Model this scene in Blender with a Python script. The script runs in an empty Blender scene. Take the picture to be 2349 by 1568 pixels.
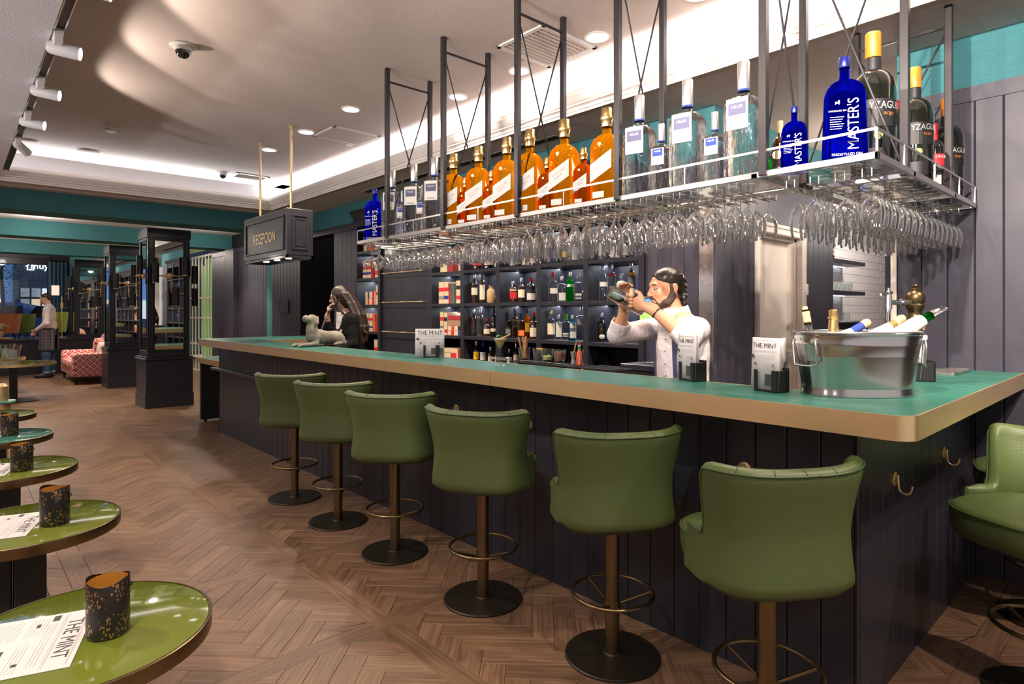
import bpy, bmesh, math, random
import numpy as np
from mathutils import Vector, Matrix, Euler
random.seed(11)
SC = bpy.context.scene
COL = SC.collection
R = math.radians
PI = math.pi

# ---------------------------------------------------------------- camera
H = 1.42                       # eye height
FPX = 1403.0
TH = R(42.5)
SN, CS = math.sin(TH), math.cos(TH)
cam_d = bpy.data.cameras.new('camera')
cam = bpy.data.objects.new('camera', cam_d)
COL.objects.link(cam)
cam.location = (0, 0, H)
cam.rotation_euler = (R(90), 0, -TH)
cam_d.sensor_width = 36
cam_d.lens = 36 * FPX / 2349
cam_d.shift_y = -70.0 / 2349
cam_d.clip_start = 0.02
cam_d.clip_end = 200
SC.camera = cam
vs = SC.view_settings
vs.view_transform = 'Standard'
vs.look = 'None'
vs.exposure = 0.0
vs.gamma = 1.0
vs.use_curve_mapping = False
cy = SC.cycles
cy.max_bounces = 12
cy.transmission_bounces = 12
cy.transparent_max_bounces = 40
cy.glossy_bounces = 6
cy.diffuse_bounces = 4
cy.caustics_reflective = False
cy.caustics_refractive = False
cy.sample_clamp_indirect = 6

# ---------------------------------------------------------------- world and lights
W = bpy.data.worlds.new('world')
SC.world = W
W.use_nodes = True
W.node_tree.nodes['Background'].inputs[0].default_value = (0.86, 0.78, 0.76, 1)
W.node_tree.nodes['Background'].inputs[1].default_value = 0.72


def lamp(kind, name, loc, power, color=(1, 0.86, 0.72), rot=(0, 0, 0), **kw):
    d = bpy.data.lights.new(name, kind)
    d.energy = power
    d.color = color
    for k, v in kw.items():
        setattr(d, k, v)
    o = bpy.data.objects.new(name, d)
    COL.objects.link(o)
    o.location = loc
    o.rotation_euler = rot
    return o


def aim(o, dirv):
    o.rotation_euler = Vector(dirv).to_track_quat('-Z', 'Y').to_euler()


WARM = (1, 0.82, 0.66)
COOL = (0.90, 0.93, 1.0)
CEIL = 3.29
# downlights of the ceiling: the row over the bar and the row by the cove
DOWN = [(2.722, 5.175), (2.724, 6.141), (2.706, 7.112), (3.24, 1.912), (3.24, 2.678), (3.25, 3.465), (3.25, 4.242),
        (3.24, 1.12)]
for i, (x, y) in enumerate(DOWN):
    l = lamp('SPOT', 'downlight_and_fill', (x, y, CEIL - 0.04), 150, WARM, spot_size=R(125), spot_blend=0.7, shadow_soft_size=0.04)
for i, (x, y) in enumerate([(-0.6, 0.6), (-0.6, 3.2), (1.5, -0.6), (3.2, -0.8), (-0.6, 6.2)]):  # unseen fill spots added over the left side and behind the camera
    lamp('SPOT', 'downlight_and_fill', (x, y, 2.8 if x < 0.3 else CEIL - 0.04), 260, WARM, spot_size=R(120), spot_blend=0.7, shadow_soft_size=0.05)
for x, y in [(1.0, 11.9), (3.3, 11.6), (0.9, 15.4), (3.4, 15.0), (1.0, 18.6), (-1.2, 15.2), (-1.0, 11.8), (3.2, 18.6)]:  # fill points without fittings, added to light the teal beams
    lamp('POINT', 'lounge_fill', (x, y, 2.74), 26, (1, 0.86, 0.74), shadow_soft_size=0.07)
for x, y in [(1.0, 11.4), (1.0, 14.9), (-0.8, 13.4), (3.3, 11.4), (2.9, 15.0), (0.4, 9.9)]:  # more fill spots, added to brighten the lounge floor
    lamp('SPOT', 'downlight_and_fill', (x, y, 2.60 if y < 10 else 2.88), 210, WARM, spot_size=R(95), spot_blend=0.6, shadow_soft_size=0.05)
# cove strips lying on the ledge behind the crown moulding
SX = 3.47   # inner edge of the soffit along the bar wall
SY = 9.03   # inner edge of the soffit at the far end
for y0, y1 in [(-2.4, 1.4), (1.4, 5.2), (5.2, 9.4)]:
    lamp('AREA', 'cove_strip_light', (SX + 0.10, (y0 + y1) / 2, 3.06), 46, COOL, rot=(0, R(180 + 48), 0), shape='RECTANGLE', size=0.06, size_y=y1 - y0)
for x0, x1 in [(-2.6, 0.5), (0.5, 3.85)]:
    lamp('AREA', 'cove_strip_light', ((x0 + x1) / 2, SY + 0.10, 3.06), 40, COOL, rot=(R(180 + 48), 0, 0), shape='RECTANGLE', size=x1 - x0, size_y=0.06)
# track spots (their heads are built further down at the same places)
TRACK = [(0.47, -0.3), (0.47, 0.6), (0.47, 1.5), (0.47, 2.4), (0.47, 3.30), (0.47, 4.19), (0.47, 5.09), (0.47, 5.99), (0.47, 6.95)]
TDIR = []
for i, (x, y) in enumerate(TRACK):
    near = i < 4
    l = lamp('SPOT', 'track_spot_bulb', (x + 0.12 if i > 3 else x + 0.17, y - 0.03 if i > 3 else y + 0.05, 2.865), (560 if i < 2 else 120) if near else (34 if i < 8 else 0), (1, 0.86, 0.76), spot_size=R(66 if i < 2 else (88 if near else 126)), spot_blend=0.35 if near else 0.18, shadow_soft_size=0.025)
    TDIR.append((3.46, 1.05, -0.70) if i == 0 else (3.46, 0.35, -0.70) if i == 1 else (1, 0.22, -0.42) if near else (1, -0.42, -0.16))
    aim(l, TDIR[-1])
# unseen fill spots added by the left wall to brighten the dropped soffit
for y in (-0.5, 1.8, 4.1, 6.4):
    l = lamp('SPOT', 'soffit_fill', (-2.7, y, 1.95), 200, (0.95, 0.93, 1.0), spot_size=R(110), spot_blend=0.6, shadow_soft_size=0.06)
    aim(l, (0.9, 0.0, 0.8))
# light strips of the back bar shelves
for z in (2.19, 1.835, 1.48, 1.13):
    lamp('AREA', 'shelf_strip_light', (4.32, 4.37, z - 0.008), 15, (0.86, 0.92, 1.0), shape='RECTANGLE', size=0.02, size_y=2.85)
    lamp('AREA', 'shelf_strip_light', (4.32, 7.27, z - 0.008), 4.0, (0.86, 0.92, 1.0), shape='RECTANGLE', size=0.02, size_y=0.5)
# lamps in the underside of the hanging sign
for y in (6.15, 6.45, 6.75):
    lamp('SPOT', 'sign_bulb', (2.54, y, 1.97), 9, WARM, spot_size=R(120), spot_blend=0.5, shadow_soft_size=0.02)
# corridor and pantry behind the bar
lamp('POINT', 'corridor_bulb', (5.6, 1.5, 2.5), 42, (1, 0.86, 0.72), shadow_soft_size=0.08)
lamp('POINT', 'pantry_bulb', (8.2, 1.9, 2.5), 60, (1, 0.92, 0.84), shadow_soft_size=0.08)
lamp('AREA', 'pantry_strip_light', (7.0, 2.84, 1.83), 3, COOL, shape='RECTANGLE', size=1.2, size_y=0.03)
# dusk in the street
lamp('AREA', 'street_dusk', (0.5, 26, 9), 900, (0.35, 0.55, 1.0), shape='RECTANGLE', size=14, size_y=6)

# ---------------------------------------------------------------- photograph pixels to world points (2349 x 1568)
def ray(px, py):
    u, v = (px - 1174.5) / FPX, (714 - py) / FPX
    return Vector((SN + u * CS, CS - u * SN, v))
def onz(px, py, z):
    r = ray(px, py); t = (z - H) / r.z
    return Vector((r.x * t, r.y * t, z))
def onx(px, py, X):
    r = ray(px, py); t = X / r.x
    return Vector((X, r.y * t, H + r.z * t))
def ony(px, py, Y):
    r = ray(px, py); t = Y / r.y
    return Vector((r.x * t, Y, H + r.z * t))

# ---------------------------------------------------------------- materials
def L(h):
    h = h.lstrip('#')
    out = []
    for i in (0, 2, 4):
        c = int(h[i:i + 2], 16) / 255
        out.append(c / 12.92 if c <= 0.04045 else ((c + 0.055) / 1.055) ** 2.4)
    return tuple(out) + (1,)
MATS = {}
def pmat(name, col, rough=0.5, metal=0.0, bump=None, var=None, coat=0, spec=0.5, emit=None, trans=0, ior=1.45, aniso=0, sheen=0, stretch=None, rvar=0):
    m = bpy.data.materials.new(name)
    m.use_nodes = True
    nt = m.node_tree
    b = nt.nodes['Principled BSDF']
    c = L(col) if isinstance(col, str) else tuple(col) + (1,)
    b.inputs['Base Color'].default_value = c
    b.inputs['Roughness'].default_value = rough
    b.inputs['Metallic'].default_value = metal
    b.inputs['Coat Weight'].default_value = coat
    b.inputs['Coat Roughness'].default_value = 0.08
    b.inputs['Specular IOR Level'].default_value = spec
    b.inputs['Transmission Weight'].default_value = trans
    b.inputs['IOR'].default_value = ior
    b.inputs['Anisotropic'].default_value = aniso
    b.inputs['Sheen Weight'].default_value = sheen
    if emit:
        b.inputs['Emission Color'].default_value = c
        b.inputs['Emission Strength'].default_value = emit
    if bump or var or rvar:
        tc = nt.nodes.new('ShaderNodeTexCoord')
        mp = nt.nodes.new('ShaderNodeMapping')
        nt.links.new(tc.outputs['Object'], mp.inputs[0])
        if stretch: mp.inputs['Scale'].default_value = stretch
    if var:                      # (scale, amount): mottled tone
        nz = nt.nodes.new('ShaderNodeTexNoise'); nz.inputs['Scale'].default_value = var[0]; nz.inputs['Detail'].default_value = 5
        nt.links.new(mp.outputs[0], nz.inputs['Vector'])
        mx = nt.nodes.new('ShaderNodeMix'); mx.data_type = 'RGBA'
        mx.inputs[6].default_value = tuple(max(0, x * (1 - var[1])) for x in c[:3]) + (1,)
        mx.inputs[7].default_value = tuple(x * (1 + var[1]) for x in c[:3]) + (1,)
        nt.links.new(nz.outputs[0], mx.inputs[0]); nt.links.new(mx.outputs[2], b.inputs['Base Color'])
    if rvar:
        nz = nt.nodes.new('ShaderNodeTexNoise'); nz.inputs['Scale'].default_value = 6; nz.inputs['Detail'].default_value = 4
        nt.links.new(mp.outputs[0], nz.inputs['Vector'])
        mr = nt.nodes.new('ShaderNodeMapRange'); mr.inputs[3].default_value = max(0, rough - rvar); mr.inputs[4].default_value = rough + rvar
        nt.links.new(nz.outputs[0], mr.inputs[0]); nt.links.new(mr.outputs[0], b.inputs['Roughness'])
    if bump:                     # (scale, strength)
        nz = nt.nodes.new('ShaderNodeTexNoise'); nz.inputs['Scale'].default_value = bump[0]; nz.inputs['Detail'].default_value = 4
        nt.links.new(mp.outputs[0], nz.inputs['Vector'])
        bp = nt.nodes.new('ShaderNodeBump'); bp.inputs['Strength'].default_value = bump[1]; bp.inputs['Distance'].default_value = bump[2] if len(bump) > 2 else 0.004
        nt.links.new(nz.outputs[0], bp.inputs['Height']); nt.links.new(bp.outputs[0], b.inputs['Normal'])
    MATS[name] = m
    return m
def thin_glass(name, tint=(0.97, 0.98, 0.98), refl=1.0, rough=0.02, haze=0.0, edge=0.0, sparkle=False):
    m = bpy.data.materials.new(name); m.use_nodes = True
    nt = m.node_tree; nt.nodes.clear()
    out = nt.nodes.new('ShaderNodeOutputMaterial')
    tr = nt.nodes.new('ShaderNodeBsdfTransparent'); tr.inputs[0].default_value = tint + (1,)
    gl = nt.nodes.new('ShaderNodeBsdfGlossy'); gl.inputs['Roughness'].default_value = rough
    lw = nt.nodes.new('ShaderNodeLayerWeight'); lw.inputs[0].default_value = 0.5
    p5 = nt.nodes.new('ShaderNodeMath'); p5.operation = 'POWER'; p5.inputs[1].default_value = 4.0; nt.links.new(lw.outputs['Facing'], p5.inputs[0])
    ma = nt.nodes.new('ShaderNodeMath'); ma.operation = 'MULTIPLY_ADD'; ma.inputs[1].default_value = 0.9 * refl; ma.inputs[2].default_value = 0.05 * refl; ma.use_clamp = True
    nt.links.new(p5.outputs[0], ma.inputs[0])
    if sparkle:
        l2 = nt.nodes.new('ShaderNodeLayerWeight'); l2.inputs[0].default_value = 0.30
        nt.links.new(l2.outputs['Fresnel'], ma.inputs[0]); ma.operation = 'MULTIPLY'; ma.inputs[1].default_value = refl
    mx = nt.nodes.new('ShaderNodeMixShader')
    nt.links.new(ma.outputs[0], mx.inputs[0]); nt.links.new(tr.outputs[0], mx.inputs[1]); nt.links.new(gl.outputs[0], mx.inputs[2])
    last = mx
    if edge:  # white put in at grazing angles to imitate bright glass rims
        pw = nt.nodes.new('ShaderNodeMath'); pw.operation = 'POWER'; pw.inputs[1].default_value = 4; nt.links.new(lw.outputs['Facing'], pw.inputs[0])
        pm = nt.nodes.new('ShaderNodeMath'); pm.operation = 'MULTIPLY'; pm.inputs[1].default_value = edge; nt.links.new(pw.outputs[0], pm.inputs[0])
        dd = nt.nodes.new('ShaderNodeBsdfDiffuse'); dd.inputs[0].default_value = (0.9, 0.9, 0.9, 1)
        me_ = nt.nodes.new('ShaderNodeMixShader'); nt.links.new(pm.outputs[0], me_.inputs[0]); nt.links.new(mx.outputs[0], me_.inputs[1]); nt.links.new(dd.outputs[0], me_.inputs[2]); last = mx = me_
    if haze:
        df = nt.nodes.new('ShaderNodeBsdfTranslucent'); df.inputs[0].default_value = tint + (1,)
        d2 = nt.nodes.new('ShaderNodeBsdfDiffuse'); d2.inputs[0].default_value = tint + (1,)
        m2 = nt.nodes.new('ShaderNodeMixShader'); m2.inputs[0].default_value = 0.5
        nt.links.new(df.outputs[0], m2.inputs[1]); nt.links.new(d2.outputs[0], m2.inputs[2])
        m3 = nt.nodes.new('ShaderNodeMixShader'); m3.inputs[0].default_value = haze
        nt.links.new(mx.outputs[0], m3.inputs[1]); nt.links.new(m2.outputs[0], m3.inputs[2]); last = m3
    nt.links.new(last.outputs[0], out.inputs[0])
    MATS[name] = m
    return m

navy = pmat('navy_lacquer', (0.018, 0.018, 0.026), 0.42, rvar=0.06, coat=0.12)
navy_wall = pmat('navy_wall_paint', (0.044, 0.041, 0.060), 0.45, rvar=0.07)
black = pmat('black_gap', (0.006, 0.006, 0.007), 0.8)
black_plastic = pmat('black_plastic', (0.012, 0.012, 0.013), 0.35)
teal_top = pmat('teal_leatherette', (0.030, 0.150, 0.112), 0.36, bump=(160, 0.15), rvar=0.06)
teal_wall = pmat('teal_grasscloth', (0.048, 0.185, 0.205), 0.85, var=(9, 0.22), bump=(60, 0.5), stretch=(1, 1, 14))
brass = pmat('brushed_brass', (0.84, 0.63, 0.34), 0.36, 0.88, bump=(40, 0.05), rvar=0.07)
brass_dark = pmat('antique_brass', (0.20, 0.145, 0.075), 0.34, 1.0, rvar=0.1)
bronze = pmat('blackened_bronze', (0.035, 0.028, 0.02), 0.42, 0.7, rvar=0.1)
gold = pmat('gold_foil', (0.75, 0.52, 0.22), 0.28, 1.0)
steel = pmat('brushed_steel', (0.55, 0.52, 0.50), 0.28, 1.0, rvar=0.06)
dark_steel = pmat('dark_steel', (0.030, 0.027, 0.028), 0.33, 0.4)
chrome = pmat('chrome', (0.80, 0.79, 0.78), 0.10, 1.0)
zinc = pmat('galvanised_zinc', (0.56, 0.55, 0.54), 0.20, 1.0, rvar=0.1, bump=(9, 0.12))
leather = pmat('green_leather', (0.066, 0.094, 0.030), 0.42, bump=(260, 0.25), rvar=0.05)
leather_pipe = pmat('green_leather_piping', (0.045, 0.085, 0.024), 0.4)
ceil_m = pmat('ceiling_plaster', (0.56, 0.475, 0.425), 0.9, bump=(110, 0.55))
ceil_w = pmat('white_ceiling_plaster', (0.74, 0.72, 0.74), 0.9, bump=(110, 0.6))
cove_m = pmat('cove_white', (0.80, 0.80, 0.82), 0.8)
white_paint = pmat('white_lacquer', (0.72, 0.66, 0.60), 0.35)
white_plastic = pmat('white_plastic', (0.72, 0.70, 0.67), 0.4)
bulb = pmat('lit_lamp_face', (1, 0.93, 0.86), 0.5, emit=9)
bulb_hot = pmat('lit_spot_face', (1, 0.93, 0.97), 0.5, emit=14)
smoke = pmat('smoked_dome', (0.01, 0.01, 0.014), 0.05, coat=1)
paper = pmat('newsprint', (0.52, 0.50, 0.50), 0.8)
ink = pmat('printed_ink', (0.05, 0.05, 0.055), 0.8)
inkgrey = pmat('printed_grey', (0.30, 0.29, 0.29), 0.8)
mirror = pmat('mirror', (0.80, 0.82, 0.82), 0.015, 1.0)
label_white = pmat('label_white', (0.55, 0.53, 0.50), 0.85, spec=0.15)
label_cream = pmat('label_cream', (0.70, 0.60, 0.42), 0.6)
label_red = pmat('label_red', (0.55, 0.02, 0.03), 0.5)
label_blue = pmat('label_blue', (0.03, 0.05, 0.22), 0.8, spec=0.15)
label_yellow = pmat('label_yellow', (0.85, 0.50, 0.03), 0.5)
label_green = pmat('label_green', (0.10, 0.40, 0.03), 0.5)
label_black = pmat('label_black', (0.015, 0.015, 0.017), 0.5)
label_orange = pmat('label_orange', (0.80, 0.20, 0.04), 0.5)
label_pink = pmat('label_pink', (0.75, 0.25, 0.32), 0.5)
label_silver = pmat('label_silver', (0.55, 0.55, 0.58), 0.3, 0.8)
cap_black = pmat('cap_black', (0.02, 0.018, 0.018), 0.35)
cap_silver = pmat('cap_silver', (0.7, 0.7, 0.72), 0.28, 0.9)
cap_orange = pmat('capsule_orange', (0.72, 0.26, 0.035), 0.35, 0.3)
cap_red = pmat('capsule_red', (0.50, 0.015, 0.03), 0.35, 0.3)
cap_wood = pmat('cork', (0.50, 0.33, 0.17), 0.8, var=(60, 0.3))
skin = pmat('skin', (0.50, 0.25, 0.145), 0.5, var=(14, 0.10))
skin_pale = pmat('skin_pale', (0.58, 0.33, 0.23), 0.5, var=(14, 0.08))
hair_dark = pmat('dark_hair', (0.018, 0.012, 0.009), 0.28, bump=(90, 0.8), stretch=(1, 1, 0.25))
hair_brown = pmat('brown_hair', (0.026, 0.013, 0.008), 0.36, bump=(90, 0.9), stretch=(1, 1, 0.25))
shirt_w = pmat('white_cotton', (0.60, 0.54, 0.55), 0.85, bump=(11, 1.0, 0.035), stretch=(1, 1, 0.6))
jacket_m = pmat('black_suit_wool', (0.007, 0.0065, 0.007), 0.85, spec=0.2, bump=(12, 0.9, 0.03))
jeans_m = pmat('denim', (0.02, 0.05, 0.10), 0.85, var=(30, 0.3))
strap_navy = pmat('navy_strap', (0.035, 0.04, 0.10), 0.7)
g_thin = thin_glass('clear_stemware', (0.985, 0.985, 0.985), refl=0.8, edge=0.28, sparkle=True)
g_clear = thin_glass('clear_glass', (0.95, 0.97, 0.96), refl=1.1, edge=0.3)
g_pane = thin_glass('glass_pane', (0.93, 0.95, 0.95), refl=0.8)
def solid_glass(name, col, haze=0.12, rough=0.0, wavy=0.0):
    m = bpy.data.materials.new(name); m.use_nodes = True
    nt = m.node_tree; nt.nodes.clear()
    out = nt.nodes.new('ShaderNodeOutputMaterial')
    g = nt.nodes.new('ShaderNodeBsdfGlass'); g.inputs[0].default_value = col + (1,); g.inputs['Roughness'].default_value = rough; g.inputs['IOR'].default_value = 1.38
    if wavy:
        tc = nt.nodes.new('ShaderNodeTexCoord'); mp = nt.nodes.new('ShaderNodeMapping'); mp.inputs['Scale'].default_value = (1, 1, 0.16); nt.links.new(tc.outputs['Object'], mp.inputs[0])
        nz = nt.nodes.new('ShaderNodeTexNoise'); nz.inputs['Scale'].default_value = 55; nz.inputs['Detail'].default_value = 2; nt.links.new(mp.outputs[0], nz.inputs['Vector'])
        bp = nt.nodes.new('ShaderNodeBump'); bp.inputs['Strength'].default_value = wavy; bp.inputs['Distance'].default_value = 0.01; nt.links.new(nz.outputs[0], bp.inputs['Height']); nt.links.new(bp.outputs[0], g.inputs['Normal'])
    d = nt.nodes.new('ShaderNodeBsdfTranslucent'); d.inputs[0].default_value = col + (1,)
    mx = nt.nodes.new('ShaderNodeMixShader'); mx.inputs[0].default_value = haze
    nt.links.new(g.outputs[0], mx.inputs[1]); nt.links.new(d.outputs[0], mx.inputs[2]); nt.links.new(mx.outputs[0], out.inputs[0])
    MATS[name] = m
    return m
g_gin = solid_glass('flint_glass', (0.97, 0.98, 0.98), 0.01, 0.0, 0.8)
g_amber = solid_glass('amber_whisky', (1.0, 0.57, 0.07), 0.18, 0.0, 0.3)
g_amber2 = solid_glass('dark_amber_whisky', (0.95, 0.38, 0.05), 0.12)
g_blue = solid_glass('cobalt_glass', (0.03, 0.05, 0.85), 0.12)
g_green = solid_glass('green_glass', (0.05, 0.55, 0.12), 0.22)
g_aqua = solid_glass('aqua_glass', (0.10, 0.55, 0.75), 0.2)
g_dark = pmat('black_wine_glass', (0.006, 0.008, 0.005), 0.05, coat=1)
g_brown = pmat('dark_brown_glass', (0.030, 0.010, 0.005), 0.06, coat=1)
g_frost = pmat('frosted_glass', (0.55, 0.60, 0.60), 0.5, trans=0.4)
g_red = solid_glass('red_liquor', (0.7, 0.02, 0.05), 0.2)

# ---------------------------------------------------------------- mesh builder
WM = {}
def wm(o):
    return WM.get(o.name, Matrix.Identity(4)) if o else Matrix.Identity(4)
class MB:
    def __init__(s, m=None):
        s.v, s.f, s.m = [], [], (m or Matrix.Identity(4))
    def add(s, vs, fs):
        n = len(s.v)
        s.v += [s.m @ Vector(p) for p in vs]
        s.f += [tuple(n + i for i in f) for f in fs]
        return s
    def box(s, x0, x1, y0, y1, z0, z1, b=0):
        if b <= 0:
            return s.add([(x0, y0, z0), (x1, y0, z0), (x1, y1, z0), (x0, y1, z0), (x0, y0, z1), (x1, y0, z1), (x1, y1, z1), (x0, y1, z1)],
                         [(0, 3, 2, 1), (4, 5, 6, 7), (0, 1, 5, 4), (1, 2, 6, 5), (2, 3, 7, 6), (3, 0, 4, 7)])
        bm = bmesh.new()
        bmesh.ops.create_cube(bm, size=1)
        for v in bm.verts:
            v.co = Vector(((x0 + x1) / 2 + v.co.x * (x1 - x0), (y0 + y1) / 2 + v.co.y * (y1 - y0), (z0 + z1) / 2 + v.co.z * (z1 - z0)))
        bb = min(b, (x1 - x0) * .49, (y1 - y0) * .49, (z1 - z0) * .49)
        bmesh.ops.bevel(bm, geom=bm.edges[:], offset=bb, segments=2 if b > 0.008 else 1, affect='EDGES', profile=0.5)
        bm.verts.index_update()
        s.add([v.co.copy() for v in bm.verts], [[v.index for v in f.verts] for f in bm.faces])
        bm.free()
        return s
    def prism(s, poly, z0, z1):
        n = len(poly)
        return s.add([(x, y, z0) for x, y in poly] + [(x, y, z1) for x, y in poly],
                     [tuple(range(n))[::-1], tuple(range(n, 2 * n))] + [(i, (i + 1) % n, n + (i + 1) % n, n + i) for i in range(n)])
    def rings(s, rings, cap=True, closed=True):
        n = len(rings[0]); vs = [p for r in rings for p in r]; fs = []
        for k in range(len(rings) - 1):
            for i in range(n if closed else n - 1):
                j = (i + 1) % n
                fs.append((k * n + i, k * n + j, (k + 1) * n + j, (k + 1) * n + i))
        if cap and closed:
            fs.append(tuple(range(n))[::-1]); fs.append(tuple(range((len(rings) - 1) * n, len(rings) * n)))
        return s.add(vs, fs)
    def lathe(s, prof, n=20, cx=0, cy=0, cap=True):
        return s.rings([[(cx + r * math.cos(2 * PI * i / n), cy + r * math.sin(2 * PI * i / n), z) for i in range(n)] for r, z in prof], cap)
    def sup(s, prof, ax, ay, e=4, n=32, cx=0, cy=0, cap=True):
        """lathe with a super-elliptic plan: prof = (scale, z)"""
        rs = []
        for k, z in prof:
            ring = []
            for i in range(n):
                a = 2 * PI * (i + 0.5) / n; c, d = math.cos(a), math.sin(a)
                q = (abs(c) ** e + abs(d) ** e) ** (-1 / e)
                ring.append((cx + ax * k * c * q, cy + ay * k * d * q, z))
            rs.append(ring)
        return s.rings(rs, cap)
    def tube(s, pts, r, n=8, closed=False):
        pts = [Vector(p) for p in pts]; rs = []
        m = len(pts); up = None
        for i, p in enumerate(pts):
            a = pts[(i - 1) % m] if (closed or i > 0) else p
            b = pts[(i + 1) % m] if (closed or i < m - 1) else p
            t = (b - a).normalized()
            if up is None: up = Vector((0, 0, 1)) if abs(t.z) < 0.9 else Vector((1, 0, 0))
            x = t.cross(up).normalized(); y = x.cross(t).normalized()
            up = y
            rr = r[i] if isinstance(r, (list, tuple)) else r
            rs.append([p + x * (rr * math.cos(2 * PI * k / n)) + y * (rr * math.sin(2 * PI * k / n)) for k in range(n)])
        if closed: rs.append(rs[0])
        return s.rings(rs, cap=not closed)
    def bar(s, a, b, w, h=None):
        """square bar from a to b"""
        h = h or w; a, b = Vector(a), Vector(b); t = (b - a).normalized()
        up = Vector((0, 0, 1)) if abs(t.z) < 0.95 else Vector((1, 0, 0))
        x = t.cross(up).normalized() * w / 2; y = x.cross(t).normalized() * h / 2
        return s.rings([[p - x - y, p + x - y, p + x + y, p - x + y] for p in (a, b)])
    def grid(s, fn, nu, nv, flip=False):
        vs = [fn(i / nu, j / nv) for j in range(nv + 1) for i in range(nu + 1)]
        fs = []
        for j in range(nv):
            for i in range(nu):
                a = j * (nu + 1) + i
                q = (a, a + 1, a + nu + 2, a + nu + 1)
                fs.append(q[::-1] if flip else q)
        return s.add(vs, fs)
    def ell(s, c, r, n=14, m=9):
        c = Vector(c); rs = []
        if not isinstance(r, (tuple, list)): r = (r, r, r)
        for j in range(m + 1):
            p = PI * j / m; q = max(math.sin(p), 0.02)
            rs.append([(c.x + r[0] * q * math.cos(2 * PI * i / n), c.y + r[1] * q * math.sin(2 * PI * i / n), c.z - r[2] * math.cos(p)) for i in range(n)])
        return s.rings(rs)
    def build(s, name, mat, parent=None, world=False, smooth=None, sub=0):
        me = bpy.data.meshes.new(name)
        vs = s.v
        if world and parent:
            inv = wm(parent).inverted(); vs = [inv @ p for p in vs]
        me.from_pydata([tuple(p) for p in vs], [], s.f)
        me.materials.append(mat)
        if smooth is not None:
            me.shade_smooth(); me.set_sharp_from_angle(angle=R(smooth))
        me.validate()
        o = bpy.data.objects.new(name, me)
        COL.objects.link(o)
        if parent:
            o.parent = parent; WM[o.name] = wm(parent)
        if sub:
            md = o.modifiers.new('subdivision', 'SUBSURF'); md.levels = sub; md.render_levels = sub
        return o

def tag(o, label=None, cat=None, group=None, kind=None):
    if label: o['label'] = label
    if cat: o['category'] = cat
    if group: o['group'] = group
    if kind: o['kind'] = kind
    return o
def thing(name, label, cat, loc=(0, 0, 0), rz=0.0, group=None, kind=None):
    o = bpy.data.objects.new(name, None); COL.objects.link(o)
    o.empty_display_size = 0.05
    o.location = loc; o.rotation_euler = (0, 0, rz)
    WM[o.name] = Matrix.Translation(Vector(loc)) @ Matrix.Rotation(rz, 4, 'Z')
    return tag(o, label, cat, group, kind)
def struct(o, label, cat='wall'):
    o['kind'] = 'structure'; o['label'] = label; o['category'] = cat
    return o
KIDS = {}
def copy_tree(o, parent=None):
    if o.name not in KIDS or parent is None:
        pass
    c = o.copy(); COL.objects.link(c); c.parent = parent
    for ch in o.children: copy_tree(ch, c)
    return c
def place(proto, used, loc, rz, label=None, group=None):
    o = proto if not used else copy_tree(proto)
    o.location = loc; o.rotation_euler = (0, 0, rz)
    WM[o.name] = Matrix.Translation(Vector(loc)) @ Matrix.Rotation(rz, 4, 'Z')
    if label: o['label'] = label
    if group: o['group'] = group
    return o

# ---------------------------------------------------------------- flat lettering, converted to meshes once
TXT = {}
def bake_texts(strings):
    obs = []
    for s in strings:
        cu = bpy.data.curves.new('lettering', 'FONT'); cu.body = s; cu.size = 1; cu.extrude = 0.004
        cu.align_x = 'CENTER'; cu.align_y = 'CENTER'; cu.resolution_u = 3
        o = bpy.data.objects.new('lettering', cu); COL.objects.link(o); obs.append((s, o))
    bpy.context.view_layer.update()
    dg = bpy.context.evaluated_depsgraph_get()
    for s, o in obs:
        me = bpy.data.meshes.new_from_object(o.evaluated_get(dg))
        vs = np.zeros(len(me.vertices) * 3); me.vertices.foreach_get('co', vs); vs = vs.reshape(-1, 3)
        TXT[s] = ([tuple(v) for v in vs], [tuple(p.vertices) for p in me.polygons])
        bpy.data.meshes.remove(me)
    for s, o in obs:
        cu = o.data; bpy.data.objects.remove(o); bpy.data.curves.remove(cu)
bake_texts(['RECEPCION', 'THE MINT', "MASTER'S", 'YZAGUIRRE', 'GOLD LABEL', 'RESERVE', 'muy m', 'LONDON DRY GIN', 'MINT', 'PREDISTILLED GIN',
            'IMPORTED', 'The News', 'ABSOLUT', 'CITRON', 'BLACK', '24', 'HENDI', 'ROJO', 'MILLER'])
def lettering(s, size, mtx, mat, parent, sx=1.0, name='lettering', mb=None):
    vs, fs = TXT[s]
    b = mb or MB()
    old = b.m; b.m = mtx @ Matrix.Diagonal((size * sx, size, 0.06, 1)); b.add(vs, fs); b.m = old
    if mb is None: return b.build(name, mat, parent)
    return b
def curved_text(s, size, r, z, a0, mat, parent, sx=1.0):
    vs, fs = TXT[s]; w = min(v[0] for v in vs)
    b = MB(); b.add([((r + .0012 + v[2] * .05) * math.sin(R(a0) + (v[0] - w) * size * sx / r), -(r + .0012 + v[2] * .05) * math.cos(R(a0) + (v[0] - w) * size * sx / r), z + v[1] * size) for v in vs], fs)
    return b.build('lettering', mat, parent)
def face(x, y, z, rz=0, tilt=0, roll=0):
    """matrix whose XY plane stands upright facing local -Y"""
    return Matrix.Translation((x, y, z)) @ Matrix.Rotation(rz, 4, 'Z') @ Matrix.Rotation(R(90) + tilt, 4, 'X') @ Matrix.Rotation(roll, 4, 'Z')

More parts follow.
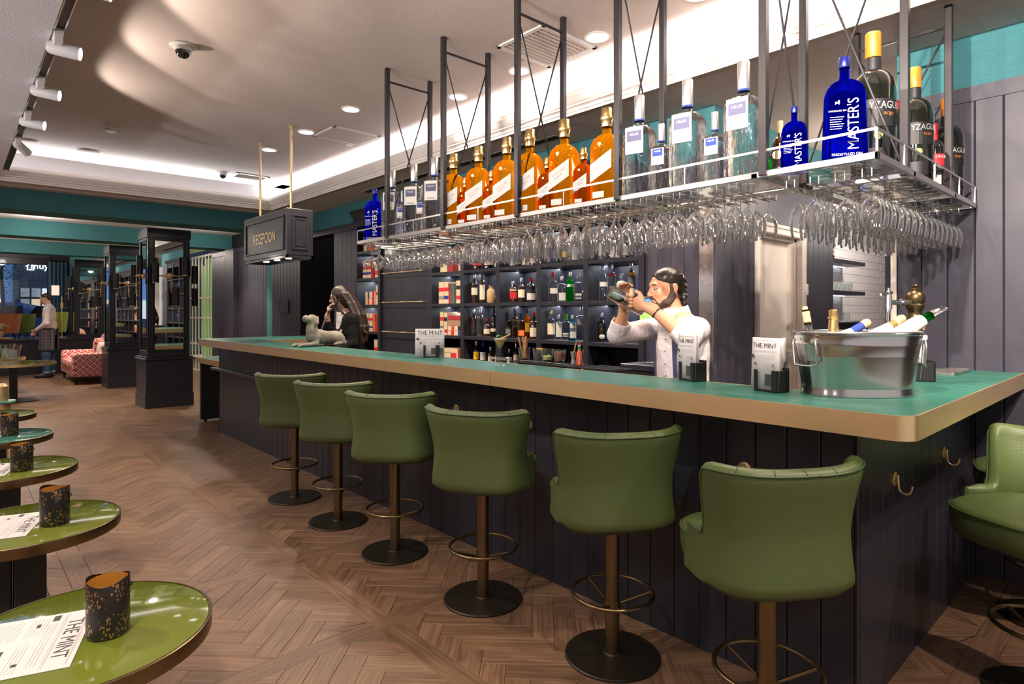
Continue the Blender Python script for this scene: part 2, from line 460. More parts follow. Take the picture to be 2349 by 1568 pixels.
# ---------------------------------------------------------------- signed-distance modelling for bodies
def surface_nets(F, org, res):
    s = F < 0
    c = s.astype(np.int8)
    t = c[:-1] + c[1:]; t = t[:, :-1] + t[:, 1:]; t = t[:, :, :-1] + t[:, :, 1:]
    act = (t > 0) & (t < 8)
    idx = np.argwhere(act)
    ids = np.full(act.shape, -1, np.int32); ids[act] = np.arange(len(idx))
    acc = np.zeros((len(idx), 3)); cnt = np.zeros(len(idx))
    cor = [(a, b, d) for a in (0, 1) for b in (0, 1) for d in (0, 1)]
    val = {k: F[idx[:, 0] + k[0], idx[:, 1] + k[1], idx[:, 2] + k[2]] for k in cor}
    for k in cor:
        for ax in range(3):
            if k[ax]: continue
            k2 = list(k); k2[ax] = 1; k2 = tuple(k2)
            a, b = val[k], val[k2]; m = (a < 0) != (b < 0)
            tt = np.where(m, a / np.where(a == b, 1, a - b), 0)
            p = np.zeros((len(idx), 3)); p += k; p[:, ax] += tt
            acc[m] += p[m]; cnt[m] += 1
    V = (idx + acc / cnt[:, None]) * res + org
    Q = []
    for ax in range(3):
        sl0 = [slice(None)] * 3; sl1 = [slice(None)] * 3; sl0[ax] = slice(0, -1); sl1[ax] = slice(1, None)
        a, b = s[tuple(sl0)], s[tuple(sl1)]
        e = np.argwhere(a != b)
        o1, o2 = [(1, 2), (2, 0), (0, 1)][ax]
        e = e[(e[:, o1] > 0) & (e[:, o2] > 0) & (e[:, o1] < ids.shape[o1]) & (e[:, o2] < ids.shape[o2])]
        def g(d1, d2):
            q = e.copy(); q[:, o1] -= d1; q[:, o2] -= d2
            return ids[q[:, 0], q[:, 1], q[:, 2]]
        quad = np.stack([g(1, 1), g(0, 1), g(0, 0), g(1, 0)], 1)
        ins = a[e[:, 0], e[:, 1], e[:, 2]]
        quad[~ins] = quad[~ins][:, ::-1]
        Q.append(quad)
    Q = np.concatenate(Q); Q = Q[(Q >= 0).all(1)]
    return V, Q
def sdf(prims, res):
    """prims: ('c', a, b, ra, rb, k) round cone, ('e', centre, radii, k[, euler]) ellipsoid; a leading '-' carves"""
    lo = np.full(3, 1e9); hi = -lo
    bb = []
    for p in prims:
        kd = p[0].lstrip('-')
        if kd == 'c':
            a, b, ra, rb, k = p[1:6]; a = np.array(a, float); b = np.array(b, float)
            l = np.minimum(a - ra, b - rb); h = np.maximum(a + ra, b + rb)
        else:
            c, r, k = p[1], p[2], p[3]; c = np.array(c, float); rm = max(r) if len(p) > 4 else np.array(r)
            l = c - rm; h = c + rm
        bb.append((l, h, k))
        if p[0][0] != '-': lo = np.minimum(lo, l); hi = np.maximum(hi, h)
    lo -= 3 * res; hi += 3 * res
    n = np.ceil((hi - lo) / res).astype(int) + 1
    F = np.full(n, 1.0, np.float32)
    ax = [lo[i] + res * np.arange(n[i]) for i in range(3)]
    for p, (l, h, k) in zip(prims, bb):
        mg = k + 3 * res
        i0 = np.maximum(np.floor((l - mg - lo) / res).astype(int), 0); i1 = np.minimum(np.ceil((h + mg - lo) / res).astype(int) + 1, n)
        if (i1 <= i0).any(): continue
        X = ax[0][i0[0]:i1[0], None, None]; Y = ax[1][None, i0[1]:i1[1], None]; Z = ax[2][None, None, i0[2]:i1[2]]
        kd = p[0].lstrip('-')
        if kd == 'c':
            a = np.array(p[1], float); b = np.array(p[2], float); ba = b - a; q = max(ba @ ba, 1e-9)
            t = np.clip(((X - a[0]) * ba[0] + (Y - a[1]) * ba[1] + (Z - a[2]) * ba[2]) / q, 0, 1)
            D = np.sqrt((X - a[0] - t * ba[0]) ** 2 + (Y - a[1] - t * ba[1]) ** 2 + (Z - a[2] - t * ba[2]) ** 2) - (p[3] + (p[4] - p[3]) * t)
        else:
            c, r = p[1], p[2]; x, y, z = X - c[0], Y - c[1], Z - c[2]
            if len(p) > 4:
                m = np.array(Euler(p[4]).to_matrix()).T
                x, y, z = (m[0, 0] * x + m[0, 1] * y + m[0, 2] * z, m[1, 0] * x + m[1, 1] * y + m[1, 2] * z, m[2, 0] * x + m[2, 1] * y + m[2, 2] * z)
            k0 = np.sqrt((x / r[0]) ** 2 + (y / r[1]) ** 2 + (z / r[2]) ** 2)
            k1 = np.sqrt((x / r[0] ** 2) ** 2 + (y / r[1] ** 2) ** 2 + (z / r[2] ** 2) ** 2) + 1e-6
            D = k0 * (k0 - 1) / k1
        s = (slice(i0[0], i1[0]), slice(i0[1], i1[1]), slice(i0[2], i1[2]))
        A = F[s]
        if p[0][0] == '-':
            D = -D; hh = np.maximum(k - np.abs(A - D), 0) / k
            F[s] = np.maximum(A, D) + hh * hh * k / 4
        else:
            hh = np.maximum(k - np.abs(A - D), 0) / k
            F[s] = np.minimum(A, D) - hh * hh * k / 4
    return surface_nets(F, lo, res)
def sdf_obj(name, prims, res, mat, parent=None, extra=()):
    V, Q = sdf(prims, res); V = [V]; Qs = [Q]; n = len(V[0])
    for p2, r2 in extra:
        v2, q2 = sdf(p2, r2); Qs.append(q2 + n); V.append(v2); n += len(v2)
    V = np.concatenate(V); Q = np.concatenate(Qs)
    me = bpy.data.meshes.new(name)
    me.vertices.add(len(V)); me.vertices.foreach_set('co', V.astype(np.float32).ravel())
    me.loops.add(len(Q) * 4); me.loops.foreach_set('vertex_index', Q.astype(np.int32).ravel())
    me.polygons.add(len(Q)); me.polygons.foreach_set('loop_start', np.arange(0, len(Q) * 4, 4, dtype=np.int32))
    me.update(calc_edges=True); me.validate()
    me.materials.append(mat); me.shade_smooth()
    o = bpy.data.objects.new(name, me); COL.objects.link(o)
    if parent: o.parent = parent; WM[o.name] = wm(parent)
    return o

# ================================================================ FLOOR
def wood_material():
    m = bpy.data.materials.new('oak_parquet'); m.use_nodes = True
    nt = m.node_tree; b = nt.nodes['Principled BSDF']; N = nt.nodes.new; K = nt.links.new
    uv = N('ShaderNodeUVMap'); uv.uv_map = 'grain'
    mp = N('ShaderNodeMapping'); mp.inputs['Scale'].default_value = (2.2, 22, 1); K(uv.outputs[0], mp.inputs[0])
    n1 = N('ShaderNodeTexNoise'); n1.inputs['Scale'].default_value = 1.6; n1.inputs['Detail'].default_value = 6; n1.inputs['Distortion'].default_value = 1.1; K(mp.outputs[0], n1.inputs['Vector'])
    mp2 = N('ShaderNodeMapping'); mp2.inputs['Scale'].default_value = (1.2, 9, 1); K(uv.outputs[0], mp2.inputs[0])
    wv = N('ShaderNodeTexWave'); wv.wave_type = 'RINGS'; wv.inputs['Scale'].default_value = 1.5; wv.inputs['Distortion'].default_value = 5; wv.inputs['Detail'].default_value = 3; wv.inputs['Detail Scale'].default_value = 0.8
    K(mp2.outputs[0], wv.inputs['Vector'])
    at = N('ShaderNodeAttribute'); at.attribute_name = 'tone'
    r1 = N('ShaderNodeValToRGB')
    r1.color_ramp.elements[0].color = (0.108, 0.060, 0.034, 1); r1.color_ramp.elements[0].position = 0.28
    r1.color_ramp.elements[1].color = (0.210, 0.127, 0.076, 1); r1.color_ramp.elements[1].position = 0.66
    K(n1.outputs[0], r1.inputs[0])
    r2 = N('ShaderNodeValToRGB')
    r2.color_ramp.elements[0].color = (0.62, 0.58, 0.55, 1); r2.color_ramp.elements[0].position = 0.02
    r2.color_ramp.elements[1].color = (1, 1, 1, 1); r2.color_ramp.elements[1].position = 0.30
    K(wv.outputs[0], r2.inputs[0])
    mx = N('ShaderNodeMix'); mx.data_type = 'RGBA'; mx.blend_type = 'MULTIPLY'; mx.inputs[0].default_value = 0.5
    K(r1.outputs[0], mx.inputs[6]); K(r2.outputs[0], mx.inputs[7])
    mu = N('ShaderNodeMix'); mu.data_type = 'RGBA'; mu.blend_type = 'MULTIPLY'; mu.inputs[0].default_value = 1
    K(mx.outputs[2], mu.inputs[6]); K(at.outputs['Color'], mu.inputs[7])
    K(mu.outputs[2], b.inputs['Base Color'])
    mr = N('ShaderNodeMapRange'); mr.inputs[3].default_value = 0.34; mr.inputs[4].default_value = 0.50; K(n1.outputs[0], mr.inputs[0]); K(mr.outputs[0], b.inputs['Roughness'])
    bp = N('ShaderNodeBump'); bp.inputs['Strength'].default_value = 0.25; bp.inputs['Distance'].default_value = 0.002; K(n1.outputs[0], bp.inputs['Height']); K(bp.outputs[0], b.inputs['Normal'])
    return m
wood = wood_material()
def clip_poly(poly, x0, x1, y0, y1):
    for ax, lim, sg in ((0, x0, 1), (0, x1, -1), (1, y0, 1), (1, y1, -1)):
        out = []
        for i in range(len(poly)):
            a, b = poly[i], poly[(i + 1) % len(poly)]
            ia, ib = sg * (a[ax] - lim) >= -1e-9, sg * (b[ax] - lim) >= -1e-9
            if ia: out.append(a)
            if ia != ib:
                t = (lim - a[ax]) / (b[ax] - a[ax]); out.append((a[0] + t * (b[0] - a[0]), a[1] + t * (b[1] - a[1])))
        poly = out
        if len(poly) < 3: return []
    return poly
def inset(poly, d):
    n = len(poly); cx = sum(p[0] for p in poly) / n; cyy = sum(p[1] for p in poly) / n; out = []
    for i in range(n):
        p0, p1, p2 = Vector(poly[i - 1]), Vector(poly[i]), Vector(poly[(i + 1) % n])
        e1 = (p1 - p0).normalized(); e2 = (p2 - p1).normalized()
        n1 = Vector((-e1.y, e1.x)); n2 = Vector((-e2.y, e2.x))
        q = n1 + n2
        if q.length < 1e-6: q = n1
        q = q.normalized(); c = max(q.dot(n1), 0.35)
        out.append(tuple(p1 + q * d / c))
    return out
def area(p): return sum(p[i][0] * p[(i + 1) % len(p)][1] - p[(i + 1) % len(p)][0] * p[i][1] for i in range(len(p))) / 2
PIECES = []
PP, BD = 0.95, 0.105                    # panel pitch, border strip
X0F, Y0F = 1.405 - 3 * PP, 2.40 - 3 * PP
for i in range(-1, 12):
    for j in range(-1, 24):
        px, py = X0F + i * PP, Y0F + j * PP
        if px > 4.4 and py > 3.2: continue
        # border strips
        PIECES.append(([(px, py + BD), (px + BD, py + BD), (px + BD, py + PP), (px, py + PP)], 90))
        PIECES.append(([(px, py), (px + PP, py), (px + PP, py + BD), (px, py + BD)], 0))
        # diagonal herringbone, clipped to the panel
        cx, cyy = px + BD, py + BD; s = PP - BD
        w, l = 0.1, 0.4; c45 = math.sqrt(.5)
        rr = random.Random(i * 71 + j)
        for a in range(-9, 10):
            for b in range(-5, 6):
                for o in (0, 1):
                    u0 = a * w + b * 2 * l * 0; 
                    bx, by = a * w + b * l, a * w - b * l
                    if o == 0: rc = [(bx, by), (bx + l, by), (bx + l, by + w), (bx, by + w)]
                    else: rc = [(bx + l - w * 0, by - l + w), (bx + l + w, by - l + w), (bx + l + w, by + w), (bx + l, by + w)]
                    pl = [(cx + s / 2 + (x - y) * c45, cyy + s / 2 + (x + y) * c45) for x, y in rc]
                    pl = clip_poly(pl, cx, cx + s, cyy, cyy + s)
                    if len(pl) >= 3 and abs(area(pl)) > 0.0008:
                        PIECES.append((pl, 45 if o == 0 else 135))
        if py > 12.6: pass
def in_view(c):
    d = c[0] * SN + c[1] * CS; l = c[0] * CS - c[1] * SN
    if d < 0.3: return None
    u, v = 1174.5 + FPX * l / d, 714 + FPX * H / d
    if -60 < u < 2420 and v < 1640: return d
    return None
seen, far_p = [], []
for pl, ang in PIECES:
    c = (sum(p[0] for p in pl) / len(pl), sum(p[1] for p in pl) / len(pl))
    d = in_view(c)
    hid = (2.35 < c[0] < 4.1 and 0.8 < c[1] < 7.6)
    if d is None:
        if -2.6 < c[0] < 4.2 and c[1] > -1.5: far_p.append((pl, ang, c))
        continue
    seen.append((abs(area(pl)) / d ** 3 if not hid else 0, pl, ang, c))
seen.sort(key=lambda t: -t[0])
floor = struct(MB().box(-3.2, 10.5, -3, 21, -0.12, -0.012).build('floor', pmat('floor_joint', (0.06, 0.036, 0.022), 0.9)), 'brown oak parquet floor laid in bordered diagonal panels', 'floor')
def plank_mesh(items, name):
    vs, fs, uvs, tones = [], [], [], []
    for pl, ang, c in items:
        q = inset(pl, 0.0006) if area(pl) > 0 else inset(pl[::-1], 0.0006)
        q2 = inset(q, 0.0009)
        n = len(q); b = len(vs); dz = random.uniform(-0.0004, 0.0004)
        vs += [(x, y, -0.0119) for x, y in q] + [(x, y, -0.0012 + dz) for x, y in q] + [(x, y, dz) for x, y in q2]
        F = [tuple(range(b + 2 * n, b + 3 * n))]
        for lv in (0, 1):
            F += [(b + lv * n + i, b + lv * n + (i + 1) % n, b + (lv + 1) * n + (i + 1) % n, b + (lv + 1) * n + i) for i in range(n)]
        ca, sa = math.cos(R(ang)), math.sin(R(ang)); ox, oy = random.uniform(0, 40), random.uniform(0, 40)
        t = random.uniform(0.80, 1.14); tn = (t, t * random.uniform(.95, 1.0), t * random.uniform(.90, 1.02), 1)
        for f in F:
            fs.append(f)
            for vi in f:
                x, y, z = vs[vi]; uvs += [x * ca + y * sa + ox, -x * sa + y * ca + oy]; tones.append(tn)
    me = bpy.data.meshes.new(name); me.from_pydata(vs, [], fs); me.materials.append(wood)
    uvl = me.uv_layers.new(name='grain'); uvl.data.foreach_set('uv', uvs)
    ca = me.color_attributes.new('tone', 'FLOAT_COLOR', 'CORNER'); ca.data.foreach_set('color', [c for t in tones for c in t])
    o = bpy.data.objects.new(name, me); COL.objects.link(o); o.parent = floor
    return o
for s_, pl, ang, c in seen[:300]: plank_mesh([(pl, ang, c)], 'plank')
rest = [(pl, ang, c) for s_, pl, ang, c in seen[300:]] + far_p
plank_mesh(rest, 'distant_planks')['kind'] = 'stuff'

# ================================================================ CEILING
c = MB().box(-3.2, SX + 0.12, -3, SY + 0.25, CEIL, CEIL + 0.12)
ceiling = struct(c.build('ceiling', ceil_m), 'beige textured plaster ceiling of the raised tray', 'ceiling')
# cavity of the cove
cv = MB()
cv.box(SX + 0.12, SX + 0.48, -3, SY + 0.6, 3.36, 3.48)
cv.box(SX + 0.42, SX + 0.48, -3, SY + 0.6, 2.95, 3.40)
cv.box(-3.2, SX + 0.48, SY + 0.25, SY + 0.62, 3.36, 3.48)
cv.box(-3.2, SX + 0.48, SY + 0.56, SY + 0.62, 2.95, 3.40)
cv.build('cove', cove_m, ceiling)['label'] = 'white recess of the lit cove'
# soffit: along the bar wall and at the far end
sf = MB()
sf.box(SX, 4.3, -3, 9.9, 2.92, 2.99); sf.box(4.3, 10.5, -3, 3.4, 2.92, 2.99); sf.box(-3.2, SX, SY, 9.9, 2.92, 2.99)
struct(sf.build('ceiling', ceil_m), 'lower plaster soffit running over the back bar and the far beam', 'ceiling')
# crown moulding
def moulding(name, along, a0, a1, pos):
    prof = [(0.0, 2.905), (0.0, 3.075), (-0.030, 3.075), (-0.034, 3.055), (-0.055, 3.050), (-0.058, 3.030), (-0.050, 3.012), (-0.040, 2.985), (-0.030, 2.972), (-0.030, 2.962), (-0.018, 2.955), (-0.014, 2.93), (-0.008, 2.925), (-0.008, 2.905)]
    m = MB()
    if along == 'y': m.rings([[(pos + p, y, z) for p, z in prof] for y in (a0, a1 - 0)])
    else: m.rings([[(x, pos + p, z) for p, z in prof] for x in (a0, a1)])
    return struct(m.build(name, white_paint, smooth=30), 'white stepped crown moulding of the lit cove', 'moulding')
moulding('trim_1', 'y', -3, SY + 0.06, SX)
moulding('trim_2', 'x', -3.2, SX + 0.06, SY)
# slot diffuser in the soffit above the bar
sl = thing('slot_diffuser', 'long narrow black air slot in the soffit above the bottles', 'air vent', (3.85, 4.2, 2.915))
MB().box(3.80, 3.83, 3.6, 6.9, 2.912, 2.921).build('slot', black, sl, world=True)
MB().box(3.84, 3.87, 3.6, 6.9, 2.912, 2.921).build('slot', black, sl, world=True)
MB().box(3.78, 3.89, 3.58, 6.92, 2.9165, 2.921).build('frame', ceil_m, sl, world=True)
# left dropped soffit that carries the track
struct(MB().box(-3.2, 0.40, -3, SY - 0.0, 2.93, 3.30).build('ceiling', ceil_w), 'white textured dropped ceiling over the tables on the left', 'ceiling')
# far ceiling
struct(MB().box(-3.2, 4.6, 9.9, 21, 2.92, 3.0).build('ceiling', ceil_w), 'white ceiling of the far lounge', 'ceiling')

# ================================================================ WALLS
def boards(parent, axis, a0, a1, pos, z0, z1, w=0.12, mat=navy_wall, sign=-1, t=0.014):
    """tongue-and-groove boards: axis 'y' runs along Y at x=pos facing -X (sign -1)"""
    n = max(1, round((a1 - a0) / w)); w = (a1 - a0) / n; protos = None
    b = 0.0045; g = 0.0012
    for i in range(n):
        u0, u1 = g, w - g
        prof = [(u0, 0), (u0, t - b), (u0 + b, t), (u1 - b, t), (u1, t - b), (u1, 0)]
        if protos is None:
            if axis == 'y': rg = [[(sign * q, p, z) for p, q in prof] for z in (z0, z1)]
            else: rg = [[(p, sign * q, z) for p, q in prof] for z in (z0, z1)]
            o = MB().rings(rg).build('board', mat, None); protos = o
        else:
            o = protos.copy(); COL.objects.link(o)
        o.parent = parent
        loc = Vector((pos, a0 + i * w, 0)) if axis == 'y' else Vector((a0 + i * w, pos, 0))
        o.location = loc
        WM[o.name] = Matrix.Identity(4)
def wallbox(name, label, x0, x1, y0, y1, z0, z1, mat, cat='wall'):
    return struct(MB().box(x0, x1, y0, y1, z0, z1).build(name, mat), label, cat)
XW = 4.10
w1 = wallbox('wall_right', 'dark boarded wall at the right end of the bar', XW, XW + 0.16, -3, 1.12, 0, 2.92, black)
boards(w1, 'y', -0.24, 1.12, XW, 0, 2.56)
MB().box(XW - 0.022, XW, -3, 1.12, 2.56, 2.64).build('rail', navy_wall, w1)
MB().box(XW - 0.012, XW, -3, 1.12, 2.64, 2.92).build('grasscloth', teal_wall, w1)
MB().box(XW - 0.02, XW + 0.18, 1.12, 1.15, 0, 2.66).build('corner_post', white_paint, w1)
# piece of wall between shelving and door wall
w2 = wallbox('wall_right', 'dark boarded wall beside the bottle shelves', XW + 0.0, XW + 0.3, 2.292, 2.90, 0, 2.92, black)
MB().box(XW - 0.018, XW, 2.289, 2.409, 0, 2.6, 0.003).build('reflection_corner_board', steel, w2)  # corner board given steel to stand in for a bright reflection on navy paint
boards(w2, 'y', 2.41, 2.89, XW, 0, 2.60, 0.12)
MB().box(XW - 0.012, XW, 2.28, 2.9, 2.6, 2.92).build('grasscloth', teal_wall, w2)
# door wall (faces the corridor)
YD = 2.287
dw = wallbox('wall_back', 'dark boarded wall with the white door behind the bar', XW, 4.72, YD, YD + 0.12, 0, 2.92, black)
boards(dw, 'x', XW - 0.012, 4.70, YD, 0, 2.60)
MB().box(5.57, 6.32, YD, YD + 0.12, 0, 2.92).build('wall_core', black, dw)
MB().box(4.6, 5.7, YD, YD + 0.12, 2.10, 2.92).build('lintel', black, dw)
boards(dw, 'x', 5.60, 6.32, YD, 0, 2.60)
MB().box(4.70, 5.60, YD - 0.012, YD, 2.12, 2.60).build('panel', navy_wall, dw)
MB().box(4.08, 6.32, YD - 0.012, YD, 2.60, 2.92).build('grasscloth', teal_wall, dw)
# door 1
d1 = thing('door_1', 'white painted door with brass handle behind the bar', 'door', (5.15, YD, 0), kind='structure')
cs = MB(); cs.box(4.69, 4.76, YD - 0.04, YD + 0.02, 0, 2.13, 0.004); cs.box(5.54, 5.61, YD - 0.04, YD + 0.02, 0, 2.13, 0.004); cs.box(4.69, 5.61, YD - 0.041, YD + 0.02, 2.06, 2.13, 0.004)
cs.box(4.70, 4.72, YD - 0.05, YD - 0.03, 0, 2.14, 0.003); cs.box(5.58, 5.60, YD - 0.05, YD - 0.03, 0, 2.14, 0.003); cs.box(4.69, 5.61, YD - 0.05, YD - 0.03, 2.11, 2.14, 0.003)
cs.build('casing', white_paint, d1, world=True)
jb = MB(); jb.box(4.76, 4.785, YD + 0.02, YD + 0.12, 0, 2.06); jb.box(5.515, 5.54, YD + 0.02, YD + 0.12, 0, 2.06); jb.box(4.76, 5.54, YD + 0.02, YD + 0.12, 2.035, 2.06)
jb.build('jamb', white_paint, d1, world=True)
MB().box(4.785, 5.515, YD + 0.085, YD + 0.12, 0.01, 2.035, 0.003).build('leaf', white_paint, d1, world=True)
dh = MB(); dh.box(5.40, 5.45, YD + 0.077, YD + 0.086, 0.88, 1.12, 0.003); dh.build('handle_plate', brass, d1, world=True)
MB().tube([(5.425, YD + 0.08, 1.06), (5.425, YD + 0.02, 1.06), (5.40, YD + 0.012, 1.06), (5.29, YD + 0.012, 1.055)], 0.009).build('handle', brass, d1, world=True, smooth=40)
MB().tube([(5.425, YD + 0.082, 0.95), (5.425, YD + 0.06, 0.95)], 0.012).build('keyhole', brass, d1, world=True, smooth=40)
# pantry niche
pn = wallbox('wall_pantry', 'white tiled wall of the pantry seen beside the door', 6.2, 10.4, 2.90, 3.0, 0, 2.92, pmat('tile_grout', (0.45, 0.43, 0.42), 0.8))
tile_m = pmat('white_tile', (0.74, 0.71, 0.70), 0.18)
tp = None
for r_ in range(20):
    for c_ in range(13):
        x = 6.66 + c_ * 0.3 + (0.15 if r_ % 2 else 0) - 0.3; z = 0.9 + r_ * 0.1
        if z > 2.85: continue
        if tp is None: tp = MB().box(0.0015, 0.2985, -0.010, 0, 0.0015, 0.0985, 0.002).build('tile', tile_m); o = tp
        else: o = tp.copy(); COL.objects.link(o)
        o.parent = pn; o.location = (x, 2.90, z); WM[o.name] = Matrix.Identity(4)
wallbox('wall_pantry', 'dark end wall of the pantry corridor', 10.0, 10.2, -3, 3.0, 0, 2.92, navy_wall)
# back wall beyond the shelving
w3 = thing('wall_back', 'dark boarded wall left of the bottle shelves with a recessed doorway', 'wall', (XW, 10, 0), kind='structure')
m = MB(); m.box(XW, XW + 0.2, 7.60, 8.28, 0, 2.92); m.box(XW, XW + 0.2, 9.45, 13.9, 0, 2.92); m.box(XW, XW + 0.2, 8.28, 9.45, 2.55, 2.92); m.box(XW + 0.9, XW + 1.0, 8.1, 9.6, 0, 2.92)
m.box(XW + 0.2, XW + 1.0, 9.45, 9.5, 0, 2.9); m.box(XW + 0.2, XW + 1, 8.2, 8.28, 0, 2.9); m.box(XW, XW + 0.6, 13.9, 13.95, 0, 2.92)
m.build('wall_core', black, w3, world=True)
class _P: pass
def boards_w(parent, *a, **k):
    before = set(o.name for o in bpy.data.objects)
    boards(parent, *a, **k)
    inv = wm(parent).inverted()
    for o in parent.children:
        if o.name not in before: o.location = inv @ o.location
for a0, a1 in ((7.62, 8.28), (9.45, 10.62), (10.86, 12.2), (12.2, 13.9)):
    boards_w(w3, 'y', a0, a1, XW, 0, 2.55, 0.13)
boards_w(w3, 'y', 8.28, 9.45, XW + 0.9, 0, 2.55, 0.13)
MB().box(XW - 0.03, XW, 7.62, 13.9, 2.55, 2.64).build('rail', navy_wall, w3, world=True)
MB().box(XW - 0.012, XW, 7.62, 9.9, 2.64, 2.92).build('grasscloth', teal_wall, w3, world=True)
MB().box(XW - 0.008, XW, 10.62, 10.86, 0, 2.55).build('grasscloth', teal_wall, w3, world=True)
MB().box(XW - 0.12, XW, 12.25, 12.75, 0, 2.64).build('pilaster', navy_wall, w3, world=True)
MB().box(XW - 0.012, XW, 2.9, 7.62, 2.64, 2.92).build('grasscloth', teal_wall, w3, world=True)
MB().box(XW, XW + 0.5, 2.9, 7.62, 2.64, 2.92).build('wall_core', black, w3, world=True)
hp = thing('access_panel', 'small square dark access hatch on the boarded wall behind the reception', 'panel', (XW - 0.02, 10.05, 1.5))
MB().box(-0.008, 0.006, -0.17, 0.17, -0.10, 0.10, 0.002).build('panel', navy, hp)
f_ = MB()
for a in ((-0.012, 0.006, -0.18, 0.18, 0.10, 0.108), (-0.012, 0.006, -0.18, 0.18, -0.108, -0.10), (-0.012, 0.006, -0.18, -0.172, -0.1, 0.1), (-0.012, 0.006, 0.172, 0.18, -0.1, 0.1)): f_.box(*a)
f_.build('frame', dark_steel, hp)
# beams
def beam(y0, y1, lab, z0=2.65):
    b = wallbox('trim_3', lab, -3.2, 4.3, y0, y1, z0, 2.925, teal_wall, 'beam')
    return b
beam(9.45, 9.95, 'teal covered ceiling beam just beyond the lit cove')
beam(12.7, 13.2, 'teal covered ceiling beam over the second mirrored column')
beam(16.4, 16.9, 'teal covered ceiling beam in front of the street window')
wallbox('trim_4', 'brown plaster strip between moulding and first beam', -3.2, 4.1, 9.30, 9.46, 2.90, 2.93, ceil_m, 'beam')
wallbox('wall_left', 'plain pale wall along the left side of the room', -3.2, -3.05, -3, 21, 0, 3.3, ceil_m)
# window wall
WY = 20.0
ww = wallbox('wall_far', 'dark window wall at the far end of the lounge', 2.28, 4.9, WY - 0.4, WY, 0, 2.92, navy_wall)
MB().box(-3.2, 2.4, WY, WY + 0.15, 2.76, 2.92).build('lintel', navy_wall, ww)
MB().box(-3.2, 2.4, WY, WY + 0.15, 0, 0.45).build('sill_wall', navy_wall, ww)
MB().box(2.28, 2.75, WY - 0.42, WY - 0.4, 2.35, 2.92).build('grasscloth', teal_wall, ww)
wn = thing('window_1', 'large street window at the far left', 'window', (0, WY, 0), kind='structure')
fr = MB(); fr.box(-3.2, 2.3, WY + 0.02, WY + 0.10, 2.66, 2.76); fr.box(-3.2, 2.3, WY + 0.02, WY + 0.10, 0.45, 0.50)
for x in (-1.6, 0.35, 2.0): fr.box(x, x + 0.05, WY + 0.02, WY + 0.10, 0.45, 2.76)
fr.build('window_frame', navy, wn, world=True)
MB().box(-3.2, 2.3, WY + 0.05, WY + 0.058, 0.5, 2.66).build('pane', g_pane, wn, world=True)
MB().box(-3.2, 1.9, WY - 0.10, WY - 0.02, 2.62, 2.80, 0.01).build('roller_blind', navy, wn, world=True)
# low ledge (raised window zone)
lg = wallbox('wall_ledge', 'low dark ledge wall in front of the street window', -3.2, 3.6, 17.4, 17.6, 0, 0.76, navy, 'wall')
MB().box(-3.2, 3.6, 17.37, 19.6, 0.76, 0.79, 0.004).build('ledge_top', navy, lg)
# dark vertical screens right of the curtain
for i, (x0, x1, y) in enumerate([(2.42, 2.56, 19.3), (3.0, 3.45, 17.8)]):
    wallbox('wall_far', ['dark panel standing right of the blue curtain', 'dark panel behind the third mirrored column'][i], x0, x1, y, y + 0.15, 0.79, 2.66, navy)

# curtain
def curtain(name, label, x0, x1, y, z0, z1, mat):
    m = MB(); n = 60
    m.grid(lambda u, v: (x0 + (x1 - x0) * u, y + 0.045 * math.sin(u * n * .75) * (0.7 + 0.3 * v) + 0.01 * math.sin(u * 31 + v * 3), z0 + (z1 - z0) * v), 150, 4)
    o = m.build(name, mat, smooth=60)
    md = o.modifiers.new('thickness', 'SOLIDIFY'); md.thickness = 0.006
    return tag(o, label, 'curtain')
curtain('curtain', 'floor-length blue curtain at the right edge of the street window', 1.82, 2.42, WY - 0.25, 0.8, 2.70, pmat('blue_velvet', (0.015, 0.085, 0.16), 0.8, sheen=0.4))

# ---------------- lit partition at the far right of the lounge
pt = thing('partition', 'white framed glazed partition with green lit interior', 'partition', (4.36, 15.5, 0), kind='structure')
fm = MB(); XP = 4.36
for k in range(13):
    y = 14.0 + k * 0.26; fm.box(XP - 0.012, XP + 0.012, y, y + 0.035, 0.0, 2.75, 0.003)
for z in (0.0, 0.62, 1.25, 1.72, 2.7): fm.box(XP - 0.02, XP + 0.015, 14.0, 17.3, z, z + 0.035, 0.003)
fm.build('frame', white_paint, pt, world=True)
MB().box(XP + 0.03, XP + 0.036, 14, 17.3, 0.03, 2.7).build('pane', g_pane, pt, world=True)
green_lit = pmat('green_lit_panel', (0.32, 0.58, 0.17), 0.7, emit=0.6)
for k in range(7):
    y = 14.05 + k * 0.47; MB().box(XP + 0.45, XP + 0.47, y, y + 0.26, 0.1, 2.6).build('light_panel', green_lit, pt, world=True)
MB().box(XP + 0.6, XP + 0.65, 13.95, 17.4, 0, 2.8).build('back_panel', pmat('pale_lit_back', (0.42, 0.58, 0.25), 0.8, emit=0.4), pt, world=True)
rs_ = MB(); rs_.box(XP + 0.40, XP + 0.41, 15.0, 15.25, 1.55, 1.78); rs_.box(XP + 0.40, XP + 0.41, 15.35, 15.62, 1.60, 1.83)
rs_.build('red_notice', label_red, pt, world=True)

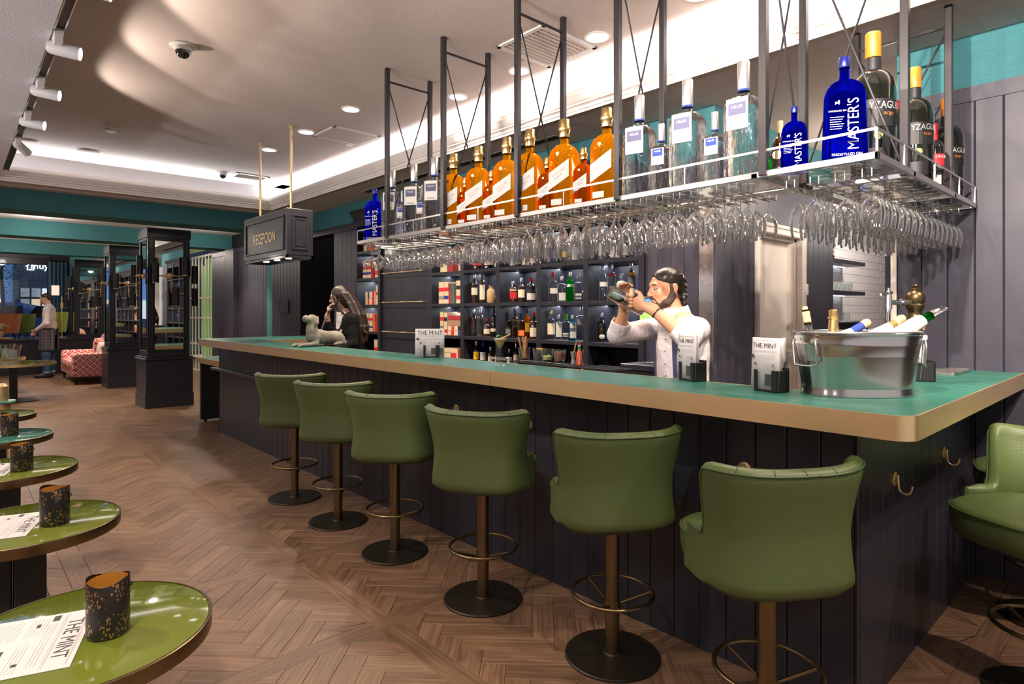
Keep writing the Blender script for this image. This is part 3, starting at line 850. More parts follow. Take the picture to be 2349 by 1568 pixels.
# ================================================================ CEILING FITTINGS
def down_trim(x, y, z, label, r=0.075):
    t = thing('downlight', label, 'light', (x, y, z), 0, 'recessed downlights')
    MB().lathe([(r + 0.014, 0.0), (r + 0.012, -0.004), (r, -0.006), (r - 0.004, 0.0), (r - 0.004, 0.012), (r + 0.014, 0.012)], 24, cap=False).build('rim', white_plastic, t, smooth=40)
    MB().lathe([(r - 0.003, -0.001), (r - 0.004, 0.010)], 24).build('lamp_face', bulb, t)
dl = ['far downlight nearest the hanging reception sign', 'second downlight from the sign, between the two brass rods', 'downlight right of the brass rods', 'downlight at the top edge above the tall blue bottle', 'downlight right of the large square air vent', 'downlight seen inside the third cross-braced frame', 'downlight seen inside the second cross-braced frame', 'downlight by the cove above the short bar leg']
for (x, y), lb in zip(DOWN, ['lit downlight right of the two brass rods, below the first cross-braced frame', 'lit downlight just left of the first louvred vent', 'lit downlight behind the nearer brass rod of the sign'] + dl[3:]):
    down_trim(x, y, CEIL - 0.003, lb)
def spot_disc(name, label, cat, x, y, z, r, h=0.012):
    t = thing(name, label, cat, (x, y, z))
    MB().lathe([(r, 0), (r, -h * 0.4), (r * 0.9, -h)], 24).build('cover', ceil_m if name == 'ceiling_speaker' else white_plastic, t, smooth=40)
    MB().lathe([(r * 1.06, 0.001), (r * 1.06, -0.004), (r * 0.99, -0.004), (r * 0.99, 0.001)], 24, cap=False).build('rim', white_plastic, t)
spot_disc('ceiling_speaker', 'flat round ceiling speaker with a thin pale rim, near the far cove', 'speaker', 1.178, 8.60, CEIL, 0.13)
spot_disc('ceiling_speaker', 'smaller flat disc at the left end of the far cove', 'speaker', 0.62, 8.5, CEIL, 0.09)
spot_disc('sprinkler_cover', 'small white disc in the cove beside the third frame', 'sprinkler', 3.30, 3.95, CEIL, 0.04)
spot_disc('sprinkler_cover', 'small white disc in the cove left of the first frame', 'sprinkler', 3.30, 6.3, CEIL, 0.04)
def smoke_det(x, y):
    t = thing('smoke_detector', 'round white smoke detector on the ceiling left of the track light beams', 'detector', (x, y, CEIL))
    MB().lathe([(0.055, 0), (0.055, -0.012), (0.052, -0.018), (0.052, -0.03), (0.04, -0.042), (0.0, -0.044)], 24).build('body', white_plastic, t, smooth=30)
    s = MB()
    for k in range(12):
        a = k * PI / 6; s.box(0.0525 * math.cos(a) - 0.004, 0.0525 * math.cos(a) + 0.004, 0.0525 * math.sin(a) - 0.004, 0.0525 * math.sin(a) + 0.004, -0.028, -0.02)
    s.build('vent_slots', black_plastic, t)
smoke_det(1.199, 7.354)
def dome(x, y, label, s=1.0):
    t = thing('dome_camera', label, 'security camera', (x, y, CEIL))
    MB().lathe([(0.088 * s, 0), (0.088 * s, -0.006), (0.08 * s, -0.011), (0.055 * s, -0.013)], 32).build('mounting_ring', white_plastic, t, smooth=40)
    MB().lathe([(0.056 * s, -0.013), (0.055 * s, -0.035), (0.052 * s, -0.04)], 32).build('collar', white_plastic, t, smooth=40)
    MB().lathe([(0.052 * s, -0.036)] + [(0.052 * s * math.cos(a * PI / 16), -0.038 * s - 0.052 * s * math.sin(a * PI / 16)) for a in range(0, 9)], 28).build('dome', smoke, t, smooth=60)
    sc = MB()
    for a in (0.6, 2.7, 4.8): sc.lathe([(0.005, -0.006), (0.005, -0.013)], 8, 0.074 * s * math.cos(a), 0.074 * s * math.sin(a))
    sc.build('screws', cap_silver, t)
dome(1.202, 4.741, 'large dome camera with smoked globe near the track lights')
dome(2.692, 8.70, 'small distant dome camera beside the far cove', 0.95)
def vent(x, y, w, d, label, n=11):
    t = thing('ceiling_vent', label, 'air vent', (x, y, CEIL))
    f = MB()
    for a in ((-w, w, -d, -d + 0.035), (-w, w, d - 0.035, d), (-w, -w + 0.035, -d, d), (w - 0.035, w, -d, d)): f.box(a[0], a[1], a[2], a[3], -0.012, 0.0, 0.003)
    f.build('frame', white_plastic, t)
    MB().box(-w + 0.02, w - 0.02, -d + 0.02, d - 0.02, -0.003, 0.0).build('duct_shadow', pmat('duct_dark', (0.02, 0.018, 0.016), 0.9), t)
    p = None
    for k in range(n):
        yy = -d + 0.045 + (2 * d - 0.09) * k / (n - 1)
        if p is None: p = o = MB().add([(-w + 0.03, -0.009, -0.003), (w - 0.03, -0.009, -0.003), (w - 0.03, 0.008, -0.013), (-w + 0.03, 0.008, -0.013), (-w + 0.03, -0.009, -0.005), (w - 0.03, -0.009, -0.005), (w - 0.03, 0.008, -0.015), (-w + 0.03, 0.008, -0.015)],
                                      [(0, 1, 2, 3), (7, 6, 5, 4), (0, 4, 5, 1), (2, 6, 7, 3), (1, 5, 6, 2), (0, 3, 7, 4)]).build('slat', ceil_m)
        else: o = p.copy(); COL.objects.link(o)
        o.parent = t; o.location = (0, yy, 0)
vent(3.10, 3.02, 0.27, 0.24, 'large louvred square ceiling vent behind the third frame')
vent(3.10, 5.98, 0.27, 0.24, 'louvred ceiling vent left of the first frame')
vent(3.05, 8.70, 0.22, 0.15, 'small louvred vent at the far cove behind the brass rods', 8)
# track with spots on the edge of the dropped soffit
tr = thing('lighting_track', 'chrome lined track rail along the edge of the white dropped ceiling', 'light track', (0.43, 5, 3.0))
t_ = MB(); t_.box(0.405, 0.455, -0.8, 8.6, 2.965, 2.975); t_.box(0.405, 0.412, -0.8, 8.6, 2.94, 2.975); t_.box(0.448, 0.455, -0.8, 8.6, 2.94, 2.975)
t_.build('rail', chrome, tr, world=True)
MB().box(0.412, 0.448, -0.8, 8.6, 2.955, 2.966).build('conductor', black_plastic, tr, world=True)
sp = None
TL = ['track spot behind the camera, above the nearest table', 'track spot above the second table', 'track spot above the third table', 'track spot out of the top left corner', 'track spot at the top left corner, nearest the camera', 'first fully visible white track spot from the top', 'second white track spot, lit', 'third white track spot, lit', 'last white track spot, pointing away and unlit']
for i, (x, y) in enumerate(TRACK):
    lit = i < 8
    t = thing('track_spot', TL[i], 'spotlight', (0.43, y, 2.94), 0, 'track spotlights on the left')
    MB().box(-0.022, 0.022, -0.09, 0.03, -0.022, 0.02, 0.003).build('adapter', white_plastic, t)
    MB().box(-0.020, 0.020, -0.075, 0.01, -0.055, -0.02, 0.003).build('driver_box', white_plastic, t)
    MB().tube([(0.0, 0.02, -0.02), (0.0, 0.02, -0.05)], 0.011).build('stem', cap_silver, t, smooth=40)
    dv = Vector(TDIR[i]).normalized() if lit else Vector((0.6, 0.8, -0.35)).normalized()
    q = dv.to_track_quat('Z', 'Y').to_matrix().to_4x4()
    mt = Matrix.Translation((0.03, 0.02, -0.062)) @ q
    MB(mt).lathe([(0.0, -0.075), (0.028, -0.074), (0.036, -0.06), (0.037, 0.082), (0.034, 0.082), (0.033, 0.06)], 24, cap=False).build('barrel', white_plastic, t, smooth=40)
    MB(mt).lathe([(0.0, 0.070), (0.034, 0.070), (0.034, 0.074), (0.0, 0.078)], 24, cap=False).build('lamp_face', bulb_hot if lit else cap_silver, t, smooth=40)

# ================================================================ BAR
XB, YB, YE = 2.326, 0.753, 7.62         # front face, right-hand face, far end of the body
bar = thing('bar_counter_body', 'long dark navy bar front clad in vertical boards, L-shaped', 'bar counter', (XB, YB, 0))
m = MB(); m.box(XB + 0.014, 2.47, YB + 0.014, YE, 0, 1.03); m.box(XB + 0.014, XW - 0.01, YB + 0.014, YB + 0.16, 0, 1.03)
m.build('carcass', black, bar, world=True)
def bar_boards(axis, a0, a1, pos, z0, z1, w):
    before = set(bpy.data.objects.keys())
    boards(bar, axis, a0, a1, pos, z0, z1, w, navy, -1, 0.014)
    inv = wm(bar).inverted()
    for o in bar.children:
        if o.name not in before: o.location = inv @ o.location
bar_boards('y', YB + 0.006, YE, XB + 0.014, 0.0, 1.028, 0.1225)
bar_boards('x', XB + 0.006, XW - 0.01, YB + 0.014, 0.0, 1.028, 0.1225)
MB().box(XB, XB + 0.02, YB, YB + 0.02, 0, 1.028, 0.004).build('corner_bead', navy, bar, world=True)
MB().box(XB - 0.004, 2.60, YE, YE + 0.016, 0, 1.028, 0.003).build('end_panel', navy, bar, world=True)
lm = MB(); lm.box(XB - 0.085, XB, 6.15, YE + 0.07, 0.735, 0.765, 0.004)
lm.build('bag_ledge', navy, bar, world=True)['label'] = 'narrow dark ledge on the reception end'

# countertop
ct = thing('countertop', 'long L-shaped countertop with green-teal top and brass edge', 'countertop', (2.11, 0.536, 1.026))
def rounded(pts, rad):
    out = []
    n = len(pts)
    for i, (x, y) in enumerate(pts):
        r = rad.get(i, 0)
        if not r: out.append((x, y)); continue
        p, a, b = Vector((x, y)), Vector(pts[i - 1]), Vector(pts[(i + 1) % n])
        ea, eb = (a - p).normalized(), (b - p).normalized()
        c = p + (ea + eb) * r
        for k in range(9):
            t = k / 8 * PI / 2
            q = c - eb * r * math.cos(t) - ea * r * math.sin(t)
            out.append(tuple(q))
    return out
CO = [(2.11, 0.536), (XW - 0.02, 0.536), (XW - 0.02, 0.95), (2.53, 0.95), (2.53, 6.8), (3.40, 6.8), (3.40, 7.75), (2.11, 7.75)]
outl = rounded(CO, {0: 0.07, 7: 0.05})
inn = rounded([(2.116, 0.542), (XW - 0.02, 0.542), (XW - 0.02, 0.944), (2.524, 0.944), (2.524, 6.806), (3.394, 6.806), (3.394, 7.744), (2.116, 7.744)], {0: 0.066, 7: 0.046})
MB().prism(inn, 1.030, 1.1025).build('top_surface', teal_top, ct, world=True)
def strip(path, z0, z1, t, name, mat=brass, lip=0.010):
    """a vertical metal band following path (2D), t inwards (left of travel)"""
    P = [Vector(p) for p in path]; rs = []
    for i, p in enumerate(P):
        a = P[max(i - 1, 0)]; b = P[min(i + 1, len(P) - 1)]
        d = (b - a).normalized(); nrm = Vector((-d.y, d.x))
        q = p + nrm * t
        rs.append([(p.x, p.y, z0), (p.x, p.y, z1), (q.x, q.y, z1), (q.x, q.y, z0)])
    return MB().rings(rs).build(name, mat, ct, world=True, smooth=35)
o9 = outl
cr = o9[:9]      # corner at (2.11,.536): from the Y side to the X side
crs = sorted(cr, key=lambda p: -p[1])
strip([(2.11, 2.476)] + crs + [(2.60, 0.536)], 1.026, 1.1035, 0.006, 'brass_edge')
strip([(2.6015, 0.536), (XW - 0.02, 0.536)], 1.026, 1.1035, 0.006, 'brass_edge')
cl = sorted([p for p in outl if p[1] > 7.69 and p[0] < 2.17], key=lambda p: p[0] - p[1])
far = [(2.11, 2.479), (2.11, 7.70)]
cc = sorted([p for p in outl if p[1] > 7.695 and p[0] < 2.165], key=lambda p: p[1] + p[0])
strip([(3.40, 7.75)] + cc[::-1] + [(2.11, 2.479)], 1.026, 1.1035, 0.006, 'brass_edge')
strip([(3.40, 7.75), (3.40, 6.8), (2.53, 6.8), (2.53, 0.95), (XW - 0.02, 0.95)][::-1], 1.026, 1.1035, 0.006, 'brass_edge')
# the teal surface has one joint near the corner
MB().box(2.118, 2.52, 0.9235, 0.9248, 1.1015, 1.1029).build('joint', brass, ct, world=True)
# low reception desk at the far end
dk = thing('reception_desk', 'lower teal topped desk with brass edge at the far end of the bar', 'desk', (2.6, 8.2, 0))
MB().box(2.33, 3.4, YE + 0.02, 8.60, 0.775, 0.832, 0.002).build('top_surface', teal_top, dk, world=True)
be = MB(); be.box(2.322, 2.33, YE + 0.02, 8.608, 0.765, 0.833, 0.001); be.box(2.33, 3.4, 8.60, 8.608, 0.765, 0.833, 0.001)
be.build('brass_edge', brass, dk, world=True)
MB().box(2.36, 2.95, 8.48, 8.54, 0.03, 0.765, 0.004).build('leg_panel', navy, dk, world=True)
ft = MB(); ft.lathe([(0.02, 0), (0.02, 0.03)], 12, 2.42, 8.51); ft.lathe([(0.02, 0), (0.02, 0.03)], 12, 2.88, 8.51); ft.build('foot', bronze, dk, world=True)
# brass bag hooks
def hook(x, y, z, rz, label):
    t = thing('bag_hook', label, 'hook', (x, y, z), rz, 'brass bag hooks under the countertop')
    MB(Matrix.Rotation(R(-90), 4, 'Y')).lathe([(0.028, 0.0), (0.028, 0.003), (0.025, 0.0045), (0, 0.0045)], 20).build('plate', brass, t, smooth=30)
    pts = [(-0.004, 0, 0.018), (-0.012, 0, 0.016), (-0.014, 0, -0.03)] + [(-0.014 - 0.022 * (1 - math.cos(a)), 0, -0.03 - 0.022 * math.sin(a)) for a in [k * PI / 8 for k in range(1, 9)]] + [(-0.061, 0, -0.018)]
    MB().tube(pts, 0.0042).build('hook', brass, t, smooth=50)
    s = MB(Matrix.Rotation(R(-90), 4, 'Y'))
    for a in (0.5, 2.6): s.lathe([(0.003, 0.0045), (0.003, 0.006)], 6, -0.004, 0.018 if a < 1 else -0.018)
    s.build('screw', brass_dark, t)
for px, py, lb in ((1047, 938, 'brass hook showing above the third stool back from the left'), (1213, 972, 'brass hook at the right edge of the fourth stool back'), (1708, 1075, 'brass hook showing above the nearest stool back')):
    p = onx(px, py, XB); hook(XB, p.y, p.z - (0.0), 0, lb)
for px, py, lb in ((2052, 1098, 'brass hook on the short bar leg, nearest the corner'), (2165, 1038, 'middle brass hook on the short bar leg'), (2241, 990, 'brass hook on the short bar leg nearest the right wall')):
    p = ony(px, py, YB); hook(p.x, YB, p.z, R(90), lb)

# ================================================================ BAR STOOLS
def make_stool():
    t = thing('bar_stool', '', 'bar stool', (0, 0, 0), 0, 'green leather bar stools')
    MB().lathe([(0.195, 0.0), (0.195, 0.006), (0.190, 0.010), (0.04, 0.014), (0.036, 0.020), (0.0, 0.02)], 48).build('base', bronze, t, smooth=30)
    MB().lathe([(0.029, 0.012), (0.029, 0.575)], 24).build('pole', brass_dark, t, smooth=40)
    MB().lathe([(0.034, 0.195), (0.034, 0.235)], 24).build('collar', brass_dark, t, smooth=40)
    rg = MB(); rg.tube([(0.165 * math.cos(a * PI / 24), 0.165 * math.sin(a * PI / 24), 0.262) for a in range(48)], 0.0085, 8, closed=True)
    rg.build('footrest_ring', brass_dark, t, smooth=60)
    for k in range(3):
        a = R(90 + 120 * k + 20)
        MB().tube([(0.165 * math.cos(a), 0.165 * math.sin(a), 0.262), (0.03 * math.cos(a), 0.03 * math.sin(a), 0.215)], 0.006, 6).build('spoke', brass_dark, t, smooth=60)
    # seat cushion: front is +Y
    st = MB(); 
    prof = [(0.0, 0.570), (0.80, 0.570), (0.93, 0.576), (0.975, 0.592), (0.99, 0.62), (0.995, 0.668), (0.985, 0.680), (0.94, 0.690), (0.85, 0.700), (0.6, 0.712), (0.3, 0.716), (0.0, 0.717)]
    st.sup(prof, 0.232, 0.228, 3.0, 48, 0, 0.055, cap=False)
    st.build('seat', leather, t, smooth=60)
    pp = MB()
    ring = []
    for i in range(48):
        a = 2 * PI * (i + .5) / 48; c_, d_ = math.cos(a), math.sin(a); q = (abs(c_) ** 3 + abs(d_) ** 3) ** (-1 / 3)
        ring.append((0.232 * .994 * c_ * q, 0.055 + 0.228 * .994 * d_ * q, 0.676))
    pp.tube(ring, 0.004, 6, closed=True); pp.build('seat_piping', leather_pipe, t, smooth=60)
    # wrap-around back
    TM = R(112)
    def plan(th, k=1.0, e=3.2):
        c_, s_ = math.cos(th), math.sin(th)          # th=0 is the back centre (-Y)
        q = (abs(c_) ** e + abs(s_) ** e) ** (-1 / e)
        return 0.243 * k * s_ * q, -0.215 * k * c_ * q + 0.02
    def ztop(th):
        a = abs(th)
        if a < R(62): return 0.935 + 0.012 * (a / R(62)) ** 2
        f = min(1, (a - R(62)) / R(22)); f = f * f * (3 - 2 * f)
        return 0.947 - (0.947 - 0.715) * f
    def outer(th, v):
        zt = ztop(th); z = 0.562 + (zt - 0.562) * v
        hz = (z - 0.562) / 0.375
        a = abs(th)
        k = 1.0 - 0.050 * math.sin(PI * min(1, max(0, hz - .1) * 1.2)) + 0.050 * max(0, hz - 0.5) / 0.5
        if v < 0.08: k -= 0.10 * (1 - v / 0.08) ** 2
        x, y = plan(th, k)
        # wings lean outwards at the top
        if a > R(40): x *= 1 + 0.17 * max(0, hz - 0.42) * min(1, (a - R(40)) / R(22)) * (1 if a < R(80) else 0.3)
        return x, y, z
    NT, NV = 56, 16
    b = MB()
    rs = []
    for i in range(NT + 1):
        th = -TM + 2 * TM * i / NT
        ring = []
        for j in range(NV + 1): ring.append(outer(th, j / NV))
        xo, yo, zt = ring[-1]
        endf = min(1, (1 - abs(th) / TM) * 9 + 0.25)
        tk = 0.052 * endf
        x2, y2, _ = outer(th, 1.0)
        n2 = Vector((-x2, -y2 + 0.02)).normalized()
        for f, dz in ((0.10, 0.010), (0.35, 0.018), (0.65, 0.018), (0.9, 0.008)): ring.append((xo + n2.x * tk * f, yo + n2.y * tk * f, zt + dz * endf))
        for j in range(NV, -1, -1):
            x, y, z = outer(th, j / NV)
            n2 = Vector((-x, -y + 0.02)).normalized(); ring.append((x + n2.x * tk * (1.0 if j > 2 else 0.9), y + n2.y * tk, z))
        rs.append(ring)
    vs = [p for r in rs for p in r]; n = len(rs[0]); fs = []
    for i in range(NT):
        for k in range(n):
            k2 = (k + 1) % n
            fs.append((i * n + k, i * n + k2, (i + 1) * n + k2, (i + 1) * n + k))
    fs.append(tuple(range(n))); fs.append(tuple(range(NT * n, NT * n + n))[::-1])
    b.add(vs, fs)
    b.build('backrest', leather, t, smooth=50)
    # piping along the outer top edge
    pts = []
    for i in range(NT + 1):
        th = -TM * .985 + 2 * TM * .985 * i / NT
        x, y, z = outer(th, 1.0); pts.append((x * 1.002, (y - .02) * 1.002 + .02, z + 0.002))
    MB().tube(pts, 0.0038, 6).build('back_piping', leather_pipe, t, smooth=60)
    # tuft seams over the top roll
    for a in (-44, -22, 0, 22, 44):
        th = R(a); x, y, z = outer(th, 1.0); n2 = Vector((-x, -y + 0.02)).normalized()
        MB().tube([(x + n2.x * 0.05 * f, y + n2.y * 0.05 * f, z + dz) for f, dz in ((0.05, 0.007), (0.3, 0.0165), (0.65, 0.0175), (0.95, 0.006), (1.02, -0.08))], 0.0022, 5).build('tuft_seam', leather_pipe, t, smooth=60)
    MB().lathe([(0.07, 0.55), (0.07, 0.572)], 20).build('seat_plate', bronze, t)
    return t
stool = make_stool()
ST = [(1.93, 4.56, 46, 'green leather bar stool farthest from the camera, partly behind the next one'),
      (1.93, 3.85, 43, 'second green leather bar stool from the far end'),
      (1.93, 3.13, 40, 'third green leather bar stool from the far end'),
      (1.94, 2.33, 27, 'green leather bar stool in the middle of the front row, seat showing on the right'),
      (2.015, 1.585, 58, 'fifth green leather bar stool, seat showing at the left'),
      (1.955, 0.905, 57, 'nearest and largest green leather bar stool, seen from behind'),
      (2.965, 0.33, 152, 'green leather bar stool at the right edge, turned sideways with its seat in view'),
      (3.73, 0.40, 108, 'green leather bar stool farthest right, mostly hidden behind the sideways one')]
for i, (x, y, ang, lb) in enumerate(ST):
    place(stool, i > 0, (x, y, 0), R(ang - 90), lb)

# ================================================================ HANGING BOTTLE SHELF
ZS = 2.0
XS0, XS1, YS0, YS1, YSR = 2.47, 2.92, 0.735, 4.60, 1.20
XSR = 4.06
hs = thing('hanging_shelf', 'hanging steel and glass bottle shelf over the bar on black ceiling posts', 'hanging shelf', (XS0, YS0, ZS))
path = [(XS0, YS0), (XSR, YS0), (XSR, YSR), (XS1, YSR), (XS1, YS1), (XS0, YS1)]
def edge_rail(a, b, name='edge_band'):
    a, b = Vector(a), Vector(b); d = (b - a).normalized(); e = d * 0.0
    n = Vector((-d.y, d.x)) * 0.014
    x0, x1 = sorted((a.x, b.x)); y0, y1 = sorted((a.y, b.y))
    if abs(d.x) > .5: y0 -= 0 if n.y > 0 else 0.014; y1 += 0.014 if n.y > 0 else 0
    else: x0 -= 0.014 if n.x < 0 else 0; x1 += 0.014 if n.x > 0 else 0
    MB().box(x0, x1, y0, y1, ZS - 0.026, ZS + 0.001, 0.002).build(name, steel, hs, world=True)
for i in range(len(path)): edge_rail(path[i], path[(i + 1) % len(path)])
for y in (3.39, 2.65, 1.91, 1.20): MB().box(XS0, XS1, y - 0.012, y + 0.012, ZS - 0.024, ZS - 0.006).build('cross_bar', steel, hs, world=True)
for x in (2.92, 3.60): MB().box(x - 0.012, x + 0.012, YS0, YSR, ZS - 0.024, ZS - 0.006).build('cross_bar', steel, hs, world=True)
ys = [YS1 - .014, 3.39, 2.65, 1.91, 1.20, YS0 + .014]
for a, b in zip(ys[1:], ys[:-1]): MB().box(XS0 + 0.014, XS1 - 0.014, a + 0.004, b - 0.004, ZS - 0.008, ZS - 0.0005).build('glass_pane', g_pane, hs, world=True)
for a, b in ((2.935, 3.59), (3.61, XSR - 0.014)): MB().box(a, b, YS0 + 0.014, YSR - 0.014, ZS - 0.008, ZS - 0.0005).build('glass_pane', g_pane, hs, world=True)
PF = [(4.12, 2.455, 2.87), (3.39, 2.455, 2.87), (2.65, 2.455, 2.87), (1.91, 2.455, 2.87), (1.16, 2.455, 2.87)]
def post(x, y, name='post'): MB().box(x - 0.016, x + 0.016, y - 0.016, y + 0.016, ZS - 0.02, CEIL if x < SX else 2.92, 0.002).build(name, dark_steel, hs, world=True)
def xbrace(x0, y0, x1, y1, ztp):
    a0, a1 = Vector((x0, y0, 0)), Vector((x1, y1, 0))
    MB().bar(a0 + Vector((0, 0, ztp - 0.10)), a1 + Vector((0, 0, ztp - 0.10)), 0.012).build('top_tie', dark_steel, hs, world=True)
    MB().tube([a0 + Vector((0, 0, ztp - 0.11)), a1 + Vector((0, 0, ZS + 0.02))], 0.005, 6).build('cross_brace', dark_steel, hs, world=True)
    MB().tube([a1 + Vector((0, 0.008, ztp - 0.11)), a0 + Vector((0, 0.008, ZS + 0.02))], 0.005, 6).build('cross_brace', dark_steel, hs, world=True)
for y, xa, xb in PF:
    post(xa + 0.018, y); post(xb, y); xbrace(xa + 0.02, y, xb, y, CEIL)
post(2.90, YS0 + 0.03); post(3.61, YS0 + 0.03); post(3.61, YSR - 0.02)
xbrace(2.90, YS0 + 0.03, 2.87, 1.16, CEIL); xbrace(3.61, YS0 + 0.03, 3.61, YSR - 0.02, 2.92)
# guard rail
gz = ZS + 0.085
rp = [(XS1, YS1 - .01), (XS0 + .006, YS1 - .01), (XS0 + .006, YS0 + .006), (XSR - .01, YS0 + .006)]
for a, b in zip(rp[:-1], rp[1:]): MB().bar((a[0], a[1], gz), (b[0], b[1], gz), 0.005, 0.010).build('guard_rail', steel, hs, world=True)
for y in (4.59, 3.76, 3.02, 2.28, 1.53): MB().bar((XS0 + .006, y, ZS), (XS0 + .006, y, gz), 0.006).build('rail_pin', steel, hs, world=True)
for x in (2.476, 2.80, 3.25, 3.70, 4.04): MB().bar((x, YS0 + .006, ZS), (x, YS0 + .006, gz), 0.007).build('rail_pin', steel, hs, world=True)
# stemware wires
def wire(ax, pos, a0, a1):
    zz = ZS - 0.055; P = []
    for s in (-0.017, 0.017):
        pts = [(a0, 0, ZS - 0.024), (a0, 0, zz), (a1, 0, zz), (a1, 0, ZS - 0.024)]
        m = MB()
        if ax == 'x': m.tube([(p[0], pos + s, p[2]) for p in pts], 0.0026, 5)
        else: m.tube([(pos + s, p[0], p[2]) for p in pts], 0.0026, 5)
        m.build('stemware_wire', steel, hs, world=True, smooth=60)
ORD = ['first', 'second', 'third', 'fourth', 'fifth', 'sixth', 'seventh', 'eighth', 'ninth', 'tenth', 'eleventh', 'twelfth', 'thirteenth', 'fourteenth', 'fifteenth', 'sixteenth', 'seventeenth']
ROW = ['front', 'second', 'third', 'back']
GL = []
def stemware(name, prof, thick=None):
    o = MB().lathe(prof, 20, cap=False).build(name, g_thin, None, smooth=38)
    o['category'] = 'glass'
    return o
# profiles are upside down: foot on top at z = 0, bowl below
def flip(pr): return [(r, -z) for r, z in pr]
wine = stemware('wine_glass', flip([(0.001, 0.003), (0.030, 0.0015), (0.032, 0.0), (0.031, 0.003), (0.006, 0.008), (0.004, 0.02), (0.0038, 0.06), (0.009, 0.074), (0.028, 0.090), (0.040, 0.113), (0.0435, 0.138), (0.041, 0.165), (0.036, 0.192), (0.0345, 0.192), (0.0395, 0.165), (0.042, 0.138), (0.0385, 0.114), (0.027, 0.092), (0.001, 0.080)]))
flute = stemware('tall_wine_glass', flip([(0.001, 0.003), (0.028, 0.0015), (0.030, 0.0), (0.029, 0.003), (0.006, 0.008), (0.004, 0.02), (0.0038, 0.055), (0.008, 0.066), (0.024, 0.085), (0.033, 0.115), (0.036, 0.15), (0.034, 0.185), (0.030, 0.215), (0.029, 0.215), (0.033, 0.185), (0.0345, 0.15), (0.032, 0.116), (0.001, 0.074)]))
coupe = stemware('cocktail_glass', flip([(0.001, 0.003), (0.036, 0.0015), (0.038, 0.0), (0.037, 0.003), (0.007, 0.009), (0.004, 0.02), (0.004, 0.07), (0.010, 0.080), (0.038, 0.106), (0.060, 0.140), (0.062, 0.158), (0.057, 0.184), (0.056, 0.184), (0.061, 0.158), (0.059, 0.141), (0.037, 0.108), (0.001, 0.082)]))
used = {}
def hang(proto, x, y, label, group):
    if proto.name in used: o = proto.copy(); COL.objects.link(o)
    else: o = proto; used[proto.name] = 1
    o.location = (x, y, ZS - 0.049); o.rotation_euler = (random.uniform(-.02, .02), random.uniform(-.02, .02), random.uniform(0, 6))
    tag(o, label, 'glass', group)
y = 4.46; k = -1
while y > 3.25:
    k += 1; wire('x', y, XS0 + 0.03, XS1 - 0.03)
    for j, x in enumerate((2.535, 2.665, 2.80)): hang(coupe, x, y, f'hanging wide cocktail glass, {("front", "middle", "back")[j]} row, {ORD[k]} from the far end of the rack', 'hanging cocktail glasses')
    y -= 0.128
y = 3.17; cn = [0, 0, 0]
while y > 1.27:
    if all(abs(y - q) > 0.03 for q in (2.65, 1.91)):
        wire('x', y, XS0 + 0.03, XS1 - 0.03)
        pr = flute if 1.95 < y < 3.1 else wine
        kk = 1 if pr is flute else (0 if y > 3.05 else 2); cn[kk] += 1
        for j, x in enumerate((2.52, 2.625, 2.73, 2.835)):
            hang(pr, x + random.uniform(-.006, .006), y, (f'hanging wine glass beside cocktail glasses, {ROW[j]} row, {ORD[cn[0] - 1]} from them', f'hanging tall narrow wine glass mid rack, {ROW[j]} row, {ORD[cn[1] - 1]} from the left', f'hanging wine glass, near end of long rack, {ROW[j]} row, {ORD[cn[2] - 1]} from the left')[kk],
                 'hanging tall wine glasses' if pr is flute else ('hanging wine glasses next to the cocktail glasses' if y > 3 else 'hanging wine glasses near the rack corner'))
    y -= 0.093
for q in range(4):
    yy = 0.82 + q * 0.098
    wire('y', 0, 0, 0) if False else None
    for s in (-0.017, 0.017): MB().tube([(2.62, yy + s, ZS - 0.024), (2.62, yy + s, ZS - 0.055), (4.0, yy + s, ZS - 0.055), (4.0, yy + s, ZS - 0.024)], 0.0026, 5).build('stemware_wire', steel, hs, world=True, smooth=60)
    for k in range(14):
        hang(wine if q < 2 else flute, 2.68 + k * 0.098 + (q % 2) * 0.02, yy, f'hanging wine glass on the short rack, {ROW[q]} row, {ORD[k]} from the left' if q < 2 else f'hanging tall wine glass on the short rack, {ROW[q]} row, {ORD[k]} from the left', 'hanging wine glasses on the short rack' if q < 2 else 'hanging tall glasses on the short rack')
hang(wine, 2.64, 1.02, 'single wine glass hanging alone left of the short rack', None)

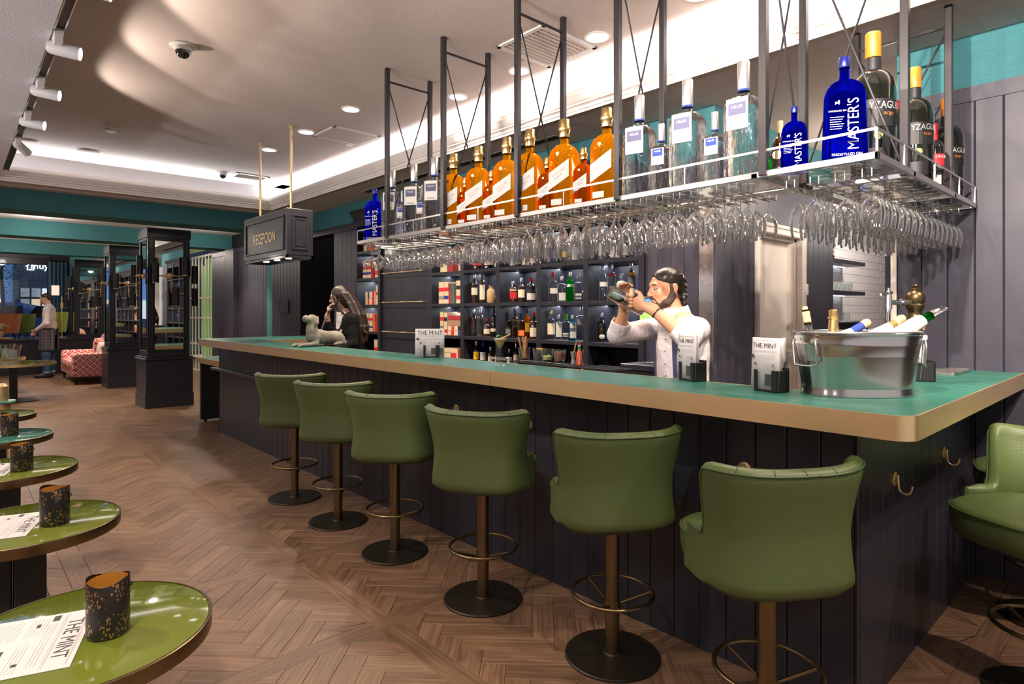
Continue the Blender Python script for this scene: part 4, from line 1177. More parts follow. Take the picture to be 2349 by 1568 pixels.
# ================================================================ BOTTLES
def bottle_parts(t, h, r, e=2.0, ay=None, body=0.60, sh=0.13, nr=0.28, glass=g_gin, cap=cap_silver, caph=0.14, capr=1.12, taper=1.0, cork=False, n=24, foot=1.0, bulge=0.0):
    """a bottle of height h and half-width r with its cap, standing at the origin of t"""
    ay = ay or r; q = nr
    hb, hs_ = h * body, h * (body + sh)
    m = MB()
    pr = [(0.0, 0.002), (0.90 * foot, 0.001), (0.985 * foot, 0.006), (foot, 0.014)]
    if bulge: pr += [(foot + (taper - foot) * k / 5 + bulge * math.sin(PI * k / 5), 0.014 + (hb - 0.014) * k / 5) for k in range(1, 6)]
    else: pr += [(taper, hb)]
    last = pr[-1][0]
    for k in range(1, 7):
        a = k / 6 * PI / 2
        pr.append((q + (last - q) * math.cos(a) ** 1.1 if k < 6 else q, hb + (hs_ - hb) * math.sin(a) ** 1.0))
    neck_top = h * (1 - caph * 0.55)
    rs = []
    for sc, z in pr:
        ex = e if z < hb + 1e-6 else e + (2 - e) * min(1, (z - hb) / max(hs_ - hb, 1e-6))
        ring = []
        for i in range(n):
            a = 2 * PI * (i + .5) / n; c_, d_ = math.cos(a), math.sin(a); w = (abs(c_) ** ex + abs(d_) ** ex) ** (-1 / ex)
            fy = ay if z <= hb + 1e-6 else ay + (r - ay) * min(1, (z - hb) / max(hs_ - hb, 1e-6))
            ring.append((r * sc * c_ * w, fy * sc * d_ * w, z))
        rs.append(ring)
    for z in (neck_top,):
        rs.append([(r * q * math.cos(2 * PI * (i + .5) / n), r * q * math.sin(2 * PI * (i + .5) / n), z) for i in range(n)])
    m.rings(rs)
    m.build('glass_body', glass, t, smooth=45)
    c0 = h * (1 - caph)
    rc = r * q * capr
    if cork: cm = [(rc * 1.0, c0), (rc * 1.0, c0 + (h - c0) * .45), (rc * 1.22, c0 + (h - c0) * .5), (rc * 1.22, h - 0.003), (rc * 1.1, h)]
    else: cm = [(rc, c0), (rc * 1.03, c0 + 0.002), (rc * 1.03, h - 0.004), (rc * 0.93, h)]
    MB().lathe(cm, 18).build('cap', cap, t, smooth=35)
def arc_label(t, r, z0, z1, mat, a=62, ay=None, name='label', off=0.0012, a0=0.0, parent=None):
    m = MB(); ay = ay or r
    m.grid(lambda u, v: ((r + off) * math.sin(R(a0 - a + 2 * a * u)), -(ay + off) * math.cos(R(a0 - a + 2 * a * u)), z0 + (z1 - z0) * v), 10, 1)
    return m.build(name, mat, t)
def flat_label(t, w, y, z0, z1, mat, skew=0.0, name='label', cx=0.0):
    return MB().add([(cx - w, -y - 0.0014, z0 - skew), (cx + w, -y - 0.0014, z0 + skew), (cx + w, -y - 0.0014, z1 + skew), (cx - w, -y - 0.0014, z1 - skew), (cx - w, -y + .0004, z0 - skew), (cx + w, -y + .0004, z0 + skew), (cx + w, -y + .0004, z1 + skew), (cx - w, -y + .0004, z1 - skew)],
                    [(0, 1, 2, 3), (7, 6, 5, 4), (0, 4, 5, 1), (1, 5, 6, 2), (2, 6, 7, 3), (3, 7, 4, 0)]).build(name, mat, t)
# --- overhead bottles
XO = 2.575
def over(px, ytop, X=XO):
    p = onx(px, ytop, X); return p.y, p.z - ZS
def gold_bottle(h, small=False):
    r = h * (0.148 if not small else 0.155)
    t = thing('whisky_bottle', '', 'bottle')
    bottle_parts(t, h, r, 7, r * .86, 0.56, 0.16, 0.33, g_amber2 if small else g_amber, gold, 0.20, 1.12, n=28)
    MB().lathe([(r * .39, h * .80), (r * .39, h * .86), (r * .44, h * .87), (r * .46, h * .90), (r * .40, h * .925), (r * .40, h * .93)], 20).build('neck_band', gold, t, smooth=40)
    lb = flat_label(t, r * .86, r * .875, h * .27, h * .46, label_white, skew=r * .45)
    tx = lettering('GOLD LABEL', h * .036, face(0, -r * .875 - .0018, h * .39, 0, 0, R(27)), inkgrey, lb, 0.9)
    lettering('RESERVE', h * .032, face(0, -r * .875 - .0018, h * .345, 0, 0, R(27)), inkgrey, lb, 0.9)
    # label folds round to the right-hand side
    ty = r * .95
    MB().add([(r + .001, -ty * .70, h * .27 + r * .48), (r + .001, ty * .1, h * .27 + r * .1), (r + .001, ty * .1, h * .40), (r + .001, -ty * .70, h * .46 + r * .48)], [(0, 1, 2, 3)]).build('label', label_cream, t)
    flat_label(t, r * .46, r * .875, h * .035, h * .10, label_white, cx=-r * .2)
    MB().lathe([(r * .13, 0), (r * .13, .002), (0, .002)], 10).build('crest', gold, t).matrix_local = face(-r * .1, -r * .87, h * .60)
    return t
def clear_bottle(h, small=False):
    r = h * .148
    t = thing('gin_bottle', '', 'bottle')
    bottle_parts(t, h, r, 5.0, r * .9, 0.60, 0.10, 0.30, g_gin, cap_silver, 0.24, 1.10, n=28)
    MB().lathe([(r * .335, h * .745), (r * .335, h * .768)], 18).build('neck_ring', label_blue, t, smooth=40)
    lb = flat_label(t, r * .62, r * .92, h * .40, h * .66 if not small else h * .63, label_white)
    flat_label(t, r * .5, r * .935, h * .52, h * .62, label_blue if small else pmat_once('label_grey', (0.10, 0.10, 0.16), rough=.85, spec=.1), name='label_crest')
    lettering('MILLER', h * .034, face(0, -r * .935 - .002, h * .585), label_white, lb, 0.9)
    lettering('IMPORTED', h * .026, face(0, -r * .92 - .002, h * .425), label_blue, lb, 0.9)
    MB().box(-r * .95, r * .95, -r * .8, r * .8, 0.003, 0.02, .003)
    return t
def pmat_once(n, c, **k): return MATS.get(n) or pmat(n, c, **k)
def blue_bottle(h):
    r = h * .19
    t = thing('gin_bottle', '', 'bottle')
    bottle_parts(t, h, r, 6.0, r * .62, 0.62, 0.16, 0.22, g_blue, pmat_once('cap_navy', (0.02, 0.03, 0.22), rough=.25, metal=.6), 0.10, 1.15, n=28, taper=.90)
    lettering("MASTER'S", h * .135, face(r * .30, -r * .62 - .002, h * .33, 0, 0, R(90)), label_white, t, 0.85)
    lettering('LONDON DRY GIN', h * .022, face(-r * .42, -r * .62 - .002, h * .46), label_white, t, 0.8)
    lettering('PREDISTILLED GIN', h * .035, face(0, -r * .64 - .002, h * .045), label_white, t, 0.9)
    cr_ = MB(face(-r * .42, -r * .62 - .001, h * .54)); cr_.box(-h * .02, h * .02, -h * .008, h * .008, 0, .001); cr_.box(h * .005, h * .018, 0, h * .022, 0, .001); cr_.box(-h * .02, -h * .014, -h * .02, 0, 0, .001); cr_.box(h * .01, h * .016, -h * .02, 0, 0, .001)
    cr_.build('lion_emblem', label_white, t)
    ln = MB()
    for k in range(6): ln.box(-r * .75, -r * (.12 + .06 * (k % 3)), -r * .625 - .001, -r * .62, h * (.40 - k * .022), h * (.406 - k * .022))
    ln.build('small_print', label_white, t)
    return t
def dark_bottle(h, cap=cap_orange, r_=.135, red=False):
    r = h * r_
    t = thing('vermouth_bottle', '', 'bottle')
    bottle_parts(t, h, r, 2.0, None, 0.60, 0.14, 0.32, g_dark, cap, 0.17, 1.10, n=28)
    MB().lathe([(r * .345, h * .745), (r * .345, h * .825)], 18).build('neck_label', label_black if not red else label_red, t, smooth=40)
    lb = arc_label(t, r, h * .34, h * .52, label_red if red else label_black, 58)
    curved_text('YZAGUIRRE', r * .50, r + .002, h * .475, -22, label_white, lb, .8)
    if not red:
        curved_text('ROJO', r * .2, r + .002, h * .42, 15, label_orange, lb, 1)
        MB(face(r * .0, -r - .002, h * .28)).lathe([(r * .2, 0), (r * .2, .001)], 14).build('seal', pmat_once('seal_olive', (0.25, 0.26, 0.10)), t)
    arc_label(t, r, h * .06, h * .20, label_black if not red else label_cream, 30)
    return t
def front(x, y, extra=0):      # turn the bottle's front (-Y) towards the room, like in the photograph
    return math.atan2(y, x) - R(90) + extra
OB = []
def put(t, px, ytop, label, X=XO, extra=0, group=None):
    y, h = over(px, ytop, X)
    t.location = (X, y, ZS + 0.0005); t.rotation_euler = (0, 0, front(X, y, extra)); t['label'] = label
    if group: t['group'] = group
    WM[t.name] = Matrix.Translation(t.location) @ Matrix.Rotation(t.rotation_euler.z, 4, 'Z')
gx = [(1041, 353, 'first large amber whisky bottle from the far end, white slanted label'), (1098, 336, 'second large amber whisky bottle from the far end'), (1163, 316, 'third large amber whisky bottle, just left of the third frame post'),
      (1216, 297, 'fourth large amber whisky bottle, just right of the frame post'), (1295, 275, 'fifth large amber whisky bottle between two small ones'), (1392, 249, 'tallest amber whisky bottle, nearest, beside a frame post')]
for px, yt, lb in gx:
    put(gold_bottle(over(px, yt)[1]), px, yt, lb, group='large amber whisky bottles on the hanging shelf', extra=R(-30))
for px, yt, lb in [(1068, 408, 'small amber whisky bottle between the first two large ones'), (1128, 392, 'small amber whisky bottle between second and third large ones'), (1256, 362, 'small amber whisky bottle between fourth and fifth large ones'), (1339, 340, 'small dark amber whisky bottle left of the tallest one')]:
    put(gold_bottle(over(px, yt, XO - .02)[1], True), px, yt, lb, X=XO - .02, group='small amber whisky bottles on the hanging shelf', extra=R(-30))
for px, yt, lb, s in [(900, 393, 'large clear gin bottle at the far end beside the blue one', 0), (950, 378, 'second large clear gin bottle from the far end', 0), (997, 362, 'third large clear gin bottle, left of the amber ones', 0),
                      (1467, 220, 'large clear gin bottle next to the tallest amber bottle', 0), (1577, 184, 'large clear gin bottle between two small clear ones', 0), (1706, 142, 'tallest clear gin bottle near the corner of the shelf', 0),
                      (925, 438, 'small clear gin bottle between the first two large clear ones', 1), (971, 425, 'small clear gin bottle behind the second large clear one', 1), (1517, 285, 'small clear gin bottle with blue label, left of the middle large one', 1), (1640, 258, 'small clear gin bottle with blue label, left of the tallest clear one', 1)]:
    X = XO if not s else XO + .03
    put(clear_bottle(over(px, yt, X)[1], bool(s)), px, yt, lb, X=X, group='clear gin bottles on the hanging shelf', extra=R(-22))
put(blue_bottle(over(860, 434)[1]), 860, 434, 'small cobalt blue gin bottle at the far end of the hanging shelf', extra=R(-25))
put(blue_bottle(over(1822, 245, 2.62)[1]), 1822, 245, 'medium cobalt blue gin bottle with white vertical lettering', X=2.62)
put(blue_bottle(over(1937, 133, 2.56)[1]), 1937, 133, 'largest cobalt blue gin bottle at the corner of the hanging shelf', X=2.56, extra=R(10))
def putr(t, px, yt, label, Y):
    p = ony(px, yt, Y); t.location = (p.x, Y, ZS + .0005); t.rotation_euler = (0, 0, front(p.x, Y, R(12))); t['label'] = label
def hr(px, yt, Y): return ony(px, yt, Y).z - ZS
putr(dark_bottle(hr(2003, 77, 0.93)), 2003, 77, 'tallest black vermouth bottle with orange capsule at the shelf corner', 0.93)
putr(dark_bottle(hr(2098, 157, 0.85)), 2098, 157, 'second black vermouth bottle with orange capsule', 0.85)
putr(dark_bottle(hr(2172, 227, 0.85)), 2172, 227, 'third black vermouth bottle with orange capsule, nearest the wall', 0.85)
putr(dark_bottle(hr(2061, 232, 1.05), cap_red, .12, True), 2061, 232, 'dark bottle with red capsule between the two taller black ones', 1.05)
putr(dark_bottle(hr(2144, 284, 0.79), cap_red, .12, True), 2144, 284, 'dark bottle with red capsule and red label, right of the second black one', 0.79)
# back row near the corner
t = thing('liqueur_bottle', 'dark bottle with round gold medals left of the medium blue bottle', 'bottle'); y, h = over(1790, 278, 2.74)
bottle_parts(t, h, h * .13, 2, None, .6, .14, .32, g_brown, cap_wood, .2); put(t, 1790, 278, t['label'], X=2.74)
MB(face(0, -h * .133, h * .42)).lathe([(h * .07, 0), (h * .07, .002)], 16, -h * .05, 0).lathe([(h * .07, 0), (h * .07, .002)], 16, h * .06, 0).build('medals', gold, t)
arc_label(t, h * .13, h * .08, h * .22, pmat_once('label_aqua', (0.25, 0.5, 0.6)), 40)
t = thing('liqueur_bottle', 'green bottle partly hidden behind the shelf post', 'bottle'); y, h = over(1768, 350, 2.74)
bottle_parts(t, h, h * .14, 2, None, .6, .14, .32, g_green, cap_black, .15); put(t, 1768, 350, t['label'], X=2.74)

# ================================================================ BACK BAR SHELVING
bb = thing('back_bar_shelving', 'tall dark shelving unit with bottles and books behind the bar', 'shelving unit', (4.1, 5.2, 0))
X0, X1 = 4.06, 4.42
UP = [2.906, 3.486, 4.066, 4.651, 5.233, 5.827, 6.974, 7.572]
for i, y in enumerate(UP):
    MB().box(X0, X1, y - 0.028, y + 0.028, 0, 2.62, 0.002).build('upright', navy, bb, world=True)
SHZ = [0.80, 1.155, 1.508, 1.863, 2.225]
for i in range(len(UP) - 1):
    if i == 5: continue
    for z in SHZ: MB().box(X0 + 0.004, X1, UP[i] + 0.028, UP[i + 1] - 0.028, z - 0.034, z, 0.002).build('shelf', navy, bb, world=True)
MB().box(X1, X1 + 0.02, UP[0], UP[-1], 0, 2.62).build('back_panel', navy, bb, world=True)
inv = wm(bb).inverted(); before = set(bpy.data.objects.keys())
boards(bb, 'y', UP[5] + 0.028, UP[6] - 0.028, X0 + 0.05, 0, 2.6, 0.12, navy)
for o in bb.children:
    if o.name not in before: o.location = inv @ o.location
MB().box(X0 + 0.05, X1, UP[5], UP[6], 0, 2.62).build('panel_core', black, bb, world=True)
MB().box(X0, X1, UP[0] + 0.028, UP[5] - 0.028, 0, 0.12).build('plinth', navy, bb, world=True)
for y0, y1, top in ((UP[0] - 0.03, UP[6] + 0.1, 2.70), (UP[6] - 0.05, UP[7] + 0.06, 2.80)):
    c_ = MB(); pr = [(X1, 2.56), (X0 - 0.005, 2.56), (X0 - 0.005, 2.62), (X0 - 0.02, 2.63), (X0 - 0.02, 2.66), (X0 - 0.06, 2.71), (X0 - 0.07, 2.73), (X0 - 0.07, 2.75), (X1, 2.75)]
    if top > 2.75: pr = [(a, b if b < 2.6 else b + .03) for a, b in pr]
    else: pr = [(a + .015, b - .04) for a, b in pr]
    c_.rings([[(a, y, b) for a, b in pr] for y in (y0, y1)]); c_.build('cornice', navy, bb, world=True)
# brass rails on the panelled bay
for z in (1.165, 1.535, 1.90):
    rl = MB(); rl.tube([(X0 - 0.02, UP[5] + 0.12, z), (X0 - 0.02, UP[6] - 0.10, z)], 0.006, 8).build('brass_rail', brass, bb, world=True, smooth=50)
    for y in (UP[5] + 0.17, (UP[5] + UP[6]) / 2, UP[6] - 0.15):
        MB().tube([(X0 + 0.04, y, z), (X0 - 0.02, y, z)], 0.008, 8).ell((X0 - 0.02, y, z), 0.011, 8, 5).build('rail_bracket', brass, bb, world=True, smooth=50)
# --- small bottles
SHIX = {'A': 1.863, 'B': 1.508, 'C': 1.155, 'D': 0.80}
BASEPX = {}
KIND = dict(
    round=dict(e=2, body=.60, sh=.14, nr=.34), tall=dict(e=2, body=.66, sh=.12, nr=.34), square=dict(e=5, body=.62, sh=.10, nr=.34),
    squat=dict(e=2, body=.55, sh=.12, nr=.30), cone=dict(e=2, body=.35, sh=.40, nr=.28), flat=dict(e=3, body=.60, sh=.14, nr=.3))
LABS = dict(w=label_white, c=label_cream, r=label_red, b=label_blue, y=label_yellow, g=label_green, k=label_black, o=label_orange, p=label_pink, s=label_silver)
GLS = dict(clear=g_clear, amber=g_brown, dark=g_dark, green=g_green, blue=g_blue, frost=g_frost, aqua=g_aqua, red=g_red, whisky=g_amber2, grey=pmat('smoke_bottle', (0.09, 0.09, 0.10), 0.2), cola=g_brown)
CAPS = dict(k=cap_black, s=cap_silver, r=cap_red, g=gold, y=label_yellow, n=label_green, w=cap_wood, b=label_blue, p=pmat('burgundy_capsule', (0.12, 0.01, 0.02), 0.4))
cnt = [0]
def small(cx, ytop, sh, kind, gl, cap, labs, label, w=None, X=4.17):
    """cx, ytop in the photograph; sh = shelf letter"""
    z0 = SHIX[sh]; px = cx; p = onx(px, ytop, X); h = max(0.12, p.z - z0)
    t_ = X / ray(px, ytop).x
    r = (w / FPX * t_ / 2) if w else h * .13
    t = thing('bottle', label, 'bottle')
    k = KIND[kind]
    bottle_parts(t, h, r, k['e'], r * (.8 if k['e'] > 2 else 1), k['body'], k['sh'], k['nr'], GLS[gl], CAPS[cap], .16 if cap != 'w' else .10, 1.12, n=16)
    for lab, a, b in labs:
        if k['e'] > 2: flat_label(t, r * .78, r * .82, h * a, h * b, LABS[lab])
        else: arc_label(t, r * 1.004, h * a, h * b, LABS[lab], 60)
    t.location = (X, p.y, z0 + .0005); t.rotation_euler = (0, 0, front(X, p.y, R(8)))
    WM[t.name] = Matrix.Translation(t.location) @ Matrix.Rotation(t.rotation_euler.z, 4, 'Z')
    return t
def cx5(x): return 1000 + x / 4.698
def cy5(y): return 540 + y / 4.698
def sm5(x, y, sh, kind, gl, cap, labs, label, w=None, X=4.17):
    return small(cx5(x), cy5(y), sh, kind, gl, cap, labs, label, w / 4.698 if w else None, X)
# shelf B
sm5(412, 410, 'B', 'round', 'amber', 's', [('c', .28, .52)], 'dark rum bottle with an oval cream label, leftmost on the third shelf', 72)
sm5(497, 408, 'B', 'tall', 'amber', 'p', [('c', .12, .62)], 'dark bottle with burgundy capsule and tall cream label', 62)
t = thing('sack_wrapped_bottle', 'bottle wrapped in a tied burlap sack', 'bottle')
sack = pmat('burlap', (0.52, 0.33, 0.16), .9, bump=(60, .6), var=(20, .2)); p = onx(cx5(592), cy5(535), 4.17); h = p.z - 1.508
MB().lathe([(0, 0.001), (.036, .002), (.042, .02), (.043, h * .6), (.036, h * .74), (.018, h * .84), (.020, h * .90), (.030, h), (.001, h * .97)], 18).build('sack', sack, t, smooth=60)
MB().lathe([(.019, h * .83), (.021, h * .845), (.019, h * .86)], 12).build('tie', cap_wood, t); t.location = (4.17, p.y, 1.5085)
sm5(655, 560, 'B', 'squat', 'amber', 'k', [('c', .25, .5)], 'short dark bottle right of the burlap sack', 44, 4.25)
sm5(828, 490, 'B', 'square', 'amber', 's', [('r', .18, .5), ('c', .55, .6)], 'square amber whisky decanter with reddish label', 88)
sm5(918, 455, 'B', 'round', 'amber', 's', [('c', .20, .52)], 'amber scotch bottle with ornate cream label', 78)
sm5(1022, 450, 'B', 'round', 'dark', 'r', [('w', .10, .36), ('k', .40, .5)], 'dark green whisky bottle with red cap and white label', 100)
sm5(1098, 465, 'B', 'tall', 'dark', 'k', [('o', .18, .35), ('w', .40, .62)], 'dark bottle with white and orange labels at the end of its bay', 42)
sm5(1262, 395, 'B', 'square', 'clear', 'r', [('w', .28, .46)], 'square clear gin bottle with red cap and numbered label', 96)
sm5(1355, 440, 'B', 'square', 'clear', 's', [('w', .05, .36)], 'clear bottle with white cityscape print', 92)
sm5(1445, 392, 'B', 'round', 'green', 's', [('s', .50, .58)], 'emerald green gin bottle with silver band', 88)
sm5(1533, 420, 'B', 'square', 'clear', 's', [('w', .1, .3), ('b', .14, .22)], 'clear bottle with small blue picture label', 90)
sm5(1600, 515, 'B', 'squat', 'aqua', 's', [('w', .5, .6)], 'short aqua bottle at the right end of the gin bay', 60)
sm5(1803, 312, 'B', 'round', 'clear', 's', [('w', .40, .52)], 'clear vodka bottle with a white band, left in the last bay', 88)
sm5(1893, 305, 'B', 'tall', 'clear', 's', [('p', .15, .30), ('r', .66, .73)], 'clear bottle with red disc and pink label', 84)
sm5(1893, 305, 'B', 'tall', 'red', 'r', [], 'red liquor inside', 70) if False else None
t = sm5(1998, 410, 'B', 'round', 'frost', 's', [], 'frosted vodka bottle with yellow lettering', 108)
hh = onx(cx5(1998), cy5(410), 4.17).z - 1.508
lettering('ABSOLUT', hh * .095, face(0, -hh * .19, hh * .56), label_yellow, t, .8); lettering('CITRON', hh * .095, face(0, -hh * .19, hh * .45), label_yellow, t, .8)
sm5(2105, 290, 'B', 'tall', 'grey', 's', [('y', .66, .74), ('c', .13, .32)], 'dark clear bottle with a yellow disc and pale label', 88)
sm5(2193, 297, 'B', 'round', 'clear', 'b', [('b', .28, .55)], 'clear vodka bottle with blue label at the end of the third shelf', 60)
# shelf C
sm5(408, 790, 'C', 'round', 'amber', 's', [('k', .1, .4)], 'dark rum bottle leftmost on the second shelf', 72)
sm5(478, 790, 'C', 'tall', 'grey', 's', [('k', .08, .62)], 'matt black bottle with a gold triangle', 78)
sm5(545, 890, 'C', 'squat', 'amber', 'r', [('c', .15, .42)], 'short dark rum bottle with oval cream label', 72)
t = sm5(627, 765, 'C', 'cone', 'dark', 'k', [('c', .18, .28)], 'tall dark bottle in a white net', 88)
hh = onx(cx5(627), cy5(765), 4.17).z - 1.155
net = MB()
for k in range(8):
    for s in (-1, 1):
        pts = []
        for q in range(11):
            f = q / 10; z = hh * (.03 + .75 * f); a = 2 * PI * k / 8 + s * f * 2.2
            rr = .034 * 1.02 if z < hh * .35 else .034 * (1.02 - .72 * ((z - hh * .35) / (hh * .43)) ** 1.2)
            pts.append((rr * math.cos(a), rr * math.sin(a), z))
        net.tube(pts, .0009, 3)
net.build('net', label_white, t)
sm5(772, 830, 'C', 'square', 'amber', 'k', [('k', .08, .45), ('w', .15, .35)], 'square black-labelled whiskey bottle', 66)
sm5(852, 790, 'C', 'square', 'amber', 'k', [('k', .38, .6), ('y', .60, .61), ('y', .37, .38)], 'whisky bottle with slanted black and gold label', 76, 4.22)
sm5(915, 835, 'C', 'square', 'amber', 'k', [('o', .10, .32)], 'dark bottle with orange-red label', 82)
sm5(988, 790, 'C', 'round', 'whisky', 'k', [('y', .22, .52)], 'bourbon bottle with yellow label', 66, 4.22)
sm5(1057, 828, 'C', 'squat', 'amber', 'r', [('c', .08, .42)], 'bourbon bottle dipped in red wax with cream label', 106)
sm5(1102, 925, 'C', 'squat', 'amber', 'k', [('w', .1, .5)], 'small bottle with white label right of the red wax one', 36)
sm5(1238, 808, 'C', 'round', 'clear', 'g', [('c', .18, .56)], 'clear gin bottle with tall cream label', 88)
sm5(1320, 852, 'C', 'square', 'clear', 's', [('w', .12, .70)], 'clear square gin bottle with white arched label', 80)
t = sm5(1400, 845, 'C', 'square', 'clear', 'n', [('w', .14, .28), ('g', .17, .23)], 'wide clear bottle with big green cap', 100)
hh = onx(cx5(1400), cy5(845), 4.17).z - 1.155
MB().lathe([(.017, hh * .77), (.017, hh * 1.0)], 16).build('stopper', label_green, t, smooth=40)
sm5(1472, 855, 'C', 'square', 'aqua', 's', [('w', .10, .68), ('b', .35, .5)], 'turquoise gin bottle with white oval label', 84)
sm5(1562, 755, 'C', 'square', 'clear', 's', [('s', .46, .62)], 'tall wide clear bottle with silver crest', 112)
sm5(1608, 895, 'C', 'tall', 'blue', 'b', [('w', .5, .6), ('r', .2, .3)], 'blue bottle with white letters at the end of its bay', 44, 4.24)
t = sm5(1785, 832, 'C', 'round', 'dark', 's', [], 'black liqueur bottle with white oval label and red seal', 84)
hh = onx(cx5(1785), cy5(832), 4.17).z - 1.155
MB().ell((0, -.018, hh * .18), (.026, .02, hh * .13)).build('oval_label', label_white, t, smooth=60)
MB().ell((-.004, -.028, hh * .44), (.012, .006, .012), 10, 6).build('seal', label_red, t, smooth=60)
t = sm5(1915, 868, 'C', 'squat', 'amber', 'y', [('y', .08, .28)], 'dark orange liqueur bottle with yellow label and ribbon', 92)
MB().add([(-.010, -.036, .07), (.004, -.036, .07), (.010, -.014, .20), (.0, -.014, .20)], [(0, 1, 2, 3)]).build('ribbon', label_orange, t)
# shelf D (only tops show above the counter)
for x, y, g_, cp, lb, w, n_ in ((437, 1135, 'dark', 's', 'y', 76, 'bottle top with yellow label behind the counter, leftmost'), (508, 1137, 'blue', 'b', 'w', 74, 'dark blue bottle behind the counter'), (588, 1200, 'amber', 's', 'c', 62, 'short bottle behind the cocktail saucer'),
                                (657, 1200, 'amber', 'w', 'c', 50, 'small bottle behind the cocktail stem'), (790, 1222, 'dark', 's', 'w', 60, 'short round bottle left of the cinnamon glass'), (862, 1160, 'amber', 's', 'c', 62, 'amber bottle with cream label left of the cinnamon glass'),
                                (1590, 1225, 'amber', 's', 'w', 56, 'bottle behind the hot sauce bottle')):
    sm5(x, y, 'D', 'round', g_, cp, [(lb, .35, .62)], n_, w)
# shelf A: the lower parts show under the hanging glasses
def rowA(xs, base):
    for x, g_, cp, labs, w, n_, hh in xs:
        p = onx(cx5(x), 600, 4.17); top = onx(cx5(x), 600, 4.17)
        zt = 1.863 + hh; t_ = 4.17 / ray(cx5(x), 600).x; ytop = 714 - (zt - H) / t_ * FPX
        small(cx5(x), ytop, 'A', 'squat' if hh < .25 else 'round', g_, cp, labs, n_, w / 4.698)
rowA([(440, 'amber', 's', [('r', .2, .3)], 110, 'wide dark bottle under the cocktail glasses, leftmost on the top shelf', .24), (563, 'dark', 'k', [('c', .2, .4)], 104, 'round black bottle on the top shelf', .22), (652, 'amber', 'r', [('w', .08, .3)], 52, 'bottle with white label at the end of the first top-shelf bay', .27),
      (822, 'amber', 's', [('w', .06, .42)], 78, 'bottle with tall white label on the top shelf', .28), (885, 'blue', 's', [('g', .1, .2)], 60, 'dark blue and gold bottle on the top shelf', .26), (965, 'whisky', 'k', [('c', .05, .32)], 82, 'honey coloured bottle with cream label on the top shelf', .27), (1048, 'amber', 'k', [('c', .1, .3)], 84, 'dark round bottle with curved label on the top shelf', .24),
      (1278, 'aqua', 's', [('b', .2, .5)], 46, 'teal skull-print bottle on the top shelf', .27), (1335, 'green', 'k', [], 40, 'dark green bottle on the top shelf', .26), (1392, 'clear', 's', [('y', .2, .4)], 78, 'ribbed clear bottle on the top shelf', .27), (1490, 'clear', 's', [('w', .08, .5)], 84, 'pale bottle with green tinted label on the top shelf', .28), (1585, 'clear', 's', [('w', .12, .3)], 60, 'clear bottle with small white label on the top shelf', .27)], 0)
rowA([(1788, 'grey', 's', [('w', .15, .55)], 84, 'dark bottle with a white diamond label on the top shelf', .27), (1925, 'dark', 'k', [('w', .05, .42)], 118, 'wide black bottle with large white label on the top shelf', .26), (2042, 'dark', 'w', [('w', .12, .48)], 86, 'black apothecary bottle with white diamond label on the top shelf', .22), (2180, 'clear', 's', [('r', .5, .6)], 66, 'clear bottle at the right end of the top shelf', .29)], 0)

# --- books
def book(y0, y1, z, h, d, cover, labs, label, flat=False, lean=0.0, X=4.10):
    t = thing('book', label, 'book', (X, y0, z))
    w = y1 - y0
    mt = Matrix.Rotation(lean, 4, 'X')
    b1 = MB(mt); 
    b1.box(0, d, 0, w, 0, .004, .001) if flat else b1.box(0, d, 0, .003, 0, h)
    if flat:
        b1.box(0, d, 0, w, h - .004, h, .001); b1.box(0, .005, 0, w, 0, h, .0015)
        b1.build('cover', cover, t); MB(mt).box(.006, d - .004, .003, w - .003, .004, h - .004).build('pages', paper, t)
    else:
        b1.box(0, d, w - .003, w, 0, h); b1.box(0, .005, 0, w, 0, h, .0015)
        b1.build('cover', cover, t); MB(mt).box(.006, d - .004, .003, w - .003, .003, h - .003).build('pages', paper, t)
    for lb, a, b in labs:
        if flat: MB(mt).box(-.0012, .0002, w * a, w * b, .002, h - .002).build('spine_label', LABS[lb], t)
        else: MB(mt).box(-.0012, .0002, .002, w - .002, h * a, h * b).build('spine_label', LABS[lb], t)
    return t
vell = pmat('vellum_cover', (0.62, 0.49, 0.32), .7, var=(12, .18)); redc = pmat('red_cloth', (0.35, .02, .025), .7); orgc = pmat('orange_cloth', (.60, .12, .04), .7); grnc = pmat('grey_green_cloth', (.10, .12, .10), .7); brnc = pmat('tan_leather', (.34, .20, .13), .6, bump=(60, .4))
# bay nearest the bottles (px 993-1066): Y 5.26..5.80 ; left bay (px 823-875): Y 7.0..7.54
def yy(px): return onx(px, 700, 4.10).y
NB = ['third shelf', 'second shelf', 'lowest visible shelf', 'top shelf']
for nm, a in (('B', 1.508),):
    book(yy(1018), yy(1006.5), a, .245, .2, vell, [('r', .56, .74), ('s', .2, .36)], 'vellum book with red and grey spine labels, first on the third shelf beside the bottles')
    book(yy(1029), yy(1018.3), a, .245, .2, vell, [('r', .56, .74), ('b', .2, .36)], 'vellum book with red and blue spine labels, second on the third shelf')
    book(yy(1034), yy(1030), a, .225, .2, redc, [], 'thin red book leaning behind the two vellum books', lean=R(-4))
    book(yy(1038), yy(1034.2), a, .22, .2, grnc, [], 'thin grey-green book leaning left', lean=R(-7))
    book(yy(1043), yy(1038.6), a, .22, .2, grnc, [], 'second thin grey-green leaning book', lean=R(-7))
    book(yy(1056), yy(1046.5), a, .25, .2, vell, [('k', .62, .78), ('r', .18, .34)], 'vellum book with black label right of the grey-green books')
    book(yy(1063.5), yy(1056.3), a, .25, .2, vell, [('r', .55, .72)], 'last vellum book on the third shelf')
a = 1.155
book(yy(1017), yy(1009.5), a, .26, .2, vell, [('r', .62, .78), ('s', .3, .4)], 'upright vellum book, first on the second shelf beside the bottles')
book(yy(1026), yy(1018), a, .25, .2, vell, [('k', .62, .8), ('r', .1, .25)], 'upright vellum book with black label on the second shelf')
